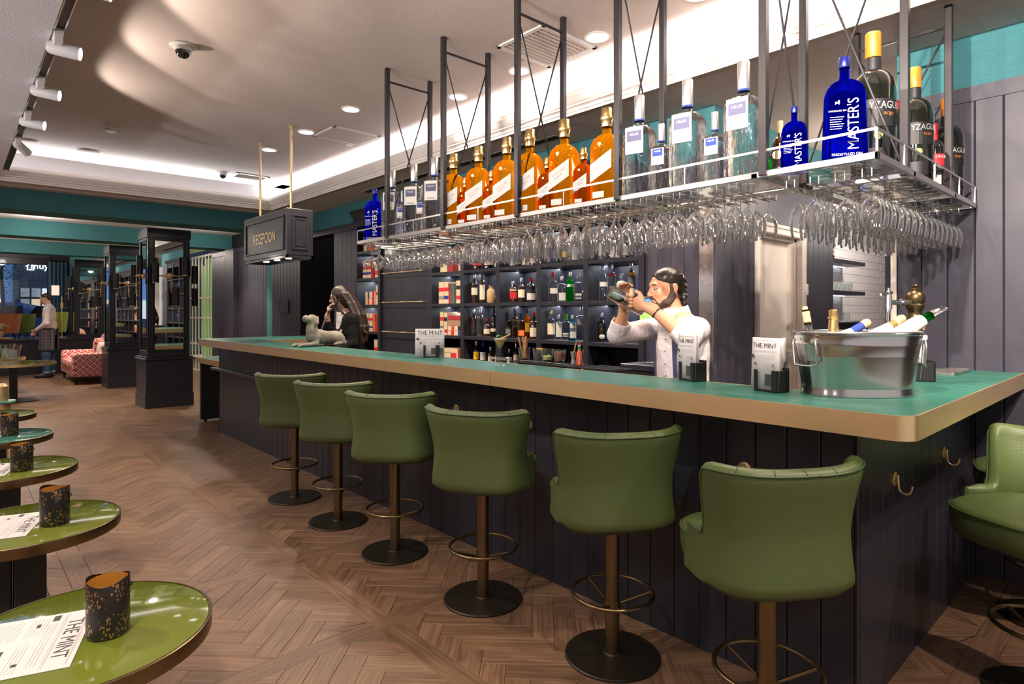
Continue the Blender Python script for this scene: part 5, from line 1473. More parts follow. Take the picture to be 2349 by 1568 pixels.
for k, (z_, h_, cv_, lb_, l_) in enumerate([(a, .05, vell, [('b', .2, .35), ('r', .6, .8)], 'bottom book of the lying pile on the second shelf'), (a + .051, .055, vell, [('k', .15, .35), ('r', .6, .75)], 'vellum book lying second from the bottom of the pile'), (a + .107, .062, brnc, [], 'tan tooled leather book lying in the pile'), (a + .170, .05, redc, [], 'red book on top of the lying pile')]):
    book(yy(1063), yy(1027.5), z_, h_, .2, cv_, lb_, l_, True)
a = .80
for k, (z_, h_, cv_, lb_) in enumerate([(a, .09, vell, [('r', .2, .8)]), (a + .0905, .07, vell, [('r', .1, .5)]), (a + .161, .05, vell, [])]): book(yy(1050), yy(1018), z_, h_, .2, cv_, lb_, ['bottom', 'middle', 'top'][k] + ' vellum book of the pile on the lowest visible shelf', True)
book(yy(1056.5), yy(1051), a, .21, .2, redc, [], 'red book standing on the lowest visible shelf')
book(yy(1063), yy(1057), a, .2, .2, vell, [('r', .3, .6)], 'vellum book at the end of the lowest visible shelf')
a = 1.863
book(yy(1026), yy(1010), a, .2, .2, vell, [('r', .5, .7)], 'vellum book under the cocktail glasses')
book(yy(1040), yy(1028), a, .19, .2, redc, [], 'red book leaning under the cocktail glasses', lean=R(-8))
book(yy(1062), yy(1052), a, .2, .2, vell, [], 'vellum book at the right of the top book shelf')
# left bay
for a, nm in ((1.863, 'fourth'), (1.508, 'third'), (1.155, 'second'), (2.225, 'top')):
    if nm in ('fourth',):
        book(yy(842), yy(832.5), a, .24, .2, vell, [('r', .5, .68), ('b', .2, .34)], 'left vellum book on the fourth shelf of the far bay')
        book(yy(851), yy(842.3), a, .24, .2, vell, [('r', .5, .68), ('b', .2, .34)], 'second vellum book on the fourth shelf of the far bay')
        book(yy(857), yy(851.5), a, .23, .2, redc, [], 'red book leaning in the far bay', lean=R(-5))
        book(yy(871), yy(860), a, .18, .2, vell, [('r', .2, .5)], 'small vellum book right in the far bay')
    if nm == 'third':
        for k in range(2): book(yy(861), yy(838), a + k * .088, .087, .2, vell, [('r', .1, .3), ('b' if k else 'r', .6, .75)], ['lower', 'upper'][k] + ' lying vellum book on the third shelf of the far bay', True)
        book(yy(871), yy(862), a, .25, .2, vell, [('r', .5, .65)], 'tall vellum book right of the lying pair')
    if nm == 'second':
        book(yy(846), yy(838), a, .24, .2, vell, [('r', .6, .75), ('b', .2, .3)], 'vellum book leftmost on the second shelf of the far bay')
        book(yy(855), yy(846.5), a, .24, .2, vell, [('r', .6, .75), ('b', .2, .3)], 'vellum book second on the second shelf of the far bay')
        book(yy(861), yy(855.5), a, .24, .2, orgc, [], 'orange book in the far bay')
        book(yy(868), yy(861.5), a, .23, .2, redc, [], 'red book leaning beside the orange one', lean=R(-5))
    if nm == 'top':
        book(yy(842), yy(834), a, .2, .2, vell, [('r', .4, .7)], 'vellum book on the top shelf of the far bay')
        book(yy(857), yy(845), a, .16, .2, orgc, [], 'orange book on the top shelf of the far bay')
        book(yy(868), yy(858), a, .16, .2, vell, [('r', .2, .5)], 'small vellum book on the top shelf of the far bay')
book(yy(870), yy(858), .80, .25, .2, vell, [('r', .3, .6)], 'vellum book just above the counter in the far bay')

# ================================================================ HANGING SIGN
sg = thing('hanging_sign', 'dark panelled hanging sign box reading RECEPCION on two brass rods', 'sign', (2.54, 6.44, 1.95))
gx0, gx1, gy0, gy1, gz0, gz1 = 2.40, 2.67, 5.86, 7.03, 1.945, 2.43
bx_ = MB(); bx_.box(gx0, gx1, gy0, gy1, gz0 + .02, gz1, .004); bx_.box(gx0, gx1, gy0, gy0 + .02, gz0, gz0 + .03); bx_.box(gx0, gx1, gy1 - .02, gy1, gz0, gz0 + .03); bx_.box(gx0, gx0 + .02, gy0, gy1, gz0, gz0 + .03); bx_.box(gx1 - .02, gx1, gy0, gy1, gz0, gz0 + .03)
bx_.build('box', navy, sg, world=True)
def frame_on(m, ax, pos, a0, a1, z0, z1, w=.018, t=.012):
    for q in ((a0, a1, z0, z0 + w), (a0, a1, z1 - w, z1), (a0, a0 + w, z0 + w, z1 - w), (a1 - w, a1, z0 + w, z1 - w)):
        if ax == 'x': m.box(pos - t, pos, q[0], q[1], q[2], q[3], .004)
        else: m.box(q[0], q[1], pos - t, pos, q[2], q[3], .004)
fm = MB(); frame_on(fm, 'x', gx0, gy0 + .06, gy1 - .06, gz0 + .08, gz1 - .06); fm.build('front_moulding', navy, sg, world=True)
fm = MB(); frame_on(fm, 'y', gy0, gx0 + .055, gx1 - .055, gz0 + .08, gz1 - .06); frame_on(fm, 'y', gy0, gx0 + .085, gx1 - .085, gz0 + .12, gz1 - .10, .01, .008); fm.build('side_moulding', navy, sg, world=True)
for y in (6.07, 6.90): MB().lathe([(.012, gz1), (.012, CEIL)], 14, 2.53, y).lathe([(.028, CEIL - .008), (.028, CEIL)], 18, 2.53, y).build('brass_rod', brass, sg, world=True, smooth=40)
lt = lettering('RECEPCION', .155, wm(sg).inverted() @ Matrix.Translation((gx0 - .003, 6.44, 2.175)) @ Matrix.Rotation(R(-90), 4, 'Z') @ Matrix.Rotation(R(90), 4, 'X') , pmat('gilt_paint', (.62, .40, .17), .35, .25), sg, .72)
for y in (6.15, 6.45, 6.75): MB().lathe([(.03, gz0 + .018), (.03, gz0 + .012), (0, gz0 + .012)], 14, 2.54, y).build('sign_lamp', bulb, sg, world=True)

# ================================================================ COUNTER ITEMS
ZC = 1.1037
def paper_sheet(t, w, h, mtx, bow=0.0, flip=False, name='sheet'):
    m = MB(mtx); m.grid(lambda u, v: ((u - .5) * w, -bow * math.sin(PI * u), v * h), 6, 2)
    o = m.build(name, paper, t, smooth=60); md = o.modifiers.new('thickness', 'SOLIDIFY'); md.thickness = .0006
    return o
def print_lines(t, w, h, mtx, title='THE MINT', tw=.22, mirror=False):
    m = mtx @ Matrix.Rotation(R(90), 4, 'X')
    y0 = h
    b = MB(m @ Matrix.Translation((0, 0, .0012)))
    def ln(x0, x1, y, th=.0012): b.add([(x0, y, 0), (x1, y, 0), (x1, y + th, 0), (x0, y + th, 0)], [(0, 1, 2, 3)])
    ln(-w * .46, w * .46, h * .95); ln(-w * .46, w * .46, h * .935, .0006); ln(-w * .46, w * .46, h * .74); ln(-w * .46, w * .46, h * .72, .0006)
    rr = random.Random(5)
    for k in range(9):
        y = h * (.66 - .032 * k); ln(-w * .30, w * (.44 - rr.random() * .06), y, .0008) if k < 3 else ln(-w * .44, -w * .12, y, .0008)
        if k >= 5: ln(w * .02, w * .44, y, .0008)
    for k in range(8): ln(-w * .44, -w * .10, h * (.32 - .03 * k), .0008)
    o = b.build('print_lines', inkgrey, t)
    b2 = MB(m @ Matrix.Translation((0, 0, .0012)))
    def bx2(x0, x1, a, c): b2.add([(x0, a, 0), (x1, a, 0), (x1, c, 0), (x0, c, 0)], [(0, 1, 2, 3)])
    for q in ((-w * .46, -w * .36, h * .60, h * .67), (w * .05, w * .44, h * .08, h * .30), (-w * .34, -w * .28, h * .47, h * .51), (w * .30, w * .34, h * .45, h * .50)):
        b2.v, b2.f = [], []; bx2(*q); b2.build('printed_picture', ink, t)
    lettering(title, tw * w * .92, m @ Matrix.Translation((0, h * .845, .001)), ink, t, .95)
def menu_holder(px, py, ang, label, n=3, lean=0.0, fan=.05, fz=.11, w=.15, h=.205, sheetw=.135, zoff=.02):
    p = onz(px, py, ZC)
    t = thing('menu_holder', label, 'menu holder', (p.x, p.y, ZC), R(ang), 'menu holders on the bar')
    b = MB(); b.box(-.055, .055, -.022, .050, 0, .006, .001); b.box(-.055, .055, .040, .050, 0, .095, .002); b.box(.028, .055, -.022, .05, 0, .085, .002); b.box(-.055, -.040, -.025, -.018, 0, .085, .002); b.box(-.055, -.045, -.022, .05, 0, .05, .002); b.box(.036, .055, -.027, -.018, 0, .085, .002)
    b.build('holder', black_plastic, t)
    for k in range(n):
        mt = Matrix.Translation((-.012 - k * .002, -.012 + k * .012, .007)) @ Matrix.Rotation(-lean + fan * k, 4, 'X') @ Matrix.Translation((sheetw / 2, 0, 0)) @ Matrix.Rotation(-fz * k, 4, 'Z') @ Matrix.Translation((-sheetw / 2, 0, 0))
        paper_sheet(t, sheetw, h - k * .004, mt, .006 + .004 * k)
        if k == 0: print_lines(t, sheetw, h, mt @ Matrix.Translation((0, -.0075, 0)))
    return t
menu_holder(1583, 872, -112, 'black menu holder with folded newspaper menus in front of the bartender', 3, .03, .03, .06)
menu_holder(1764, 897, -106, 'black menu holder with fanned newspaper menus left of the ice bucket', 4, .05, .05, .34)
mh = menu_holder(990, 819, -38, 'black menu holder with a white drinks card right of the dog statue', 2, .08, .05, sheetw=.20, h=.19)
t2 = menu_holder(2108, 872, -150, 'black menu holder mostly hidden behind the ice bucket', 2, .12, .03)

# martini
def mart():
    p = onz(1147, 838, ZC); t = thing('cocktail_glass', 'martini glass with orange cocktail, mint leaf and cinnamon stick', 'cocktail', (p.x, p.y, ZC))
    MB().lathe([(.0, .0), (.034, .0), (.034, .002), (.006, .008), (.0038, .014), (.0038, .088), (.006, .095), (.040, .160), (.0385, .160), (.003, .098), (0, .097)], 32, cap=False).build('glass', g_clear, t, smooth=50)
    MB().lathe([(0.001, .102), (.0275, .145), (.0305, .150), (.0, .150)], 28, cap=False).build('drink', pmat('orange_cocktail', (.92, .42, .05), .3), t, smooth=40)
    MB().lathe([(.034, .150), (.0375, .157), (.0, .159)], 28, cap=False).build('foam', pmat('foam', (.85, .68, .42), .7), t, smooth=40)
    lf = MB(); lf.grid(lambda u, v: (-.028 + .045 * u, (v - .5) * .026 * math.sin(PI * min(.98, u + .02)) + .0, .162 + .012 * math.sin(PI * u) + .010 * abs(v - .5)), 8, 4); lf.build('mint_leaf', pmat('mint_green', (.04, .30, .03), .5), t, smooth=60)
    MB().tube([(-.002, .0, .158), (.030, -.025, .172), (.048, -.040, .184)], .004, 8).build('cinnamon_stick', cap_wood, t, smooth=50)
mart()
p = onz(1150, 826, ZC); t = thing('saucer', 'small glass saucer behind the martini', 'plate', (p.x, p.y, ZC))
MB().lathe([(0, .004), (.030, .004), (.032, 0), (.036, 0), (.040, .006), (.070, .014), (.071, .016), (.040, .009), (.0, .006)], 32, cap=False).build('saucer', g_clear, t, smooth=50)
# bar mat
a_, b_ = onz(1188, 830, ZC), onz(1396, 846, ZC)
mt_ = thing('bar_mat', 'long black rubber bar mat under the garnish glasses', 'bar mat', (2.60, 2.45, ZC))
MB().box(2.565, 2.70, 1.99, 2.83, ZC, ZC + .008, .002).build('mat', black_plastic, mt_, world=True)
rb = MB()
for k in range(26): rb.box(2.575, 2.69, 2.00 + k * .032, 2.012 + k * .032, ZC + .008, ZC + .0105)
rb.build('ribs', black_plastic, mt_, world=True)
ZM = ZC + .0106
def tumbler(px, label, r=.038, h=.082, base=834):
    y = onx(px, base, 2.635).y
    t = thing('garnish_glass', label, 'glass', (2.635, y, ZM), 0, 'garnish glasses on the bar mat')
    MB().lathe([(0, .0), (r * .74, .0), (r * .80, .003), (r * .84, .012), (r, h * .8), (r * 1.02, h), (r * .985, h), (r * .96, h * .8), (r * .78, .016), (0, .014)], 12, cap=False).build('tumbler', g_clear, t, smooth=30)
    return t
cin = pmat('cinnamon', (.42, .20, .08), .7, var=(40, .3)); g1 = tumbler(1203, 'ribbed tumbler full of cinnamon sticks')
rr = random.Random(3)
for k in range(18):
    a = rr.uniform(0, 6.28); q = rr.uniform(0, .016); le = rr.uniform(.09, .135); tl = rr.uniform(.1, .42) if k < 15 else .75; aa = rr.uniform(0, 6.28)
    b0 = Vector((q * math.cos(a) - .6 * .02 * tl * math.cos(aa), q * math.sin(a) - .012 * tl * math.sin(aa), .018)); b1 = b0 + Vector((math.cos(aa) * math.sin(tl) * .45, math.sin(aa) * math.sin(tl) * .45, math.cos(tl * .5))).normalized() * le
    MB().tube([b0, b1], .0052, 7).build('cinnamon_stick', cin, g1, smooth=50)
def fill(t, mat, zt, r=.026, n=70, s=.004, name='filling', seed=1):
    rr = random.Random(seed); m = MB()
    for k in range(n):
        a = rr.uniform(0, 6.28); z = rr.uniform(.018, zt); q = r * (.75 + .35 * z / .08) * (rr.random() ** .4)
        m.ell((q * math.cos(a), q * math.sin(a), z), (s * rr.uniform(.7, 1.3), s * rr.uniform(.7, 1.3), s * rr.uniform(.7, 1.3)), 6, 4)
    m.lathe([(0, .017), (r * .8, .017), (r * 1.1, zt * .92), (0, zt * .96)], 12)
    o = m.build(name, mat, t); o['kind'] = 'stuff'
g2 = tumbler(1236, 'ribbed tumbler of dark berries with orange zest'); fill(g2, pmat('juniper', (.06, .035, .045), .6), .062, seed=2); pmat('orange_zest', (.9, .35, .03), .6)
z_ = MB()
for k in range(14): a = k * 2.4; z_.ell((.02 * math.cos(a) * (k % 3) / 2, .02 * math.sin(a) * (k % 3) / 2, .072 + .008 * (k % 2)), (.007, .005, .004), 6, 4)
z_.build('orange_zest', MATS['orange_zest'], g2, smooth=60)
g3 = tumbler(1255, 'ribbed tumbler half filled with pale green seeds'); fill(g3, pmat('cardamom', (.55, .50, .20), .7), .040, s=.0045, seed=4)
g4 = tumbler(1284, 'ribbed tumbler of brown dried petals'); fill(g4, pmat('dried_petals', (.22, .08, .05), .7), .070, s=.006, seed=5, n=90)
y = onx(1315, 836, 2.64).y; t = thing('jigger', 'steel jigger holding wooden picks', 'jigger', (2.64, y, ZM))
MB().lathe([(0, .001), (.017, .0), (.0175, .002), (.0105, .030), (.0105, .034), (.018, .074), (.017, .074), (.009, .040), (0, .038)], 24, cap=False).build('cup', steel, t, smooth=40)
for k in range(5):
    MB().tube([(.002 * k - .004, 0, .04), (.002 * k + .005 + .006 * k, .004 * k - .008, .115 + .004 * k)], .0013, 5).build('pick', cap_wood, t)
y = onx(1329, 838, 2.63).y; t = thing('hot_sauce_bottle', 'small red hot sauce bottle with red cap and diamond label', 'bottle', (2.63, y, ZM), front(2.63, y))
MB().lathe([(0, 0), (.0175, 0), (.018, .003), (.018, .058), (.012, .078), (.0075, .088), (.0075, .098)], 20).build('glass_body', pmat('hot_sauce', (.55, .07, .01), .15, coat=1), t, smooth=40)
MB().lathe([(.0085, .090), (.0085, .108)], 16).build('neck_wrap', pmat('green_foil', (.02, .20, .06), .35), t, smooth=40)
MB().lathe([(.0078, .108), (.0078, .116)], 16).build('collar', label_white, t); MB().lathe([(.0072, .116), (.0072, .128), (.005, .129)], 16).build('cap', cap_red, t)
MB(Matrix.Translation((0, -.0185, .032))).add([(-.0145, .0072, 0), (0, -.0002, -.025), (.0145, .0072, 0), (0, -.0002, .025)], [(0, 1, 3), (1, 2, 3)]).build('label', label_white, t)

# ice bucket
c_ = Vector((2.575, .842, ZC)); bk = thing('ice_bucket', 'large oval galvanised tub of iced bottles at the bar corner', 'ice bucket', c_, -TH)
bp_ = [(0.0, .004), (.955, .004), (1.0, .0), (1.0, .010), (.985, .018), (1.0, .07), (1.008, .076), (1.016, .084), (1.01, .09), (1.10, .188), (1.112, .193), (1.105, .2), (1.135, .226), (1.165, .230), (1.17, .236), (1.15, .240), (1.115, .230), (0.99, .03), (0, .03)]
MB().sup([(a, b) for a, b in bp_], .202, .135, 2.25, 64, cap=False).build('tub', zinc, bk, smooth=35)
rm = MB(); rm.tube([(.202 * 1.158 * math.cos(a * PI / 32), .135 * 1.158 * math.sin(a * PI / 32), .238) for a in range(64)], .004, 6, closed=True); rm.build('rim', zinc, bk, smooth=60)
for s, lb in ((-1, 'left'), (1, 'right')):
    cx = s * .202 * 1.10
    hd = MB()
    a0 = Vector((s * .202 * .99, -.075, .205)); 
    hd.tube([(s * .197, -.078, .205), (s * .205, -.090, .208), (s * .205, -.096, .19), (s * .2, -.096, .12), (s * .212, -.085, .112), (s * .243, -.02, .112), (s * .246, -.012, .12), (s * .250, -.012, .19), (s * .248, -.006, .205), (s * .236, -.0, .21)], .0042, 8); hd.build('handle', steel, bk, smooth=60)
    lg_ = MB(); lg_.box(s * .203 - .012, s * .203 + .012, -.088, -.074, .195, .215, .003); lg_.build('lug', steel, bk)
ice = thing('ice_cubes', 'loose ice filling the oval tub', 'ice', (c_.x, c_.y, ZC + .17), -TH); m = MB()
rr = random.Random(9)
for k in range(150):
    a = rr.uniform(0, 6.28); q = rr.random() ** .5; m.m = Matrix.Translation((.195 * q * math.cos(a), .125 * q * math.sin(a), rr.uniform(0, .045))) @ Euler((rr.uniform(0, 3), rr.uniform(0, 3), 0)).to_matrix().to_4x4()
    s = .012; m.box(-s, s, -s, s, -s, s, .003)
io = m.build('ice_cubes', g_clear, ice); io['kind'] = 'stuff'; bpy.data.objects.remove(ice) if False else None
ice['kind'] = 'stuff'
def bucket_bottle(pa, pb, da, db, r, kind, label):
    """axis from point a (neck tip) down to point b; pa, pb photograph pixels, da, db depth"""
    def P(p, d): u, v = (p[0] - 1174.5) / FPX, (714 - p[1]) / FPX; return Vector(((SN + u * CS) * d, (CS - u * SN) * d, H + v * d))
    A, B = P(pa, da), P(pb, db); ax = (A - B).normalized(); 
    t = thing('iced_bottle', label, 'bottle', A); WM[t.name] = Matrix.Translation(A)
    q = ax.to_track_quat('Z', 'Y').to_matrix().to_4x4(); hh = .26
    k = MB(q)
    def lz(pr): return [(a, b) for a, b in pr]
    if kind == 'cork_clear':
        MB(q).lathe([(r, -hh), (r, -.14), (.016, -.095), (.013, -.03), (.013, -.012)], 20).build('glass_body', g_gin, t, smooth=40)
        MB(q).lathe([(.0145, -.075), (.0145, -.02)], 18).build('foil', cap_wood, t, smooth=40); MB(q).lathe([(.011, -.02), (.010, .0)], 14).build('cork', cap_wood, t)
    elif kind == 'gold':
        MB(q).lathe([(r, -hh), (r, -.15), (.02, -.10), (.018, -.10)], 20).build('glass_body', g_dark, t, smooth=40)
        MB(q).lathe([(.020, -.11), (.0165, -.04), (.020, -.036), (.020, -.03), (.016, -.028), (.017, -.006), (.012, 0)], 20).build('foil', gold, t, smooth=40)
    elif kind == 'blue':
        MB(q).lathe([(r, -hh), (r, -.15), (.018, -.09), (.014, -.07)], 20).build('glass_body', label_white, t, smooth=40); MB(q).lathe([(.0155, -.08), (.0155, -.03)], 18).build('foil', label_blue, t); MB(q).lathe([(.0155, -.03), (.017, -.012), (.012, 0)], 16).build('cork', cap_wood, t)
    elif kind == 'wrap':
        MB(q).lathe([(r, -hh), (r, -.14), (.019, -.085), (.018, -.07)], 20).build('glass_body', label_white, t, smooth=40); MB(q).lathe([(.016, -.08), (.016, -.045)], 18).build('foil', pmat_once('olive_foil', (.18, .13, .04), rough=.4), t); MB(q).lathe([(.0155, -.045), (.0165, -.012), (.012, 0)], 16).build('cork', cap_wood, t)
    else:
        MB(q).lathe([(r, -hh - .05), (r, -.17), (.026, -.115)], 20).build('paper_wrap', label_white, t, smooth=40); MB(q).lathe([(.018, -.125), (.0155, -.07)], 18).build('glass_body', g_green, t, smooth=40)
        MB(q).lathe([(.019, -.07), (.019, -.035), (.014, -.02), (.010, -.004), (0, 0)], 20).build('stopper', chrome, t, smooth=40)
        s = MB(q); s.box(-.024, -.017, -.004, .004, -.075, -.02, .002); s.box(.017, .024, -.004, .004, -.075, -.02, .002); s.ell((-.02, 0, -.012), .008, 8, 6); s.build('stopper_clip', chrome, t, smooth=40)
bucket_bottle((1846, 703), (1862, 790), 2.42, 2.40, .036, 'cork_clear', 'clear bottle with cork standing at the left of the ice tub')
bucket_bottle((1912, 709), (1911, 800), 2.36, 2.36, .038, 'gold', 'champagne bottle with gold foil neck in the ice tub')
bucket_bottle((1994, 737), (1900, 792), 2.34, 2.34, .028, 'blue', 'bottle with navy foil leaning right in the ice tub')
bucket_bottle((2073, 727), (1975, 792), 2.42, 2.40, .028, 'wrap', 'bottle with wooden cork leaning right in the ice tub')
bucket_bottle((2166, 705), (2040, 778), 2.44, 2.40, .030, 'stop', 'paper-wrapped green bottle with chrome stopper leaning far right in the tub')
# beer tap
tp_ = thing('beer_tap', 'antique brass beer tap column behind the ice tub', 'beer tap', (3.58, .90, ZC - .001))
tt = Vector((3.56, 1.02, 0))
MB().lathe([(0, 0), (.045, 0), (.045, .010), (.034, .018), (.029, .035), (.029, .20), (.031, .27), (.034, .285), (.028, .30), (.031, .32), (.041, .335), (.042, .350), (.038, .356), (.043, .366), (.045, .390), (.041, .408), (.024, .424), (.012, .430), (.008, .436), (.013, .446), (.010, .454), (0, .456)], 28).build('column', brass_dark2 if False else MATS['antique_brass'], tp_, smooth=35)
dr = Vector((-.92, .38, 0)).normalized()
def al(d, z): return (dr.x * d, dr.y * d, z)
MB().tube([al(.04, .362), al(.075, .362), al(.078, .362), al(.10, .362), al(.105, .362), al(.185, .362)], [.014, .014, .019, .019, .012, .012], 12).build('arm', chrome, tp_, smooth=40)
MB().tube([al(.185, .33), al(.185, .40)], [.017, .015], 12).tube([al(.185, .33), al(.19, .30), al(.19, .26)], [.012, .009, .007], 10).build('spout', chrome, tp_, smooth=40)
MB().tube([al(.185, .40), al(.185, .42), al(.185, .435)], [.008, .012, .006], 10).tube([al(.16, .41), al(.235, .40)], .007, 8).build('tap_handle', chrome, tp_, smooth=40)
MB().box(.01, .045, -.036, -.026, .22, .28, .004).build('badge', brass, tp_)
dt = thing('drip_tray', 'steel drip tray on the short bar leg by the wall', 'tray', (3.83, .80, ZC)); MB().sup([(0, 0), (1, 0), (1, .012), (.97, .012), (.95, .004), (0, .004)], .17, .055, 12, 40).build('tray', steel, dt)
gr_ = MB()
for k in range(15): gr_.box(-.155 + k * .022, -.150 + k * .022, -.05, .05, .009, .012)
gr_.build('grid', steel, dt)
# monitor behind the bartender
mo = thing('till_monitor', 'till monitor with green and blue floor-plan screen behind the bartender', 'monitor', (3.62, 2.42, ZC - .02), R(-62))
MB().box(-.16, .16, 0, .03, .20, .44, .006).build('casing', black_plastic, mo)
MB().box(-.148, .148, -.002, .0, .215, .425).build('screen', pmat('screen_green', (.30, .50, .12), .4, emit=.9), mo)
MB().box(-.148, .148, -.003, -.002, .40, .425).build('screen_bar', pmat('screen_blue', (.08, .30, .70), .4, emit=.9), mo)
ib = MB()
for a, b, w_ in ((-.05, .33, .03), (.02, .33, .03), (.06, .29, .04), (.10, .33, .012), (.10, .36, .012), (.10, .38, .012), (-.1, .28, .03), (.0, .25, .03)): ib.box(a, a + w_, -.003, -.002, b, b + .014)
ib.build('screen_icons', MATS['screen_blue'], mo)
MB().box(-.02, .02, .01, .05, -.02, .25, .004).box(-.1, .1, -.05, .1, -.03, -.012, .004).build('stand', black_plastic, mo)
# back counter on which the till stands
bc = thing('back_worktop', 'dark work counter carrying the till behind the bartender', 'counter', (3.75, 2.4, 0)); MB().box(3.42, 4.06, 2.34, 2.62, 1.02, 1.06, .003).build('worktop', navy, bc, world=True); MB().box(3.44, 4.06, 2.36, 2.60, 0, 1.02).build('cabinet', navy, bc, world=True)
# inner underside work shelf in bay 7 with a small device
dv_ = thing('media_box', 'black media box with a blue light in the last shelf bay', 'electronic device', (4.15, 3.2, .80)); MB().box(-.05, .2, -.2, .18, .0005, .16, .004).build('case', black_plastic, dv_); MB().box(-.052, -.05, -.16, -.15, .12, .128).build('blue_light', pmat('blue_led', (.05, .15, 1), .5, emit=4), dv_)
# light switch by the door
p = ony(1849, 664, YD - .014); sw = thing('light_switch', 'white light switch plate right of the white door', 'switch', (p.x, YD - .014, p.z)); MB().box(-.035, .035, -.008, 0, -.05, .05, .003).build('plate', white_plastic, sw); MB().box(-.018, .018, -.012, -.008, .004, .034, .001).box(-.018, .018, -.012, -.008, -.034, -.004, .001).build('rocker', white_paint, sw)

# ================================================================ PANTRY
for z, lb in ((2.02, 'upper black pantry shelf with champagne bottles'), (1.66, 'lower black pantry shelf with tumblers')):
    s = thing('wall_shelf', lb, 'shelf', (7.4, 2.9, z)); MB().box(-.75, .92, -.28, 0, -.045, 0, .003).build('board', navy, s)
    MB().box(-.7, .88, -.06, -.04, -.050, -.046).build('light_strip', pmat_once('cool_strip', (.85, .92, 1), emit=6), s)
for k, x in enumerate((7.15, 7.55)):
    t = thing('champagne_bottle', ['champagne bottle at the left on the upper pantry shelf', 'champagne bottle with white and red label on the upper pantry shelf'][k], 'bottle', (x, 2.75, 2.0205), R(-25)); bottle_parts(t, .31, .043, 2, None, .5, .25, .33, g_dark, gold, .3); arc_label(t, .0435, .05, .13, label_white); arc_label(t, .044, .085, .10, label_red, 50)
def tumb(x, y, z, k, lb, gp, sc=1.0):
    t = MB().lathe([(0, .001), (.028 * sc, 0), (.035 * sc, .09 * sc), (.0335 * sc, .09 * sc), (.027 * sc, .008), (0, .008)], 14, cap=False).build('tumbler', g_clear, smooth=40)
    tag(t, lb, 'glass', gp); t.location = (x, y, z); return t
for k in range(8): tumb(7.42 + k * .10, 2.70 + .05 * (k % 2), 1.6605, k, f'clear tumbler on the lower pantry shelf, {ORD[k]} from the left', 'tumblers on the lower pantry shelf', 1.05 if k < 7 else 1.3)
em = thing('coffee_machine', 'black coffee machine with blue display in the pantry', 'coffee machine', (7.15, 2.60, 0.86)); MB().box(-.45, .40, -.25, .25, 0, .44, .01).build('housing', black_plastic, em); MB().box(-.46, .42, -.27, .27, .44, .455, .003).build('top_tray', steel, em)
MB().box(.16, .32, -.252, -.25, .32, .37).build('display', pmat_once('display_blue', (.05, .25, 1), emit=3), em)
for x in (-.2, .0): MB().tube([(x, -.25, .30), (x, -.34, .30), (x, -.34, .18)], .015, 8).build('steam_group', chrome, em, smooth=40)
MB().tube([(.46, -.1, .1), (.50, -.15, .30), (.50, -.15, .40)], .02, 8).build('grinder_handle', black_plastic, em, smooth=40)
pc = thing('pantry_counter', 'dark pantry counter under the coffee machine', 'counter', (7, 2.6, 0)); MB().box(6.33, 7.9, 2.25, 2.89, 0, .86, .004).build('cabinet', navy, pc, world=True)
for k in range(7): tumb(6.85 + k * .105, 2.55 + .06 * (k % 2), 1.3155, k, f'clear cup glass on the coffee machine, {ORD[k]} from the left', 'glasses on the coffee machine')

# ================================================================ LEFT TABLES
ZT = .66; DT = H - ZT
tab_green = pmat('olive_glass_top', (.105, .130, .016), .06, coat=0.6)
def make_table(top_mat):
    t = thing('side_table', '', 'table', (0, 0, 0), 0, 'round green topped tables on the left')
    r = .278
    MB().lathe([(0, ZT - .028), (r - .006, ZT - .028), (r - .006, ZT - .001), (r - .008, ZT), (0, ZT)], 72).build('tabletop', top_mat, t, smooth=30)
    MB().lathe([(r - .006, ZT - .036), (r, ZT - .036), (r + .001, ZT - .034), (r + .001, ZT - .001), (r - .001, ZT + .0006), (r - .006, ZT + .0006)], 72, cap=False).build('brass_rim', MATS['antique_brass'], t, smooth=30)
    MB().box(-.045, .045, -.07, .07, .012, ZT - .03, .004).box(-.10, -.05, -.05, .05, .012, ZT - .03, .004).build('column', black_plastic, t)
    MB().box(-.22, .16, -.20, .20, 0, .012, .003).build('foot_plate', bronze, t)
    return t
tb = make_table(tab_green)
cy0 = (0.285 * DT, 2.316 * DT)
TBL = ['nearest round green table at the bottom left, with a menu', 'second round green table with paper menu and lantern', 'third round green table on the left', 'fourth table of the row, with a teal top and a lantern', 'fifth and farthest small round green table of the row']
TY = [cy0[1] + k * 1.36 * DT for k in range(5)]
TXX = [cy0[0] + .01, .205, .20, .20, .20]
for k in range(5):
    o = place(tb, k > 0, (TXX[k], TY[k], 0), 0, TBL[k])
    if k == 3:
        for ch in o.children:
            if ch.name.startswith('tabletop'): ch.data = ch.data.copy(); ch.data.materials[0] = pmat('teal_glass_top', (.03, .13, .10), .06, coat=.6); ch['label'] = 'teal glass tabletop'
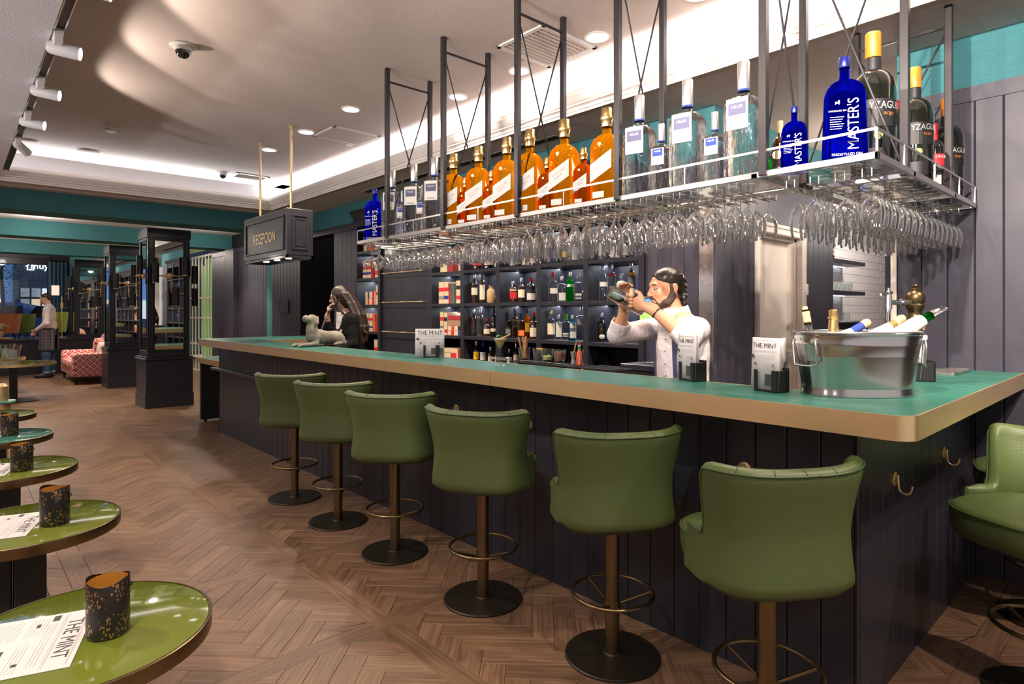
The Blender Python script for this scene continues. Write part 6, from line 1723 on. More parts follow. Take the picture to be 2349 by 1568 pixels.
# menus lying on the tables
def flat_menu(corners, z, label):
    P = [onz(a, b, z) for a, b in corners]; c = sum(P, Vector()) / 4; c.z = z
    ex = (P[1] - P[0]).normalized(); ang = math.atan2(ex.y, ex.x); w = ((P[1] - P[0]).length + (P[2] - P[3]).length) / 2; h = ((P[3] - P[0]).length + (P[2] - P[1]).length) / 2
    t = thing('paper_menu', label, 'menu', (c.x, c.y, z + .0008), ang)
    MB().box(-w / 2, w / 2, -h / 2, h / 2, 0, .0012).build('sheet', paper, t)
    mtx = Matrix.Translation((0, -h / 2, .0012)) @ Matrix.Rotation(R(-90), 4, 'X')
    print_lines(t, w, h, mtx)
    return t
def menu_at(x, y, ang, w, h, label):
    t = thing('paper_menu', label, 'menu', (x, y, ZT + .0008), R(ang))
    MB().box(-w / 2, w / 2, -h / 2, h / 2, 0, .0012).build('sheet', paper, t)
    print_lines(t, w, h, Matrix.Translation((0, -h / 2, .0004)) @ Matrix.Rotation(R(-90), 4, 'X'), tw=.17)
    return t
MP = [onz(*q, ZT) for q in ((95, 1402), (222, 1395), (160, 1530))]; MX = (MP[2] - MP[1]); MA = math.degrees(math.atan2(MX.y, MX.x)); MC = (MP[1] + MP[2]) / 2 - Vector((.10, -.033, 0))
for k in range(4): menu_at(MC.x + TXX[k] - TXX[0] + (0 if k == 0 else .02), MC.y + TY[k] - TY[0], MA, .285, .21, ['printed newspaper menu lying under the lantern on the nearest table', 'printed newspaper menu on the second table', 'paper menu on the third table', 'paper menu on the fourth table'][k])
# lanterns
def lantern_mat():
    m = bpy.data.materials.new('pierced_black_tin'); m.use_nodes = True; nt = m.node_tree; b = nt.nodes['Principled BSDF']
    tc = nt.nodes.new('ShaderNodeTexCoord'); mp = nt.nodes.new('ShaderNodeMapping'); mp.inputs['Scale'].default_value = (1, 1, .6); nt.links.new(tc.outputs['Object'], mp.inputs[0])
    v = nt.nodes.new('ShaderNodeTexVoronoi'); v.inputs['Scale'].default_value = 170; nt.links.new(mp.outputs[0], v.inputs['Vector'])
    n = nt.nodes.new('ShaderNodeTexNoise'); n.inputs['Scale'].default_value = 22; nt.links.new(tc.outputs['Object'], n.inputs['Vector'])
    a = nt.nodes.new('ShaderNodeMath'); a.operation = 'LESS_THAN'; a.inputs[1].default_value = .36; nt.links.new(v.outputs['Distance'], a.inputs[0])
    c = nt.nodes.new('ShaderNodeMath'); c.operation = 'GREATER_THAN'; c.inputs[1].default_value = .47; nt.links.new(n.outputs[0], c.inputs[0])
    d = nt.nodes.new('ShaderNodeMath'); d.operation = 'MULTIPLY'; nt.links.new(a.outputs[0], d.inputs[0]); nt.links.new(c.outputs[0], d.inputs[1])
    mx = nt.nodes.new('ShaderNodeMix'); mx.data_type = 'RGBA'; mx.inputs[6].default_value = (.010, .008, .008, 1); mx.inputs[7].default_value = (.55, .33, .12, 1)
    nt.links.new(d.outputs[0], mx.inputs[0]); nt.links.new(mx.outputs[2], b.inputs['Base Color']); nt.links.new(d.outputs[0], b.inputs['Metallic']); b.inputs['Roughness'].default_value = .4
    return m
tin = lantern_mat()
def make_lantern():
    t = thing('candle_lantern', '', 'lantern', (0, 0, 0), 0, 'pierced black candle lanterns on the tables')
    r, h = .0445, .128
    rs = []
    for z, rr_ in ((0, r * .97), (.003, r), (h - .002, r), (h, r * .985)): rs.append([(rr_ * math.cos(2 * PI * i / 32), rr_ * math.sin(2 * PI * i / 32), z + (0 if z < .01 else .006 * math.cos(4 * PI * i / 32))) for i in range(32)])
    MB().rings(rs, cap=False).build('pierced_shell', tin, t, smooth=40)
    MB().lathe([(0, .002), (r * .955, .003), (r * .955, h - .004)], 32, cap=False).build('gold_lining', pmat_once('gold_lining', (.60, .30, .05), rough=.45, metal=.6), t, smooth=40)
    for s in (-1, 1): MB().tube([(s * (r + .001), 0, h * .86), (s * (r + .004), 0, h * .86)], .005, 8).build('lug', tin, t)
    MB().tube([(-(r + .003), .0, h * .86)] + [((r + .004) * math.cos(a), +.050 * math.sin(a) * 1.0 - .0, h * .86 - .030 * math.sin(a)) for a in [PI - k * PI / 14 for k in range(15)]], .0014, 5).build('wire_handle', bronze, t, smooth=60)
    MB().lathe([(0, .01), (.019, .01), (.019, .022), (0, .022)], 16).build('tea_light', label_white, t)
    return t
ln_ = make_lantern()
for k, (px, py, lb) in enumerate([(248, 1451, 'large pierced black lantern on the nearest table'), (126, 1200, 'pierced black lantern on the second table'), (50, 1078, 'pierced black lantern on the third table'), (22, 997, 'pierced black lantern on the fourth table')]):
    p = onz(px, py, ZT); place(ln_, k > 0, (p.x, p.y + .0, ZT + .0025), -TH + (.3 if k == 0 else 0), lb)
# brass table lamp pieces at the left edge
bl = thing('brass_stand', 'tall round brass stand with blue-green top at the left frame edge', 'stand', (.155, 6.6, 0)); bx0 = ony(8, 880, 6.6)
bl.location = (bx0.x - .02, 6.6, 0)
MB().lathe([(0, 0), (.12, 0), (.12, .012), (.055, .02), (.055, .60), (0, .60)], 28).build('column', brass, bl, smooth=30)
MB().lathe([(0, .66), (.10, .66), (.105, .67), (.10, .68), (0, .68)], 28).build('top', teal_top, bl, smooth=30); MB().lathe([(.07, .60), (.07, .66)], 24).build('neck', brass, bl, smooth=30); MB().lathe([(0, .68), (.05, .68), (.055, .80), (.035, .82), (0, .82)], 24).build('brass_cup', brass, bl, smooth=30)
# distant large round table with vases
p = onz(40, 832, .60); ft_ = thing('round_table', 'distant low round green table with glass vases at the left', 'table', (p.x - .05, p.y, 0))
MB().lathe([(0, .57), (.54, .57), (.54, .60), (0, .602)], 56).build('tabletop', tab_green, ft_, smooth=30); MB().lathe([(.54, .565), (.55, .565), (.55, .603), (.54, .603)], 56, cap=False).build('brass_rim', brass, ft_); MB().box(-.05, .05, -.05, .05, .01, .57).build('column', black_plastic, ft_); MB().box(-.3, .3, -.3, .3, 0, .012).build('foot_plate', bronze, ft_)
ft2 = thing('round_table', 'second distant low round green table just behind the first', 'table', (p.x - .3, p.y + 1.5, 0)); MB().lathe([(0, .57), (.5, .57), (.5, .60), (0, .602)], 48).build('tabletop', tab_green, ft2, smooth=30); MB().lathe([(.5, .565), (.51, .565), (.51, .603), (.5, .603)], 48, cap=False).build('brass_rim', brass, ft2); MB().box(-.04, .04, -.04, .04, .01, .57).build('column', black_plastic, ft2); MB().box(-.25, .25, -.25, .25, 0, .012).build('foot_plate', bronze, ft2)
for k, (px, py) in enumerate(((30, 824), (16, 820))):
    q = onz(px, py, .60); v = thing('glass_vase', ['clear glass vase holding small white cards on the distant table', 'clear glass vase left of the other one'][k], 'vase', (q.x, q.y, .603)); MB().lathe([(0, .0), (.07, 0), (.075, .01), (.10, .16), (.12, .24), (.115, .24), (.07, .015), (0, .015)], 20, cap=False).build('vase', g_clear, v, smooth=50)
    for j in range(3): MB(Matrix.Translation((-.03 + j * .03, 0, .02)) @ Matrix.Rotation(j * .3, 4, 'Z')).box(-.035, .035, -.001, .001, 0, .14).build('card', paper, v)

# ================================================================ MIRRORED COLUMNS
def column(xa, ya, s, label, top=2.65, z0=0.0):
    t = thing('mirrored_column', label, 'column', (xa, ya, z0)); 
    def B(m, x0, x1, y0, y1, a, b, bv=.006): return m.box(x0, x1, y0, y1, a, b, bv)
    e = .035
    if z0 == 0:
        MB().box(-e - .01, s + e + .01, -e - .01, s + e + .01, 0, .20, .004).build('skirting', navy, t)
        MB().box(-e, s + e, -e, s + e, .2, .70, .004).build('plinth', navy, t)
        m = MB(); m.box(-e - .02, s + e + .02, -e - .02, s + e + .02, .70, .73, .008); m.box(-e, s + e, -e, s + e, .73, .75, .005); m.build('plinth_moulding', navy, t)
    zb = .75 if z0 == 0 else 0.0; zt = top - z0
    MB().box(.012, s - .012, .012, s - .012, zb, zt).build('core', navy, t)
    MB().box(-.012, s + .012, -.012, s + .012, zt - .14, zt, .004).build('header', navy, t)
    f = .075
    for nm, ax in (('front', 0), ('left', 1), ('right', 2), ('back', 3)):
        def q(m, a0, a1, b0, b1, d0, d1, bv=.004):
            if ax == 0: m.box(a0, a1, -d1, -d0, b0, b1, bv)
            if ax == 3: m.box(a0, a1, s + d0, s + d1, b0, b1, bv)
            if ax == 1: m.box(-d1, -d0, a0, a1, b0, b1, bv)
            if ax == 2: m.box(s + d0, s + d1, a0, a1, b0, b1, bv)
        m = MB(); zt2 = zt - .14
        q(m, 0, s, zb, zb + f, -.012, 0); q(m, 0, s, zt2 - .03, zt2, -.012, 0); q(m, 0, f, zb + f, zt2 - .03, -.012, 0); q(m, s - f, s, zb + f, zt2 - .03, -.012, 0)
        q(m, f, s - f, zb + f, zb + f + .014, -.006, .006, .003); q(m, f, s - f, zt2 - .044, zt2 - .03, -.006, .006, .003); q(m, f, f + .014, zb + f, zt2 - .03, -.006, .006, .003); q(m, s - f - .014, s - f, zb + f, zt2 - .03, -.006, .006, .003)
        m.build('mirror_frame', navy, t)
        m = MB(); q(m, f + .01, s - f - .01, zb + f + .01, zt2 - .04, -.011, -.008, 0); m.build('mirror', mirror, t)
    return t
C1 = (2.12, 10.2); C2 = (2.16, 13.37); C3 = (2.15, 17.0)
column(2.12, 10.2, .56, 'nearest mirrored dark column in the middle of the lounge')
column(2.16, 13.37, .56, 'second mirrored dark column beside the patterned sofa')
column(2.15, 17.62, .56, 'third mirrored dark column behind the sofa on the low ledge', z0=.79)
def sconce(x, y, z, rz, label, k=0):
    """local +Y points out of the wall"""
    t = thing('wall_lamp', label, 'wall lamp', (x, y, z), rz, 'brass wall lamps with black tube shades')
    MB(Matrix.Rotation(R(-90), 4, 'X')).lathe([(.048, 0), (.048, .010), (.035, .022), (.02, .026), (0, .026)], 20).build('wall_plate', brass, t, smooth=40)
    MB().tube([(0, .02, 0), (0, .09, 0)], .008, 8).tube([(-.20, .09, .02), (-.20, .09, .0), (.20, .09, .0), (.20, .09, .02)], .0065, 8).tube([(0, .09, 0), (0, .10, -.24), (0, .13, -.26)], .006, 8).build('brass_arm', brass, t, smooth=50)
    for (a, b, c_) in ((-.20, .09, .15), (.20, .09, .03), (.05 if k else -.06, .13, -.31)):
        MB().lathe([(.044, c_ - .14), (.044, c_ + .14)], 22, a, b).build('tube_shade', black_plastic, t, smooth=40)
        MB().lathe([(.0445, c_ - .142), (.0445, c_ - .134)], 22, a, b).build('shade_ring', brass, t)
    return t
for (cx, cyy), nm in (((2.12, 10.2), 'nearest'), ((2.16, 13.37), 'second')):
    sconce(cx + .28, cyy - .001, 1.95, R(180), f'wall lamp with three black tubes on the front mirror of the {nm} column')
    sconce(cx - .001, cyy + .28, 1.95, R(90), f'wall lamp with three black tubes on the left side of the {nm} column', 1)
    sconce(cx + .561, cyy + .28, 1.95, R(-90), f'wall lamp with three black tubes on the right side of the {nm} column', 1)
sconce(2.15 + .28, 17.62, 1.95, R(180), 'wall lamp on the front mirror of the third column')
sconce(2.149, 17.9, 1.95, R(90), 'wall lamp on the left side of the third column', 1)
fl = thing('floor_lamp', 'slim brass floor lamp standing on the ledge beside the curtain', 'floor lamp', (1.98, 18.4, .79)); MB().lathe([(.1, 0), (.1, .01), (.015, .015), (.012, .02), (.012, 1.0)], 14).build('pole', brass, fl, smooth=30); MB().lathe([(.03, .70), (.03, .85)], 12).build('brass_sleeve', brass, fl)
MB().box(-.2, -.05, -.02, .02, 1.02, 1.26, .003).build('lit_shade', pmat_once('warm_lit_shade', (1, .75, .6), emit=.9), fl)

# ================================================================ SOFA
def fabric(kind):
    m = bpy.data.materials.new('red_' + kind + '_fabric'); m.use_nodes = True; nt = m.node_tree; b = nt.nodes['Principled BSDF']; N = nt.nodes.new; K = nt.links.new
    tc = N('ShaderNodeTexCoord'); sp_ = N('ShaderNodeSeparateXYZ'); K(tc.outputs['Object'], sp_.inputs[0])
    def M(op, a, b_=None, c=None):
        n = N('ShaderNodeMath'); n.operation = op
        for i, v in enumerate((a, b_, c)):
            if v is None: continue
            if isinstance(v, (int, float)): n.inputs[i].default_value = v
            else: K(v, n.inputs[i])
        return n.outputs[0]
    u = M('ADD', sp_.outputs[0], sp_.outputs[1]); w = sp_.outputs[2]
    if kind == 'medallion':
        P = .115
        a = M('PINGPONG', M('MULTIPLY', u, 1), P / 2); b2 = M('PINGPONG', w, P / 2)
        a2 = M('SUBTRACT', a, P / 4); c2 = M('SUBTRACT', b2, P / 4)
        d = M('ADD', M('ABSOLUTE', M('SUBTRACT', a, 0)), M('ABSOLUTE', b2))           # diamond distance from (0,0)
        s = M('ABSOLUTE', M('SUBTRACT', M('MODULO', M('MULTIPLY', d, 1), P / 2), P / 4))
        f = M('GREATER_THAN', s, P * .115)
    else:
        z = M('ADD', M('MULTIPLY', u, 1), M('PINGPONG', M('ADD', sp_.outputs[1], M('MULTIPLY', w, 1)), .025))
        f = M('GREATER_THAN', M('FRACT', M('MULTIPLY', z, 22)), .52)
    mx = N('ShaderNodeMix'); mx.data_type = 'RGBA'; mx.inputs[6].default_value = (.50, .028, .045, 1); mx.inputs[7].default_value = (.72, .58, .54, 1)
    K(f, mx.inputs[0]); K(mx.outputs[2], b.inputs['Base Color']); b.inputs['Roughness'].default_value = .9
    return m
med, zig = fabric('medallion'), fabric('zigzag')
so = thing('sofa', 'red and white patterned sofa with high back between the columns', 'sofa', (1.72, 14.42, 0))
# local: X = depth (front at 0), Y = along; back at +X
MB().box(.0, .86, .0, .20, .14, .60, .05).build('armrest', med, so, smooth=40)
MB().box(.0, .86, 1.55, 1.75, .14, .60, .05).build('armrest', med, so, smooth=40)
MB().box(.02, .82, .16, 1.60, .14, .32, .03).build('base', med, so, smooth=40)
MB().box(-.02, .72, .20, 1.56, .30, .44, .045).build('seat_cushion', zig, so, smooth=40)
bk_ = MB(); bk_.rings([[(x + sh, y, z) for x, z in ((.66, .14), (.66, .60), (.70, top - .03), (.76, top), (.84, top - .02), (.88, top - .10), (.88, .14))] for y, top, sh in ((.02, .78, 0), (.10, .88, 0), (.30, .95, .0), (.875, .98, 0), (1.45, .95, 0), (1.65, .88, 0), (1.73, .78, 0))]); bk_.build('backrest', zig, so, smooth=50)
for x, y in ((.06, .06), (.80, .06), (.06, 1.69), (.80, 1.69)): MB().lathe([(.018, 0), (.030, .14)], 12, x, y).build('leg', bronze, so, smooth=40)
def cushion(x, y, z, rx, rz, mat, label, s=.22):
    t = thing('cushion', label, 'cushion', (x, y, z), rz); m = MB(Matrix.Rotation(rx, 4, 'X'))
    for sg in (1, -1): m.grid(lambda u, v: ((u - .5) * 2 * s * (1 - .06 * (1 - abs(2 * v - 1)) ** 1), sg * .075 * (max(0, 1 - abs(2 * u - 1) ** 2.4) * max(0, 1 - abs(2 * v - 1) ** 2.4)) ** .6, (v - .5) * 2 * s), 12, 12, flip=sg < 0)
    m.build('cover', mat, t, smooth=60)
cushion(2.22, 14.95, .66, .0, R(-118), med, 'red patterned cushion leaning on the sofa back')
cushion(2.24, 14.72, .62, .0, R(-70), pmat('blush_fabric', (.70, .56, .50), .9), 'plain pale cushion in front of the red one', .18)

# ================================================================ LOUNGE CHAIRS BEHIND THE LEDGE, STREET
def tub_chair(px, py, Y, mat, label, w=.36, rz=0):
    p = ony(px, py, Y); zb = .79
    t = thing('lounge_chair', label, 'chair', (p.x, Y, zb), rz); h = p.z - zb
    def ring(k, z): return [((w * k) * math.sin(a), -(w * k) * math.cos(a), z) for a in [R(-110 + 220 * i / 24) for i in range(25)]]
    m = MB(); m.rings([ring(.80, .12), ring(.90, h * .5), ring(1.0, h * .9), ring(1.0, h), ring(.90, h), ring(.88, h * .9), ring(.78, h * .5), ring(.70, .12)], cap=False, closed=False); m.build('shell', mat, t, smooth=50)
    MB().lathe([(0, .12), (w * .8, .12), (w * .86, .2), (w * .84, .26), (0, .27)], 24).build('seat', mat, t, smooth=40)
    for k in range(4): a = PI / 4 + k * PI / 2; MB().tube([(w * .6 * math.cos(a), w * .6 * math.sin(a), .13), (w * .75 * math.cos(a), w * .75 * math.sin(a), 0)], .014, 6).build('leg', bronze, t)
tub_chair(16, 719, 18.5, pmat('rust_velvet', (.42, .12, .04), .8, sheen=.3), 'rust orange tub chair behind the ledge at the left edge', .27)
tub_chair(60, 719, 18.9, pmat('moss_velvet', (.11, .16, .02), .8, sheen=.3), 'moss green tub chair beside the orange one', .19, R(30))
tub_chair(134, 715, 18.9, pmat('lime_velvet', (.40, .48, .03), .8, sheen=.3), 'yellow-green tub chair behind the waiter', .20, R(-30))
st_ = struct(MB().box(-14, 16, 20.4, 45, .1, .2).build('street', pmat('wet_asphalt', (.03, .035, .04), .4)), 'dusky street outside the window', 'street')
bd_ = thing('street_building', 'blue lit shop building across the street with white sign lettering', 'building', (0, 30, -.3))
def WB(x0, x1, y0, y1, z0, z1, mat, nm): return MB().box(x0, x1, y0, y1, z0, z1).build(nm, mat, bd_, world=True)
WB(-12, 1.75, 30.6, 33, -.3, 9, pmat('blue_render_wall', (.22, .45, .85), .8), 'wall'); WB(1.75, 9, 30, 33, -.3, 9, pmat('dark_shopfront', (.02, .03, .06), .6), 'shop_wall')
pq = ony(98, 611, 29.96); lettering('muy m', .33, wm(bd_).inverted() @ Matrix.Translation((pq.x + .08, 29.95, pq.z)) @ Matrix.Rotation(R(90), 4, 'X'), pmat('sign_white', (.9, .95, 1), .5, emit=6), bd_, 1.0)
q = ony(70, 611, 29.95); hs2 = MB(Matrix.Translation((q.x, 29.94, q.z)) @ Matrix.Rotation(R(90), 4, 'X') @ Matrix.Scale(.62, 4)); 
for a, b in (((-.22, .0), (0, .2)), ((0, .2), (.22, 0)), ((-.15, .03), (-.15, -.2)), ((.15, .03), (.15, -.2)), ((-.15, -.2), (.15, -.2))): hs2.bar((a[0], a[1], 0), (b[0], b[1], 0), .05, .02)
hs2.build('house_sign', MATS['sign_white'], bd_, world=False) if False else None
inv = wm(bd_).inverted(); hs2.v = [inv @ v for v in hs2.v]; hs2.build('house_emblem', MATS['sign_white'], bd_)
litm = [pmat('shop_glow_warm', (.85, .60, .38), .6, emit=.55), pmat('shop_glow_white', (.75, .80, .85), .6, emit=.7), pmat('shop_glow_dim', (.25, .28, .30), .6, emit=.4)]
rr = random.Random(4)
for i in range(13):
    for j in range(5):
        x = 1.95 + i * .33; z = .3 + j * .42; WB(x, x + .27, 29.94, 29.99, z, z + .34, litm[rr.choice((0, 0, 1, 2))], 'shop_window')
for i in range(5):
    x = -5.5 + i * 1.45; WB(x, x + 1.1, 30.52, 30.58, .2, 1.9, litm[(1, 2, 1, 0, 1)[i]], 'shop_window')
# car
car_m = pmat('blue_car_paint', (.04, .14, .42), .2, coat=1, metal=.3)
cr = thing('car', 'blue car parked in the street outside the window', 'car', (.8, 23.6, .2))
sec = []
body = [(-2.1, .45, .62), (-1.95, .35, .86), (-1.2, .30, .98), (-.7, .28, 1.05), (.9, .28, 1.05), (1.5, .30, 1.0), (1.95, .35, .90), (2.1, .45, .70)]
MB().rings([[(x, -.80, lo), (x, -.86, (lo + hi) / 2), (x, -.78, hi), (x, .78, hi), (x, .86, (lo + hi) / 2), (x, .80, lo)] for x, lo, hi in body]).build('body', car_m, cr, smooth=40)
MB().rings([[(x, -w_, 1.0), (x, -w_ + .12, z), (x, w_ - .12, z), (x, w_, 1.0)] for x, w_, z in ((-1.1, .74, 1.02), (-.45, .74, 1.45), (.6, .74, 1.50), (1.25, .74, 1.36), (1.75, .70, 1.04))]).build('cabin', car_m, cr, smooth=30)
for a, b in ((-.75, .0), (.08, .75), (.83, 1.3)): MB().add([(a + .1 * 0, -.752, 1.06), (b, -.752, 1.06), (b - .02, -.665, 1.38), (a + .22, -.665, 1.38)], [(0, 1, 2, 3)]).build('side_window', smoke, cr)
for x in (-1.3, 1.3): MB(Matrix.Translation((x, -.86, .33)) @ Matrix.Rotation(R(90), 4, 'X')).lathe([(0, -.02), (.2, -.02), (.33, -.01), (.33, .16), (0, .16)], 22).build('wheel', black_plastic, cr, smooth=40)
MB().box(-2.06, -1.9, -.7, -.4, .66, .78, .02).build('headlamp', pmat_once('headlamp', (.9, .95, 1), emit=2), cr)
# tree
tr_ = thing('street_tree', 'small leafy street tree seen through the window', 'tree', (.35, 22.4, .2)); tr_.location.x = ony(5, 700, 22.4).x
MB().tube([(0, 0, 0), (.03, .02, 1.4), (-.02, 0, 2.3), (.05, 0, 3.0)], [.06, .05, .04, .02], 8).build('trunk', bronze, tr_, smooth=50)
lf = MB(); rr = random.Random(8)
for k in range(900):
    a, b_, q = rr.uniform(0, 6.28), rr.uniform(-1, 1), rr.random() ** .4; c = Vector((.65 * q * math.cos(a) * math.sqrt(1 - b_ * b_), .5 * q * math.sin(a) * math.sqrt(1 - b_ * b_), 2.75 + .75 * q * b_)) + Vector((.25 * (k % 2), 0, -.45 * (k % 2)))
    d1 = Vector((rr.uniform(-1, 1), rr.uniform(-1, 1), rr.uniform(-1, 1))).normalized() * .03; d2 = d1.orthogonal().normalized() * .015; lf.add([c - d1, c + d2, c + d1, c - d2], [(0, 1, 2, 3)])
lo_ = lf.build('foliage', pmat('leaf_green', (.05, .10, .05), .7), tr_); lo_['kind'] = 'stuff'

# ================================================================ PEOPLE
def hand(palm, fdir, nrm, side, s=1.0, curl=0.5, thumb=1, spread=.25):
    """palm centre, finger direction, palm normal (towards what is held), side (towards the thumb)"""
    P = Vector(palm); f = Vector(fdir).normalized(); n = Vector(nrm).normalized(); sd = Vector(side).normalized(); out = []
    q = Matrix((sd, f, n)).transposed().to_euler()
    out.append(('e', P, (.040 * s, .048 * s, .016 * s), .012, q))
    out.append(('c', P - f * .045 * s, P - f * .085 * s, .024 * s, .026 * s, .014))
    for k, le in enumerate((.070, .078, .073, .058)):
        o = sd * (.027 - .018 * k) * s; base = P + f * .040 * s + o; d = (f + sd * (.12 - .08 * k) * spread * 3).normalized()
        p = base; a = curl * .5; r = .0088 * s
        for j, fr in enumerate((.45, .32, .25)):
            d = (d * math.cos(a) + n * math.sin(a)).normalized(); nn = (n - d * n.dot(d)); 
            e = p + d * le * fr * s; out.append(('c', tuple(p), tuple(e), r, r * .93, .004)); p = e; r *= .93; n2 = n; a = curl
            n = nn.normalized() if nn.length > 1e-4 else n
        n = Vector(nrm).normalized()
    tb_ = P - f * .020 * s + sd * .032 * s; d = (sd * .8 + f * .5 + n * .35).normalized(); e = tb_ + d * .034 * s; out.append(('c', tuple(tb_), tuple(e), .013 * s, .0105 * s, .008)); d2 = (d * .5 + f * .5 + n * .55).normalized(); out.append(('c', tuple(e), tuple(e + d2 * .03 * s), .0105 * s, .0088 * s, .004))
    return out
def head_prims(c, ry=0, s=1.0, fem=False, nod=0.0):
    """head looking along local -X rotated by ry about Z; c = centre of the skull. returns skin prims and a point mapper"""
    Mx = Matrix.Translation(Vector(c)) @ Matrix.Rotation(ry, 4, 'Z') @ Matrix.Rotation(nod, 4, 'Y') @ Matrix.Scale(s, 4)
    eu = (Matrix.Rotation(ry, 3, 'Z') @ Matrix.Rotation(nod, 3, 'Y')).to_euler()
    def T(*p): return tuple(Mx @ Vector(p))
    def E(p, r, k, e=None):
        ee = eu if e is None else (Matrix.Rotation(ry, 3, 'Z') @ Matrix.Rotation(nod, 3, 'Y') @ Euler(e).to_matrix()).to_euler()
        return ('e', T(*p), tuple(q * s for q in r), k, ee)
    def Cc(a, b, ra, rb, k): return ('c', T(*a), T(*b), ra * s, rb * s, k)
    P = [E((.010, 0, .030), (.094, .074, .084), .02), E((-.035, 0, -.030), (.052, .055, .070), .03), E((-.055, 0, -.078), (.028, .030, .026), .022), Cc((-.045, .0, -.09), (.015, 0, -.07), .022, .026, .02),
         Cc((-.02, .045, -.055), (.018, .056, -.03), .018, .016, .02), Cc((-.02, -.045, -.055), (.018, -.056, -.03), .018, .016, .02),
         # brow, nose, lips, cheeks
         Cc((-.075, -.030, .030), (-.075, .030, .030), .012, .012, .014), Cc((-.084, 0, .020), (-.104, 0, -.020), .0075, .011, .010), Cc((-.104, 0, -.022), (-.086, 0, -.030), .0095, .008, .006), E((-.096, .011, -.027), (.008, .006, .006), .004), E((-.096, -.011, -.027), (.008, .006, .006), .004),
         E((-.058, .034, -.018), (.022, .018, .020), .016), E((-.058, -.034, -.018), (.022, .018, .020), .016),
         Cc((-.083, -.014, -.050), (-.083, .014, -.050), .0065, .0065, .006), Cc((-.081, -.012, -.060), (-.081, .012, -.060), .0075, .0075, .006),
         ('-e', T(-.096, .030, .010), (.020 * s, .015 * s, .010 * s), .012), ('-e', T(-.096, -.030, .010), (.020 * s, .015 * s, .010 * s), .012),
         Cc((-.079, .019, .0145), (-.075, .043, .0125), .0055, .0045, .004), Cc((-.079, -.019, .0145), (-.075, -.043, .0125), .0055, .0045, .004), Cc((-.077, .021, .001), (-.073, .042, .001), .0045, .004, .004), Cc((-.077, -.021, .001), (-.073, -.042, .001), .0045, .004, .004),
         ('-c', T(-.094, -.016, -.0548), T(-.094, .016, -.0548), .0022 * s, .0022 * s, .003)]
    for sg in (-1, 1): P += [E((.014, sg * .076, .0), (.019, .008, .031), .006, (0, .25, sg * .35)), ('-e', T(.010, sg * .084, .002), (.009 * s, .006 * s, .016 * s), .004)]
    return P, T, eu
eye_w = pmat('eye_white', (.36, .31, .29), .3)
def eyes(T, parent, s=1.0, open_=True):
    for sg in (-1, 1):
        m = MB(); c = T(-.0745, sg * .030, .009); m.ell(c, .0100 * s, 12, 8); m.build('eyeball', eye_w, parent, smooth=60)
        c2 = T(-.0830, sg * .030, .007); m = MB(); m.ell(c2, (.0035 * s, .0050 * s, .0050 * s), 10, 6); m.build('iris', ink, parent, smooth=60)
        m = MB(); m.tube([T(-.0865, sg * .014, .031), T(-.0895, sg * .030, .036), T(-.080, sg * .046, .030)], [.003 * s, .0042 * s, .002 * s], 6); m.build('eyebrow', hair_dark, parent, smooth=60)

def view_frame(px, depth, label, name='person', gp=None):
    u = (px - 1174.5) / FPX; x, y = (SN + u * CS) * depth, (CS - u * SN) * depth
    return thing(name, label, 'person', (x, y, 0), -TH, gp)
# ---- local frame of the three people: +X = right in the photograph, +Y = away from the camera
# --------------------------------------------------------------- bartender
bm_ = view_frame(1540, 3.45, 'bearded bartender in white shirt shaking a drink, seen in profile')
hc = (-.030, .0, 1.545)
hp_, T1, eu1 = head_prims(hc, R(12), 1.0, nod=-.10)
EL_N, WR_N, SH_N = (.030, -.235, 1.275), (-.135, -.150, 1.425), (.105, -.145, 1.325)
EL_F, WR_F, SH_F = (-.285, .10, 1.285), (-.262, .04, 1.41), (.0, .16, 1.335)
skinp = [('c', (-.005, 0, 1.47), (.035, 0, 1.37), .056, .062, .03)]
arms = [('c', EL_N, WR_N, .046, .027, .012), ('c', EL_F, WR_F, .046, .027, .012)]
arms += [('c', SH_N, EL_N, .054, .046, .02), ('c', SH_F, EL_F, .054, .046, .02)]
handN = hand((-.205, -.100, 1.462), (-.75, .45, .30), (.10, .85, -.15), (0, -.2, 1), 1.05, .62)
handF = hand((-.262, .045, 1.490), (-.05, -.25, 1), (.35, -.9, 0), (-1, -.3, 0), 1.05, .55)
arms += [('c', WR_N, (-.175, -.125, 1.445), .027, .026, .015), ('c', WR_F, (-.262, .045, 1.452), .027, .026, .015)]
trunk = [('e', (.06, 0, 1.20), (.105, .165, .20), .05, (0, 0, R(25))), ('e', (.055, 0, 1.00), (.10, .15, .14), .06, (0, 0, R(25))), ('e', (.06, 0, .90), (.11, .16, .12), .05, (0, 0, R(25))),
         ('c', (.05, -.085, .86), (.05, -.10, .48), .085, .058, .04), ('c', (.05, -.10, .48), (.07, -.10, .09), .056, .038, .03), ('c', (.05, .085, .86), (.05, .10, .48), .085, .058, .04), ('c', (.05, .10, .48), (.07, .10, .09), .056, .038, .03),
         ('c', (.08, -.10, .045), (-.10, -.12, .035), .042, .036, .02), ('c', (.08, .10, .045), (-.10, .12, .035), .042, .036, .02), ('c', (.03, 0, 1.36), SH_N, .06, .055, .05), ('c', (.03, 0, 1.36), SH_F, .06, .055, .05)]
sdf_obj('body', skinp + trunk + arms[2:4], .011, skin, bm_, extra=[(hp_ + skinp, .003), (arms[:2] + arms[4:] + handN + handF, .0034)])
eyes(T1, bm_)
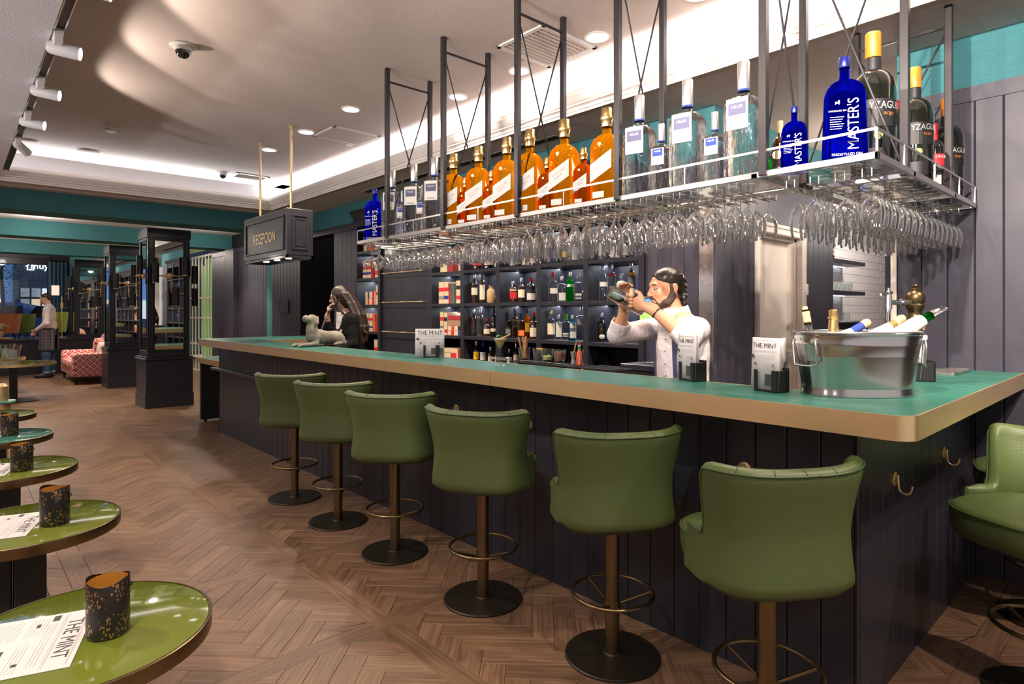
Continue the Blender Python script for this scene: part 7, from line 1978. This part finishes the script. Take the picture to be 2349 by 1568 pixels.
# swept-back hair, beard
hairp = [('e', T1(.018, 0, .048), (.094, .079, .080), .015, eu1), ('e', T1(.055, 0, .0), (.060, .068, .085), .02, eu1), ('-e', T1(-.105, 0, .010), (.060, .09, .075), .012, eu1), ('-e', T1(-.03, 0, -.085), (.085, .10, .075), .012, eu1), ('-e', T1(-.045, -.085, -.01), (.045, .04, .05), .01, eu1), ('-e', T1(-.045, .085, -.01), (.045, .04, .05), .01, eu1)]
rr = random.Random(2)
for k in range(60):
    a = rr.uniform(-1.25, 1.25); z = rr.uniform(-.095, .05); hairp.append(('e', T1(.070 + .030 * math.cos(a) * (1 if z > -.05 else .6), .055 * math.sin(a), z), (.017, .017, .014), .005))
for k in range(9):
    y = -.06 + .015 * k; hairp.append(('c', T1(-.058, y * .7, .082 - abs(y) * .35), T1(.07, y * 1.05, .098 - abs(y) * .45), .007, .009, .008))
sdf_obj('hair', hairp, .0042, hair_dark, bm_)
beardp = [('c', T1(-.02, -.052, -.075), T1(.012, -.062, -.040), .020, .016, .012), ('c', T1(-.02, .052, -.075), T1(.012, .062, -.040), .020, .016, .012), ('c', T1(.008, -.068, -.03), T1(-.004, -.074, .022), .013, .009, .008), ('c', T1(.008, .068, -.03), T1(-.004, .074, .022), .013, .009, .008), ('e', T1(-.045, 0, -.083), (.040, .040, .028), .012, eu1), ('c', T1(-.035, -.043, -.068), T1(.004, -.062, -.018), .019, .010, .014), ('c', T1(-.035, .043, -.068), T1(.004, .062, -.018), .019, .010, .014), ('c', T1(-.030, -.035, -.085), T1(-.070, -.012, -.082), .016, .014, .012), ('c', T1(-.030, .035, -.085), T1(-.070, .012, -.082), .016, .014, .012),
          ('c', T1(-.090, -.016, -.046), T1(-.094, 0, -.041), .004, .005, .004), ('c', T1(-.090, .016, -.046), T1(-.094, 0, -.041), .004, .005, .004), ('c', T1(-.086, -.018, -.045), T1(-.066, -.028, -.078), .004, .006, .006), ('c', T1(-.086, .018, -.045), T1(-.066, .028, -.078), .004, .006, .006), ('-c', T1(-.094, -.012, -.058), T1(-.094, .012, -.058), .007, .007, .004)]
sdf_obj('beard', beardp, .003, pmat('beard_hair', (.045, .025, .016), .7, bump=(200, .8)), bm_)
# shirt with rolled sleeves
sh_ = [('e', (.06, 0, 1.20), (.122, .182, .205), .05, (0, 0, R(25))), ('e', (.06, 0, 1.02), (.118, .172, .17), .06, (0, 0, R(25))), ('c', (.03, 0, 1.355), SH_N, .062, .056, .05), ('c', (.03, 0, 1.355), SH_F, .066, .068, .05),
       ('c', SH_N, EL_N, .060, .060, .03), ('c', SH_F, EL_F, .064, .056, .03), ('c', (.0, 0, 1.405), (.035, 0, 1.37), .066, .075, .02)]
for a, b in ((EL_N, WR_N), (EL_F, WR_F)):
    A, B = Vector(a), Vector(b); d = (B - A).normalized(); sh_ += [('c', tuple(A), tuple(A + d * .045), .060, .056, .02), ('c', tuple(A + d * .035), tuple(A + d * .06), .058, .058, .004), ('-c', tuple(A + d * .105), tuple(A + d * .22), .050, .045, .006), ('-c', tuple(A + d * .062), tuple(A + d * .12), .047, .047, .004)]
rr = random.Random(6)
for k in range(14):                    # folds
    a = rr.uniform(-2.6, .6); z = rr.uniform(.95, 1.30); x, y = .06 + .118 * math.cos(a + R(180)) , .170 * math.sin(a + R(180)); dz = rr.uniform(-.09, .09)
    sh_.append(('c', (x, y, z), (x * .98, y * .98, z + dz), .004, .003, .02))
for k in range(0):
    t_ = rr.random(); S_, E_ = (SH_N, EL_N) if k < 8 else (SH_F, EL_F); p = Vector(S_).lerp(Vector(E_), t_) + Vector((rr.uniform(-.03, .03), -.055, rr.uniform(-.04, .04))); sh_.append(('c', tuple(p), tuple(p + Vector((rr.uniform(-.04, .04), 0, rr.uniform(-.05, .05)))), .012, .008, .012))
sh_.append(('-c', (-.01, 0, 1.56), (.03, 0, 1.40), .056, .054, .006))
sh_.append(('-e', (.06, 0, .80), (.3, .3, .10), .004))
sdf_obj('shirt', sh_, .0048, shirt_w, bm_)
cl_ = MB(); 
def cring(z, rx, ry_, lean): return [(.022 + lean + rx * math.cos(a), ry_ * math.sin(a), z + .02 * math.cos(a)) for a in [2 * PI * i / 28 for i in range(28)]]
cl_.rings([cring(1.375, .083, .080, .010), cring(1.435, .070, .068, .0), cring(1.438, .066, .064, .0), cring(1.375, .074, .072, .010)], cap=False); cl_.build('collar', shirt_w, bm_, smooth=50)
MB().add([(-.062, -.012, 1.385), (-.070, -.004, 1.398), (-.068, -.045, 1.402), (-.060, -.048, 1.375), (-.072, .03, 1.402), (-.064, .034, 1.375)], [(0, 1, 2, 3), (0, 1, 4, 5)]).ell((-.066, -.006, 1.390), .010, 8, 6).build('bow_tie', strap_navy, bm_, smooth=40)
def on_torso(a, z, k=1.0):
    c_, s_ = math.cos(R(25)), math.sin(R(25)); x, y = .128 * k * math.cos(a), .188 * k * math.sin(a)
    w = math.sqrt(max(.05, 1 - ((z - 1.14) / .30) ** 2 * .35)); return (.06 + (x * c_ - y * s_) * w, (x * s_ + y * c_) * w, z)
for aa, nm in ((R(208), 'suspender'), (R(148), 'suspender')):
    m = MB(); rs = []
    for i in range(13):
        z = .93 + .36 * i / 12; a = aa - .10 * (i / 12); rs.append([on_torso(a - .075, z, 1.0), on_torso(a + .075, z, 1.0), on_torso(a + .075, z, 1.02), on_torso(a - .075, z, 1.02)])
    m.rings(rs).build(nm, strap_navy, bm_, smooth=50)
for k in range(5): p = on_torso(R(182), 1.0 + k * .068, 1.015); MB().ell(p, (.005, .005, .005), 8, 6).build('button', label_cream, bm_, smooth=60)
A, B = Vector(EL_N), Vector(WR_N); d = (B - A).normalized(); q = d.to_track_quat('Z', 'Y').to_matrix().to_4x4()
MB(Matrix.Translation(B - d * .02) @ q).tube([(.031 * math.cos(a * PI / 10), .031 * math.sin(a * PI / 10), 0) for a in range(20)], .0042, 6, closed=True).build('wristband', black_plastic, bm_, smooth=60)
trs = [('e', (.06, 0, .88), (.122, .172, .12), .05, (0, 0, R(25))), ('c', (.05, -.085, .84), (.05, -.10, .48), .097, .070, .04), ('c', (.05, -.10, .48), (.07, -.10, .10), .070, .058, .03), ('c', (.05, .085, .84), (.05, .10, .48), .097, .070, .04), ('c', (.05, .10, .48), (.07, .10, .10), .070, .058, .03)]
sdf_obj('trousers', trs, .012, jacket_m, bm_)
sdf_obj('shoes', [('c', (.08, -.10, .042), (-.11, -.12, .036), .046, .040, .02), ('c', (.08, .10, .042), (-.11, .12, .036), .046, .040, .02)], .009, black_plastic, bm_)
# shaker held in both hands
shk = thing('cocktail_shaker', 'steel cocktail shaker held tilted in the bartender\'s hands', 'cocktail shaker', (wm(bm_) @ Vector((-.262, -.035, 1.480))), -TH)
mt = Matrix.Rotation(R(-62), 4, 'Y') @ Matrix.Rotation(R(15), 4, 'X')
MB(mt).lathe([(0, -.115), (.033, -.115), (.036, -.105), (.043, .02), (.044, .028), (.042, .030)], 28).build('tin', steel, shk, smooth=35)
MB(mt).lathe([(.042, .022), (.044, .026), (.046, .040), (.040, .085), (.038, .110), (0, .112)], 28).build('small_tin', chrome, shk, smooth=35)

# --------------------------------------------------------------- receptionist
rc = view_frame(797, 6.35, 'receptionist with long brown hair and glasses talking on a phone')
hp2, T2, eu2 = head_prims((-.083, 0, 1.560), R(10), .93, True, nod=-.16)
RS, RE, RW = (-.07, .10, 1.345), (-.175, .02, 1.165), (-.195, -.05, 1.37)
LS, LE, LW = (.085, -.12, 1.335), (.10, -.16, 1.10), (-.06, -.25, 1.03)
neck = [('c', (-.055, 0, 1.50), (-.01, 0, 1.38), .043, .050, .03)]
sdf_obj('body', neck + [('e', (.01, 0, 1.22), (.09, .14, .19), .05, (0, 0, R(35))), ('e', (.01, 0, 1.0), (.10, .14, .14), .06), ('c', (.0, -.07, .92), (0, -.08, .48), .08, .052, .04), ('c', (0, -.08, .48), (.02, -.08, .08), .052, .035, .03), ('c', (0, .07, .92), (0, .08, .48), .08, .052, .04), ('c', (0, .08, .48), (.02, .08, .08), .052, .035, .03), ('c', (.03, -.08, .04), (-.12, -.09, .03), .035, .03, .02), ('c', (.03, .08, .04), (-.12, .09, .03), .035, .03, .02), ('c', (-.01, 0, 1.36), RS, .05, .045, .04), ('c', (-.01, 0, 1.36), LS, .05, .045, .04), ('c', RS, RE, .045, .036, .02), ('c', LS, LE, .045, .036, .02), ('c', LE, LW, .036, .024, .02)], .012, skin_pale, rc,
        extra=[(hp2 + neck, .004), ([('c', RE, RW, .036, .023, .01)] + hand((-.175, -.055, 1.432), (.30, 0, 1), (.9, .3, -.2), (0, -1, .1), .9, .75), .004), (hand((-.10, -.27, 1.02), (-1, -.1, -.2), (0, 0, -1), (0, .8, 0), .85, .3), .005)])
eyes(T2, rc, .93)
jk = [('e', (.01, 0, 1.22), (.105, .155, .19), .05, (0, 0, R(35))), ('e', (.01, 0, 1.04), (.100, .140, .16), .06, (0, 0, R(35))), ('e', (.02, 0, .88), (.125, .17, .12), .07), ('c', (-.01, 0, 1.35), RS, .056, .060, .04), ('c', (-.01, 0, 1.35), LS, .056, .064, .04), ('c', RS, RE, .062, .055, .03), ('c', LS, LE, .064, .055, .03), ('c', LE, tuple(Vector(LE).lerp(Vector(LW), .8)), .052, .040, .02), ('c', RE, tuple(Vector(RE).lerp(Vector(RW), .62)), .052, .042, .02),
      ('e', (-.085, -.045, 1.235), (.05, .055, .06), .03), ('-c', (-.13, -.06, 1.36), (-.13, -.075, 1.24), .055, .012, .01), ('-c', (-.06, 0, 1.52), (-.02, 0, 1.40), .055, .055, .01)]
sdf_obj('jacket', jk, .0065, jacket_m, rc)
sdf_obj('blouse', [('c', (-.055, -.050, 1.39), (-.075, -.085, 1.25), .050, .022, .02), ('-c', (-.06, 0, 1.52), (-.03, 0, 1.39), .050, .050, .01)], .006, shirt_w, rc)
sdf_obj('trousers', [('c', (.0, -.07, .88), (0, -.08, .48), .10, .07, .04), ('c', (0, -.08, .48), (.02, -.08, .08), .07, .055, .03), ('c', (0, .07, .88), (0, .08, .48), .10, .07, .04), ('c', (0, .08, .48), (.02, .08, .08), .07, .055, .03)], .014, jacket_m, rc)
hr2 = [('e', T2(.020, 0, .050), (.096, .080, .082), .02, eu2), ('e', T2(.055, 0, -.02), (.070, .088, .12), .04, eu2), ('-e', T2(-.110, 0, -.020), (.066, .09, .085), .012, eu2), ('-e', T2(-.03, -.03, -.115), (.06, .07, .06), .01, eu2)]
rr = random.Random(12)
for k in range(30):
    y = rr.uniform(-.085, .085); x0 = rr.uniform(-.01, .09); z = 1.60
    pts = [(x0 - .05, y * .8, 1.60), (x0 + .02, y, 1.50), (x0 + .05 + rr.uniform(0, .05), y * 1.25, 1.38), (x0 + .06 + rr.uniform(0, .06), y * 1.35, 1.26), (x0 + .07 + rr.uniform(0, .07), y * 1.2, rr.uniform(1.10, 1.20))]
    for a, b in zip(pts[:-1], pts[1:]): hr2.append(('c', a, b, .020, .015, .012))
for k in range(5): hr2.append(('c', T2(-.055, -.04 - .006 * k, .055 - .01 * k), (-.065 + .012 * k, -.085, 1.40), .012, .010, .01))
sdf_obj('hair', hr2, .006, hair_brown, rc)
gl_ = MB()
for sg in (-1, 1): gl_.tube([T2(-.100 + .010 * (abs(math.cos(a * PI / 8)) if math.cos(a * PI / 8) * sg > 0 else 0), sg * .032 + .023 * math.cos(a * PI / 8), .006 + .018 * math.sin(a * PI / 8)) for a in range(16)], .0016, 5, closed=True)
gl_.tube([T2(-.100, -.009, .010), T2(-.100, .009, .010)], .0016, 5)
for sg in (-1, 1): gl_.tube([T2(-.094, sg * .054, .012), T2(.01, sg * .078, .012)], .0016, 5)
gl_.build('spectacles', cap_black, rc, smooth=60)
ph = thing('telephone_handset', 'black telephone handset with coiled cord held to the receptionist\'s ear', 'telephone', wm(rc) @ Vector((-.135, -.085, 1.47)), -TH)
MB().tube([(-.030, 0, -.055), (-.012, 0, -.05), (.028, 0, .005), (.05, .0, .05), (.052, .012, .065)], [.016, .014, .010, .014, .017], 10).build('handset', black_plastic, ph, smooth=50)
cpts = []
for i in range(260):
    f = i / 259; a = f * 2 * PI * 30; c = Vector((-.040 - .13 * f, -.01, -.05 - .33 * f - .02 * math.sin(PI * f))); cpts.append(c + Vector((.008 * math.cos(a), .008 * math.sin(a), 0)))
MB().tube(cpts, .0022, 4).build('coiled_cord', pmat_once('cord_grey', (.25, .24, .24)), ph, smooth=60)
pb = thing('desk_telephone', 'black desk telephone behind the countertop', 'telephone', wm(rc) @ Vector((-.22, -.10, .98)), -TH); MB().box(-.08, .08, -.1, .1, .0, .05, .008).build('housing', black_plastic, pb); kp = MB()
for i in range(4):
    for j in range(3): kp.box(-.02 + j * .02, -.008 + j * .02, -.05 + i * .022, -.036 + i * .022, .05, .054)
kp.build('keypad', label_silver, pb)
iw = thing('inner_worktop', 'dark inner worktop behind the reception counter', 'counter', (2.75, 6.3, 0)); MB().box(2.475, 2.80, 5.2, 6.79, .90, .94, .003).build('worktop', navy, iw, world=True); MB().box(2.475, 2.74, 5.2, 6.79, 0, .90).build('cabinet', navy, iw, world=True)
pb.location.z = .9405; q_ = wm(rc) @ Vector((-.22, -.10, .98)); pb.location = (2.64, q_.y, .9405)

# --------------------------------------------------------------- waiter at the far left
wt = view_frame(113, 13.15, 'waiter in white shirt, braces, plaid apron and jeans standing with folded hands')
hp3, T3, eu3 = head_prims((-.075, 0, 1.685), R(25), 1.0, nod=-.28)
w3_ = [('c', (-.04, 0, 1.61), (.0, 0, 1.50), .058, .062, .03), ('e', (.0, 0, 1.33), (.11, .17, .22), .05, (0, 0, R(30))), ('e', (.0, 0, 1.06), (.11, .16, .15), .06), ('c', (.0, -.09, .92), (.0, -.10, .50), .09, .062, .04), ('c', (0, -.10, .50), (.03, -.10, .09), .06, .042, .03), ('c', (-.03, .09, .92), (-.05, .10, .50), .09, .062, .04), ('c', (-.05, .10, .50), (-.05, .12, .09), .06, .042, .03)]
WS1, WE1, WW1 = (.08, -.17, 1.46), (.10, -.20, 1.17), (-.16, -.16, 1.02)
WS2, WE2, WW2 = (-.06, .15, 1.46), (-.12, .16, 1.17), (-.24, .0, 1.02)
sdf_obj('body', w3_ + [('c', WS1, WE1, .052, .042, .02), ('c', WE1, WW1, .042, .028, .02), ('c', WS2, WE2, .052, .042, .02), ('c', WE2, WW2, .042, .028, .02)], .012, skin_pale, wt, extra=[(hp3 + w3_[:1], .006), (hand((-.225, -.11, .985), (-.6, .5, -.5), (0, .4, -1), (-.5, -.5, .6), 1, .5) + hand((-.255, -.05, .985), (-.1, -.8, -.5), (-.5, 0, -1), (-.9, 0, .2), 1, .5), .006)])
eyes(T3, wt)
s3 = [('e', (.0, 0, 1.33), (.125, .190, .22), .05, (0, 0, R(30))), ('e', (.0, 0, 1.10), (.122, .175, .16), .06), ('c', (0, 0, 1.49), WS1, .065, .066, .05), ('c', (0, 0, 1.49), WS2, .065, .066, .05), ('c', WS1, WE1, .068, .060, .03), ('c', WE1, tuple(Vector(WE1).lerp(Vector(WW1), .88)), .060, .040, .02), ('c', WS2, WE2, .068, .060, .03), ('c', WE2, tuple(Vector(WE2).lerp(Vector(WW2), .88)), .060, .040, .02), ('c', (-.02, 0, 1.55), (0, 0, 1.5), .066, .078, .02), ('-c', (-.05, 0, 1.68), (-.01, 0, 1.50), .056, .054, .006)]
sdf_obj('shirt', s3, .008, shirt_w, wt)
j3 = [('e', (0, 0, .95), (.13, .175, .12), .05), ('c', (.0, -.09, .90), (.0, -.10, .50), .105, .078, .04), ('c', (0, -.10, .50), (.03, -.10, .13), .076, .064, .03), ('c', (-.03, .09, .90), (-.05, .10, .50), .105, .078, .04), ('c', (-.05, .10, .50), (-.05, .12, .13), .076, .064, .03)]
sdf_obj('jeans', j3, .010, jeans_m, wt)
cu_ = MB(); cu_.lathe([(.068, .10), (.074, .10), (.074, .15), (.068, .15)], 20, .03, -.10, cap=False).lathe([(.068, .10), (.074, .10), (.074, .15), (.068, .15)], 20, -.05, .12, cap=False); cu_.build('turn_ups', pmat('pale_denim', (.14, .19, .25), .8), wt, smooth=40)
sdf_obj('shoes', [('c', (.05, -.10, .045), (-.16, -.16, .038), .048, .040, .02), ('c', (-.03, .12, .045), (-.24, .08, .038), .048, .040, .02)], .009, black_plastic, wt)
plaid = pmat('plaid_wool', (.03, .035, .05), .85); nt = plaid.node_tree; b = nt.nodes['Principled BSDF']
tc = nt.nodes.new('ShaderNodeTexCoord'); bt = nt.nodes.new('ShaderNodeTexBrick'); bt.offset = 0; bt.inputs['Scale'].default_value = 9; bt.inputs['Mortar Size'].default_value = .035; bt.inputs['Brick Width'].default_value = .6; bt.inputs['Row Height'].default_value = .6
bt.inputs['Color1'].default_value = (.020, .025, .045, 1); bt.inputs['Color2'].default_value = (.030, .035, .055, 1); bt.inputs['Mortar'].default_value = (.16, .09, .06, 1)
mpp = nt.nodes.new('ShaderNodeMapping'); mpp.inputs['Rotation'].default_value = (R(90), 0, 0); nt.links.new(tc.outputs['Object'], mpp.inputs[0]); nt.links.new(mpp.outputs[0], bt.inputs['Vector']); nt.links.new(bt.outputs[0], b.inputs['Base Color'])
MB().grid(lambda u, v: (-.150 * math.cos(2.95 * (2 * u - 1)) * (1 + .10 * (1 - v)) - .015 * (1 - v), .195 * math.sin(2.95 * (2 * u - 1)) * (1 + .06 * (1 - v)), .60 + .47 * v), 36, 6).build('apron', plaid, wt, smooth=60)
m = MB()
C30, S30 = math.cos(R(30)), math.sin(R(30))
for a in (R(238), R(185)):
    rs = []
    for i in range(12):
        z = 1.06 + .42 * i / 11; w = math.sqrt(max(.2, 1 - ((z - 1.27) / .33) ** 2 * .5)); aa = a + .12 * i / 11
        rs.append([(.128 * math.cos(q) * w * k * C30 - .192 * math.sin(q) * w * k * S30, .128 * math.cos(q) * w * k * S30 + .192 * math.sin(q) * w * k * C30, z) for q, k in ((aa - .09, 1), (aa + .09, 1), (aa + .09, 1.03), (aa - .09, 1.03))])
    m.rings(rs)
m.build('braces', strap_navy, wt, smooth=50)
sdf_obj('hair', [('e', T3(.020, 0, .050), (.092, .078, .078), .015, eu3), ('e', T3(.055, 0, .01), (.052, .066, .065), .02, eu3), ('-e', T3(-.105, 0, .0), (.062, .09, .072), .012, eu3), ('-e', T3(-.02, 0, -.075), (.10, .10, .06), .012, eu3)], .007, hair_brown, wt)

# ================================================================ DOGS
def dog(name, label, loc, rz, s, mat, res, head_up=True, collar=True, extra_mat=None):
    """lying dog, muzzle towards -X, unit = statue of about 0.42 m"""
    t = thing(name, label, 'statue', loc, rz)
    def S(p): return tuple(q * s for q in p)
    P = []
    def c(a, b, ra, rb, k): P.append(('c', S(a), S(b), ra * s, rb * s, k * s))
    def e(p, r, k, eu=(0, 0, 0), neg=False): P.append((('-' if neg else '') + 'e', S(p), S(r), k * s, eu))
    e((-.02, 0, .075), (.085, .055, .060), .03); e((.07, 0, .068), (.10, .050, .050), .03); e((.16, 0, .062), (.070, .055, .056), .03)
    c((-.07, 0, .085), (-.075, 0, .135), .048, .036, .03)
    for sg in (-1, 1):
        c((-.055, sg * .036, .070), (-.065, sg * .045, .025), .026, .020, .015); c((-.065, sg * .045, .020), (-.17, sg * .040, .016), .0185, .014, .012); e((-.195, sg * .040, .014), (.026, .019, .013), .010)
        for k in range(3): c((-.205, sg * .040 + (k - 1) * .011, .014), (-.224, sg * .040 + (k - 1) * .012, .008), .0075, .006, .003)
        e((.165, sg * .048, .050), (.052, .024, .042), .012, (0, .3, 0)); c((.165, sg * .062, .018), (.10, sg * .066, .012), .015, .011, .010); e((.205, sg * .045, .022), (.028, .020, .018), .010)
    if head_up:
        c((-.075, 0, .130), (-.068, 0, .190), .042, .038, .02)
        e((-.064, 0, .212), (.046, .040, .038), .015, (0, .5, 0)); c((-.085, 0, .210), (-.128, 0, .216), .030, .026, .012); e((-.134, 0, .220), (.021, .026, .024), .008); e((-.128, 0, .243), (.012, .011, .007), .004); e((-.075, .016, .243), (.014, .010, .008), .008); e((-.075, -.016, .243), (.014, .010, .008), .008)
        for sg in (-1, 1):
            c((-.046, sg * .036, .228), (-.062, sg * .050, .186), .010, .015, .004); c((-.062, sg * .050, .186), (-.074, sg * .052, .168), .014, .006, .004)
        P.append(('-c', S((-.150, -.022, .214)), S((-.150, .022, .214)), .003 * s, .003 * s, .003 * s))
    else:
        c((-.075, 0, .125), (-.082, 0, .175), .036, .032, .02); e((-.09, 0, .195), (.036, .032, .028), .015); c((-.11, 0, .188), (-.160, 0, .180), .020, .015, .010); e((-.170, 0, .184), (.008, .009, .007), .004)
        for sg in (-1, 1): c((-.075, sg * .030, .208), (-.070, sg * .036, .165), .009, .011, .006)
    c((.215, .0, .055), (.235, .03, .025), .010, .007, .008); 
    if head_up: c((.205, 0, .105), (.215, 0, .118), .008, .010, .005)
    sdf_obj('body', P, res, mat, t)
    if collar: MB(Matrix.Translation(S((-.074, 0, .135))) @ Matrix.Rotation(R(-10), 4, 'Y')).lathe([(a * s, b * s) for a, b in ((.037, -.012), (.042, -.012), (.044, -.009), (.041, -.006), (.044, 0), (.041, .006), (.043, .009), (.041, .012), (.036, .012))], 28, cap=False).build('collar', mat if head_up else leather_pipe, t, smooth=40)
    return t
stone = pmat('grey_stone', (.23, .205, .165), .75, var=(14, .45), bump=(70, .5))
q1, q2 = onz(676, 796, ZC), onz(786, 790, ZC)
mid = (q1 + q2) / 2
dog('dog_statue', 'grey stone statue of a lying dog with raised head on the counter', (mid.x, mid.y, ZC), math.atan2((q2 - q1).y, (q2 - q1).x), (q2 - q1).length / .46, stone, .0042)
q = ony(25, 779, 17.45)
dog('dog_statue', 'golden retriever figure lying on the ledge at the far left', (q.x - .30, 17.55, .7905), R(180), 1.65, pmat('golden_fur', (.36, .23, .12), .85, var=(30, .3), bump=(40, .8)), .013, False)
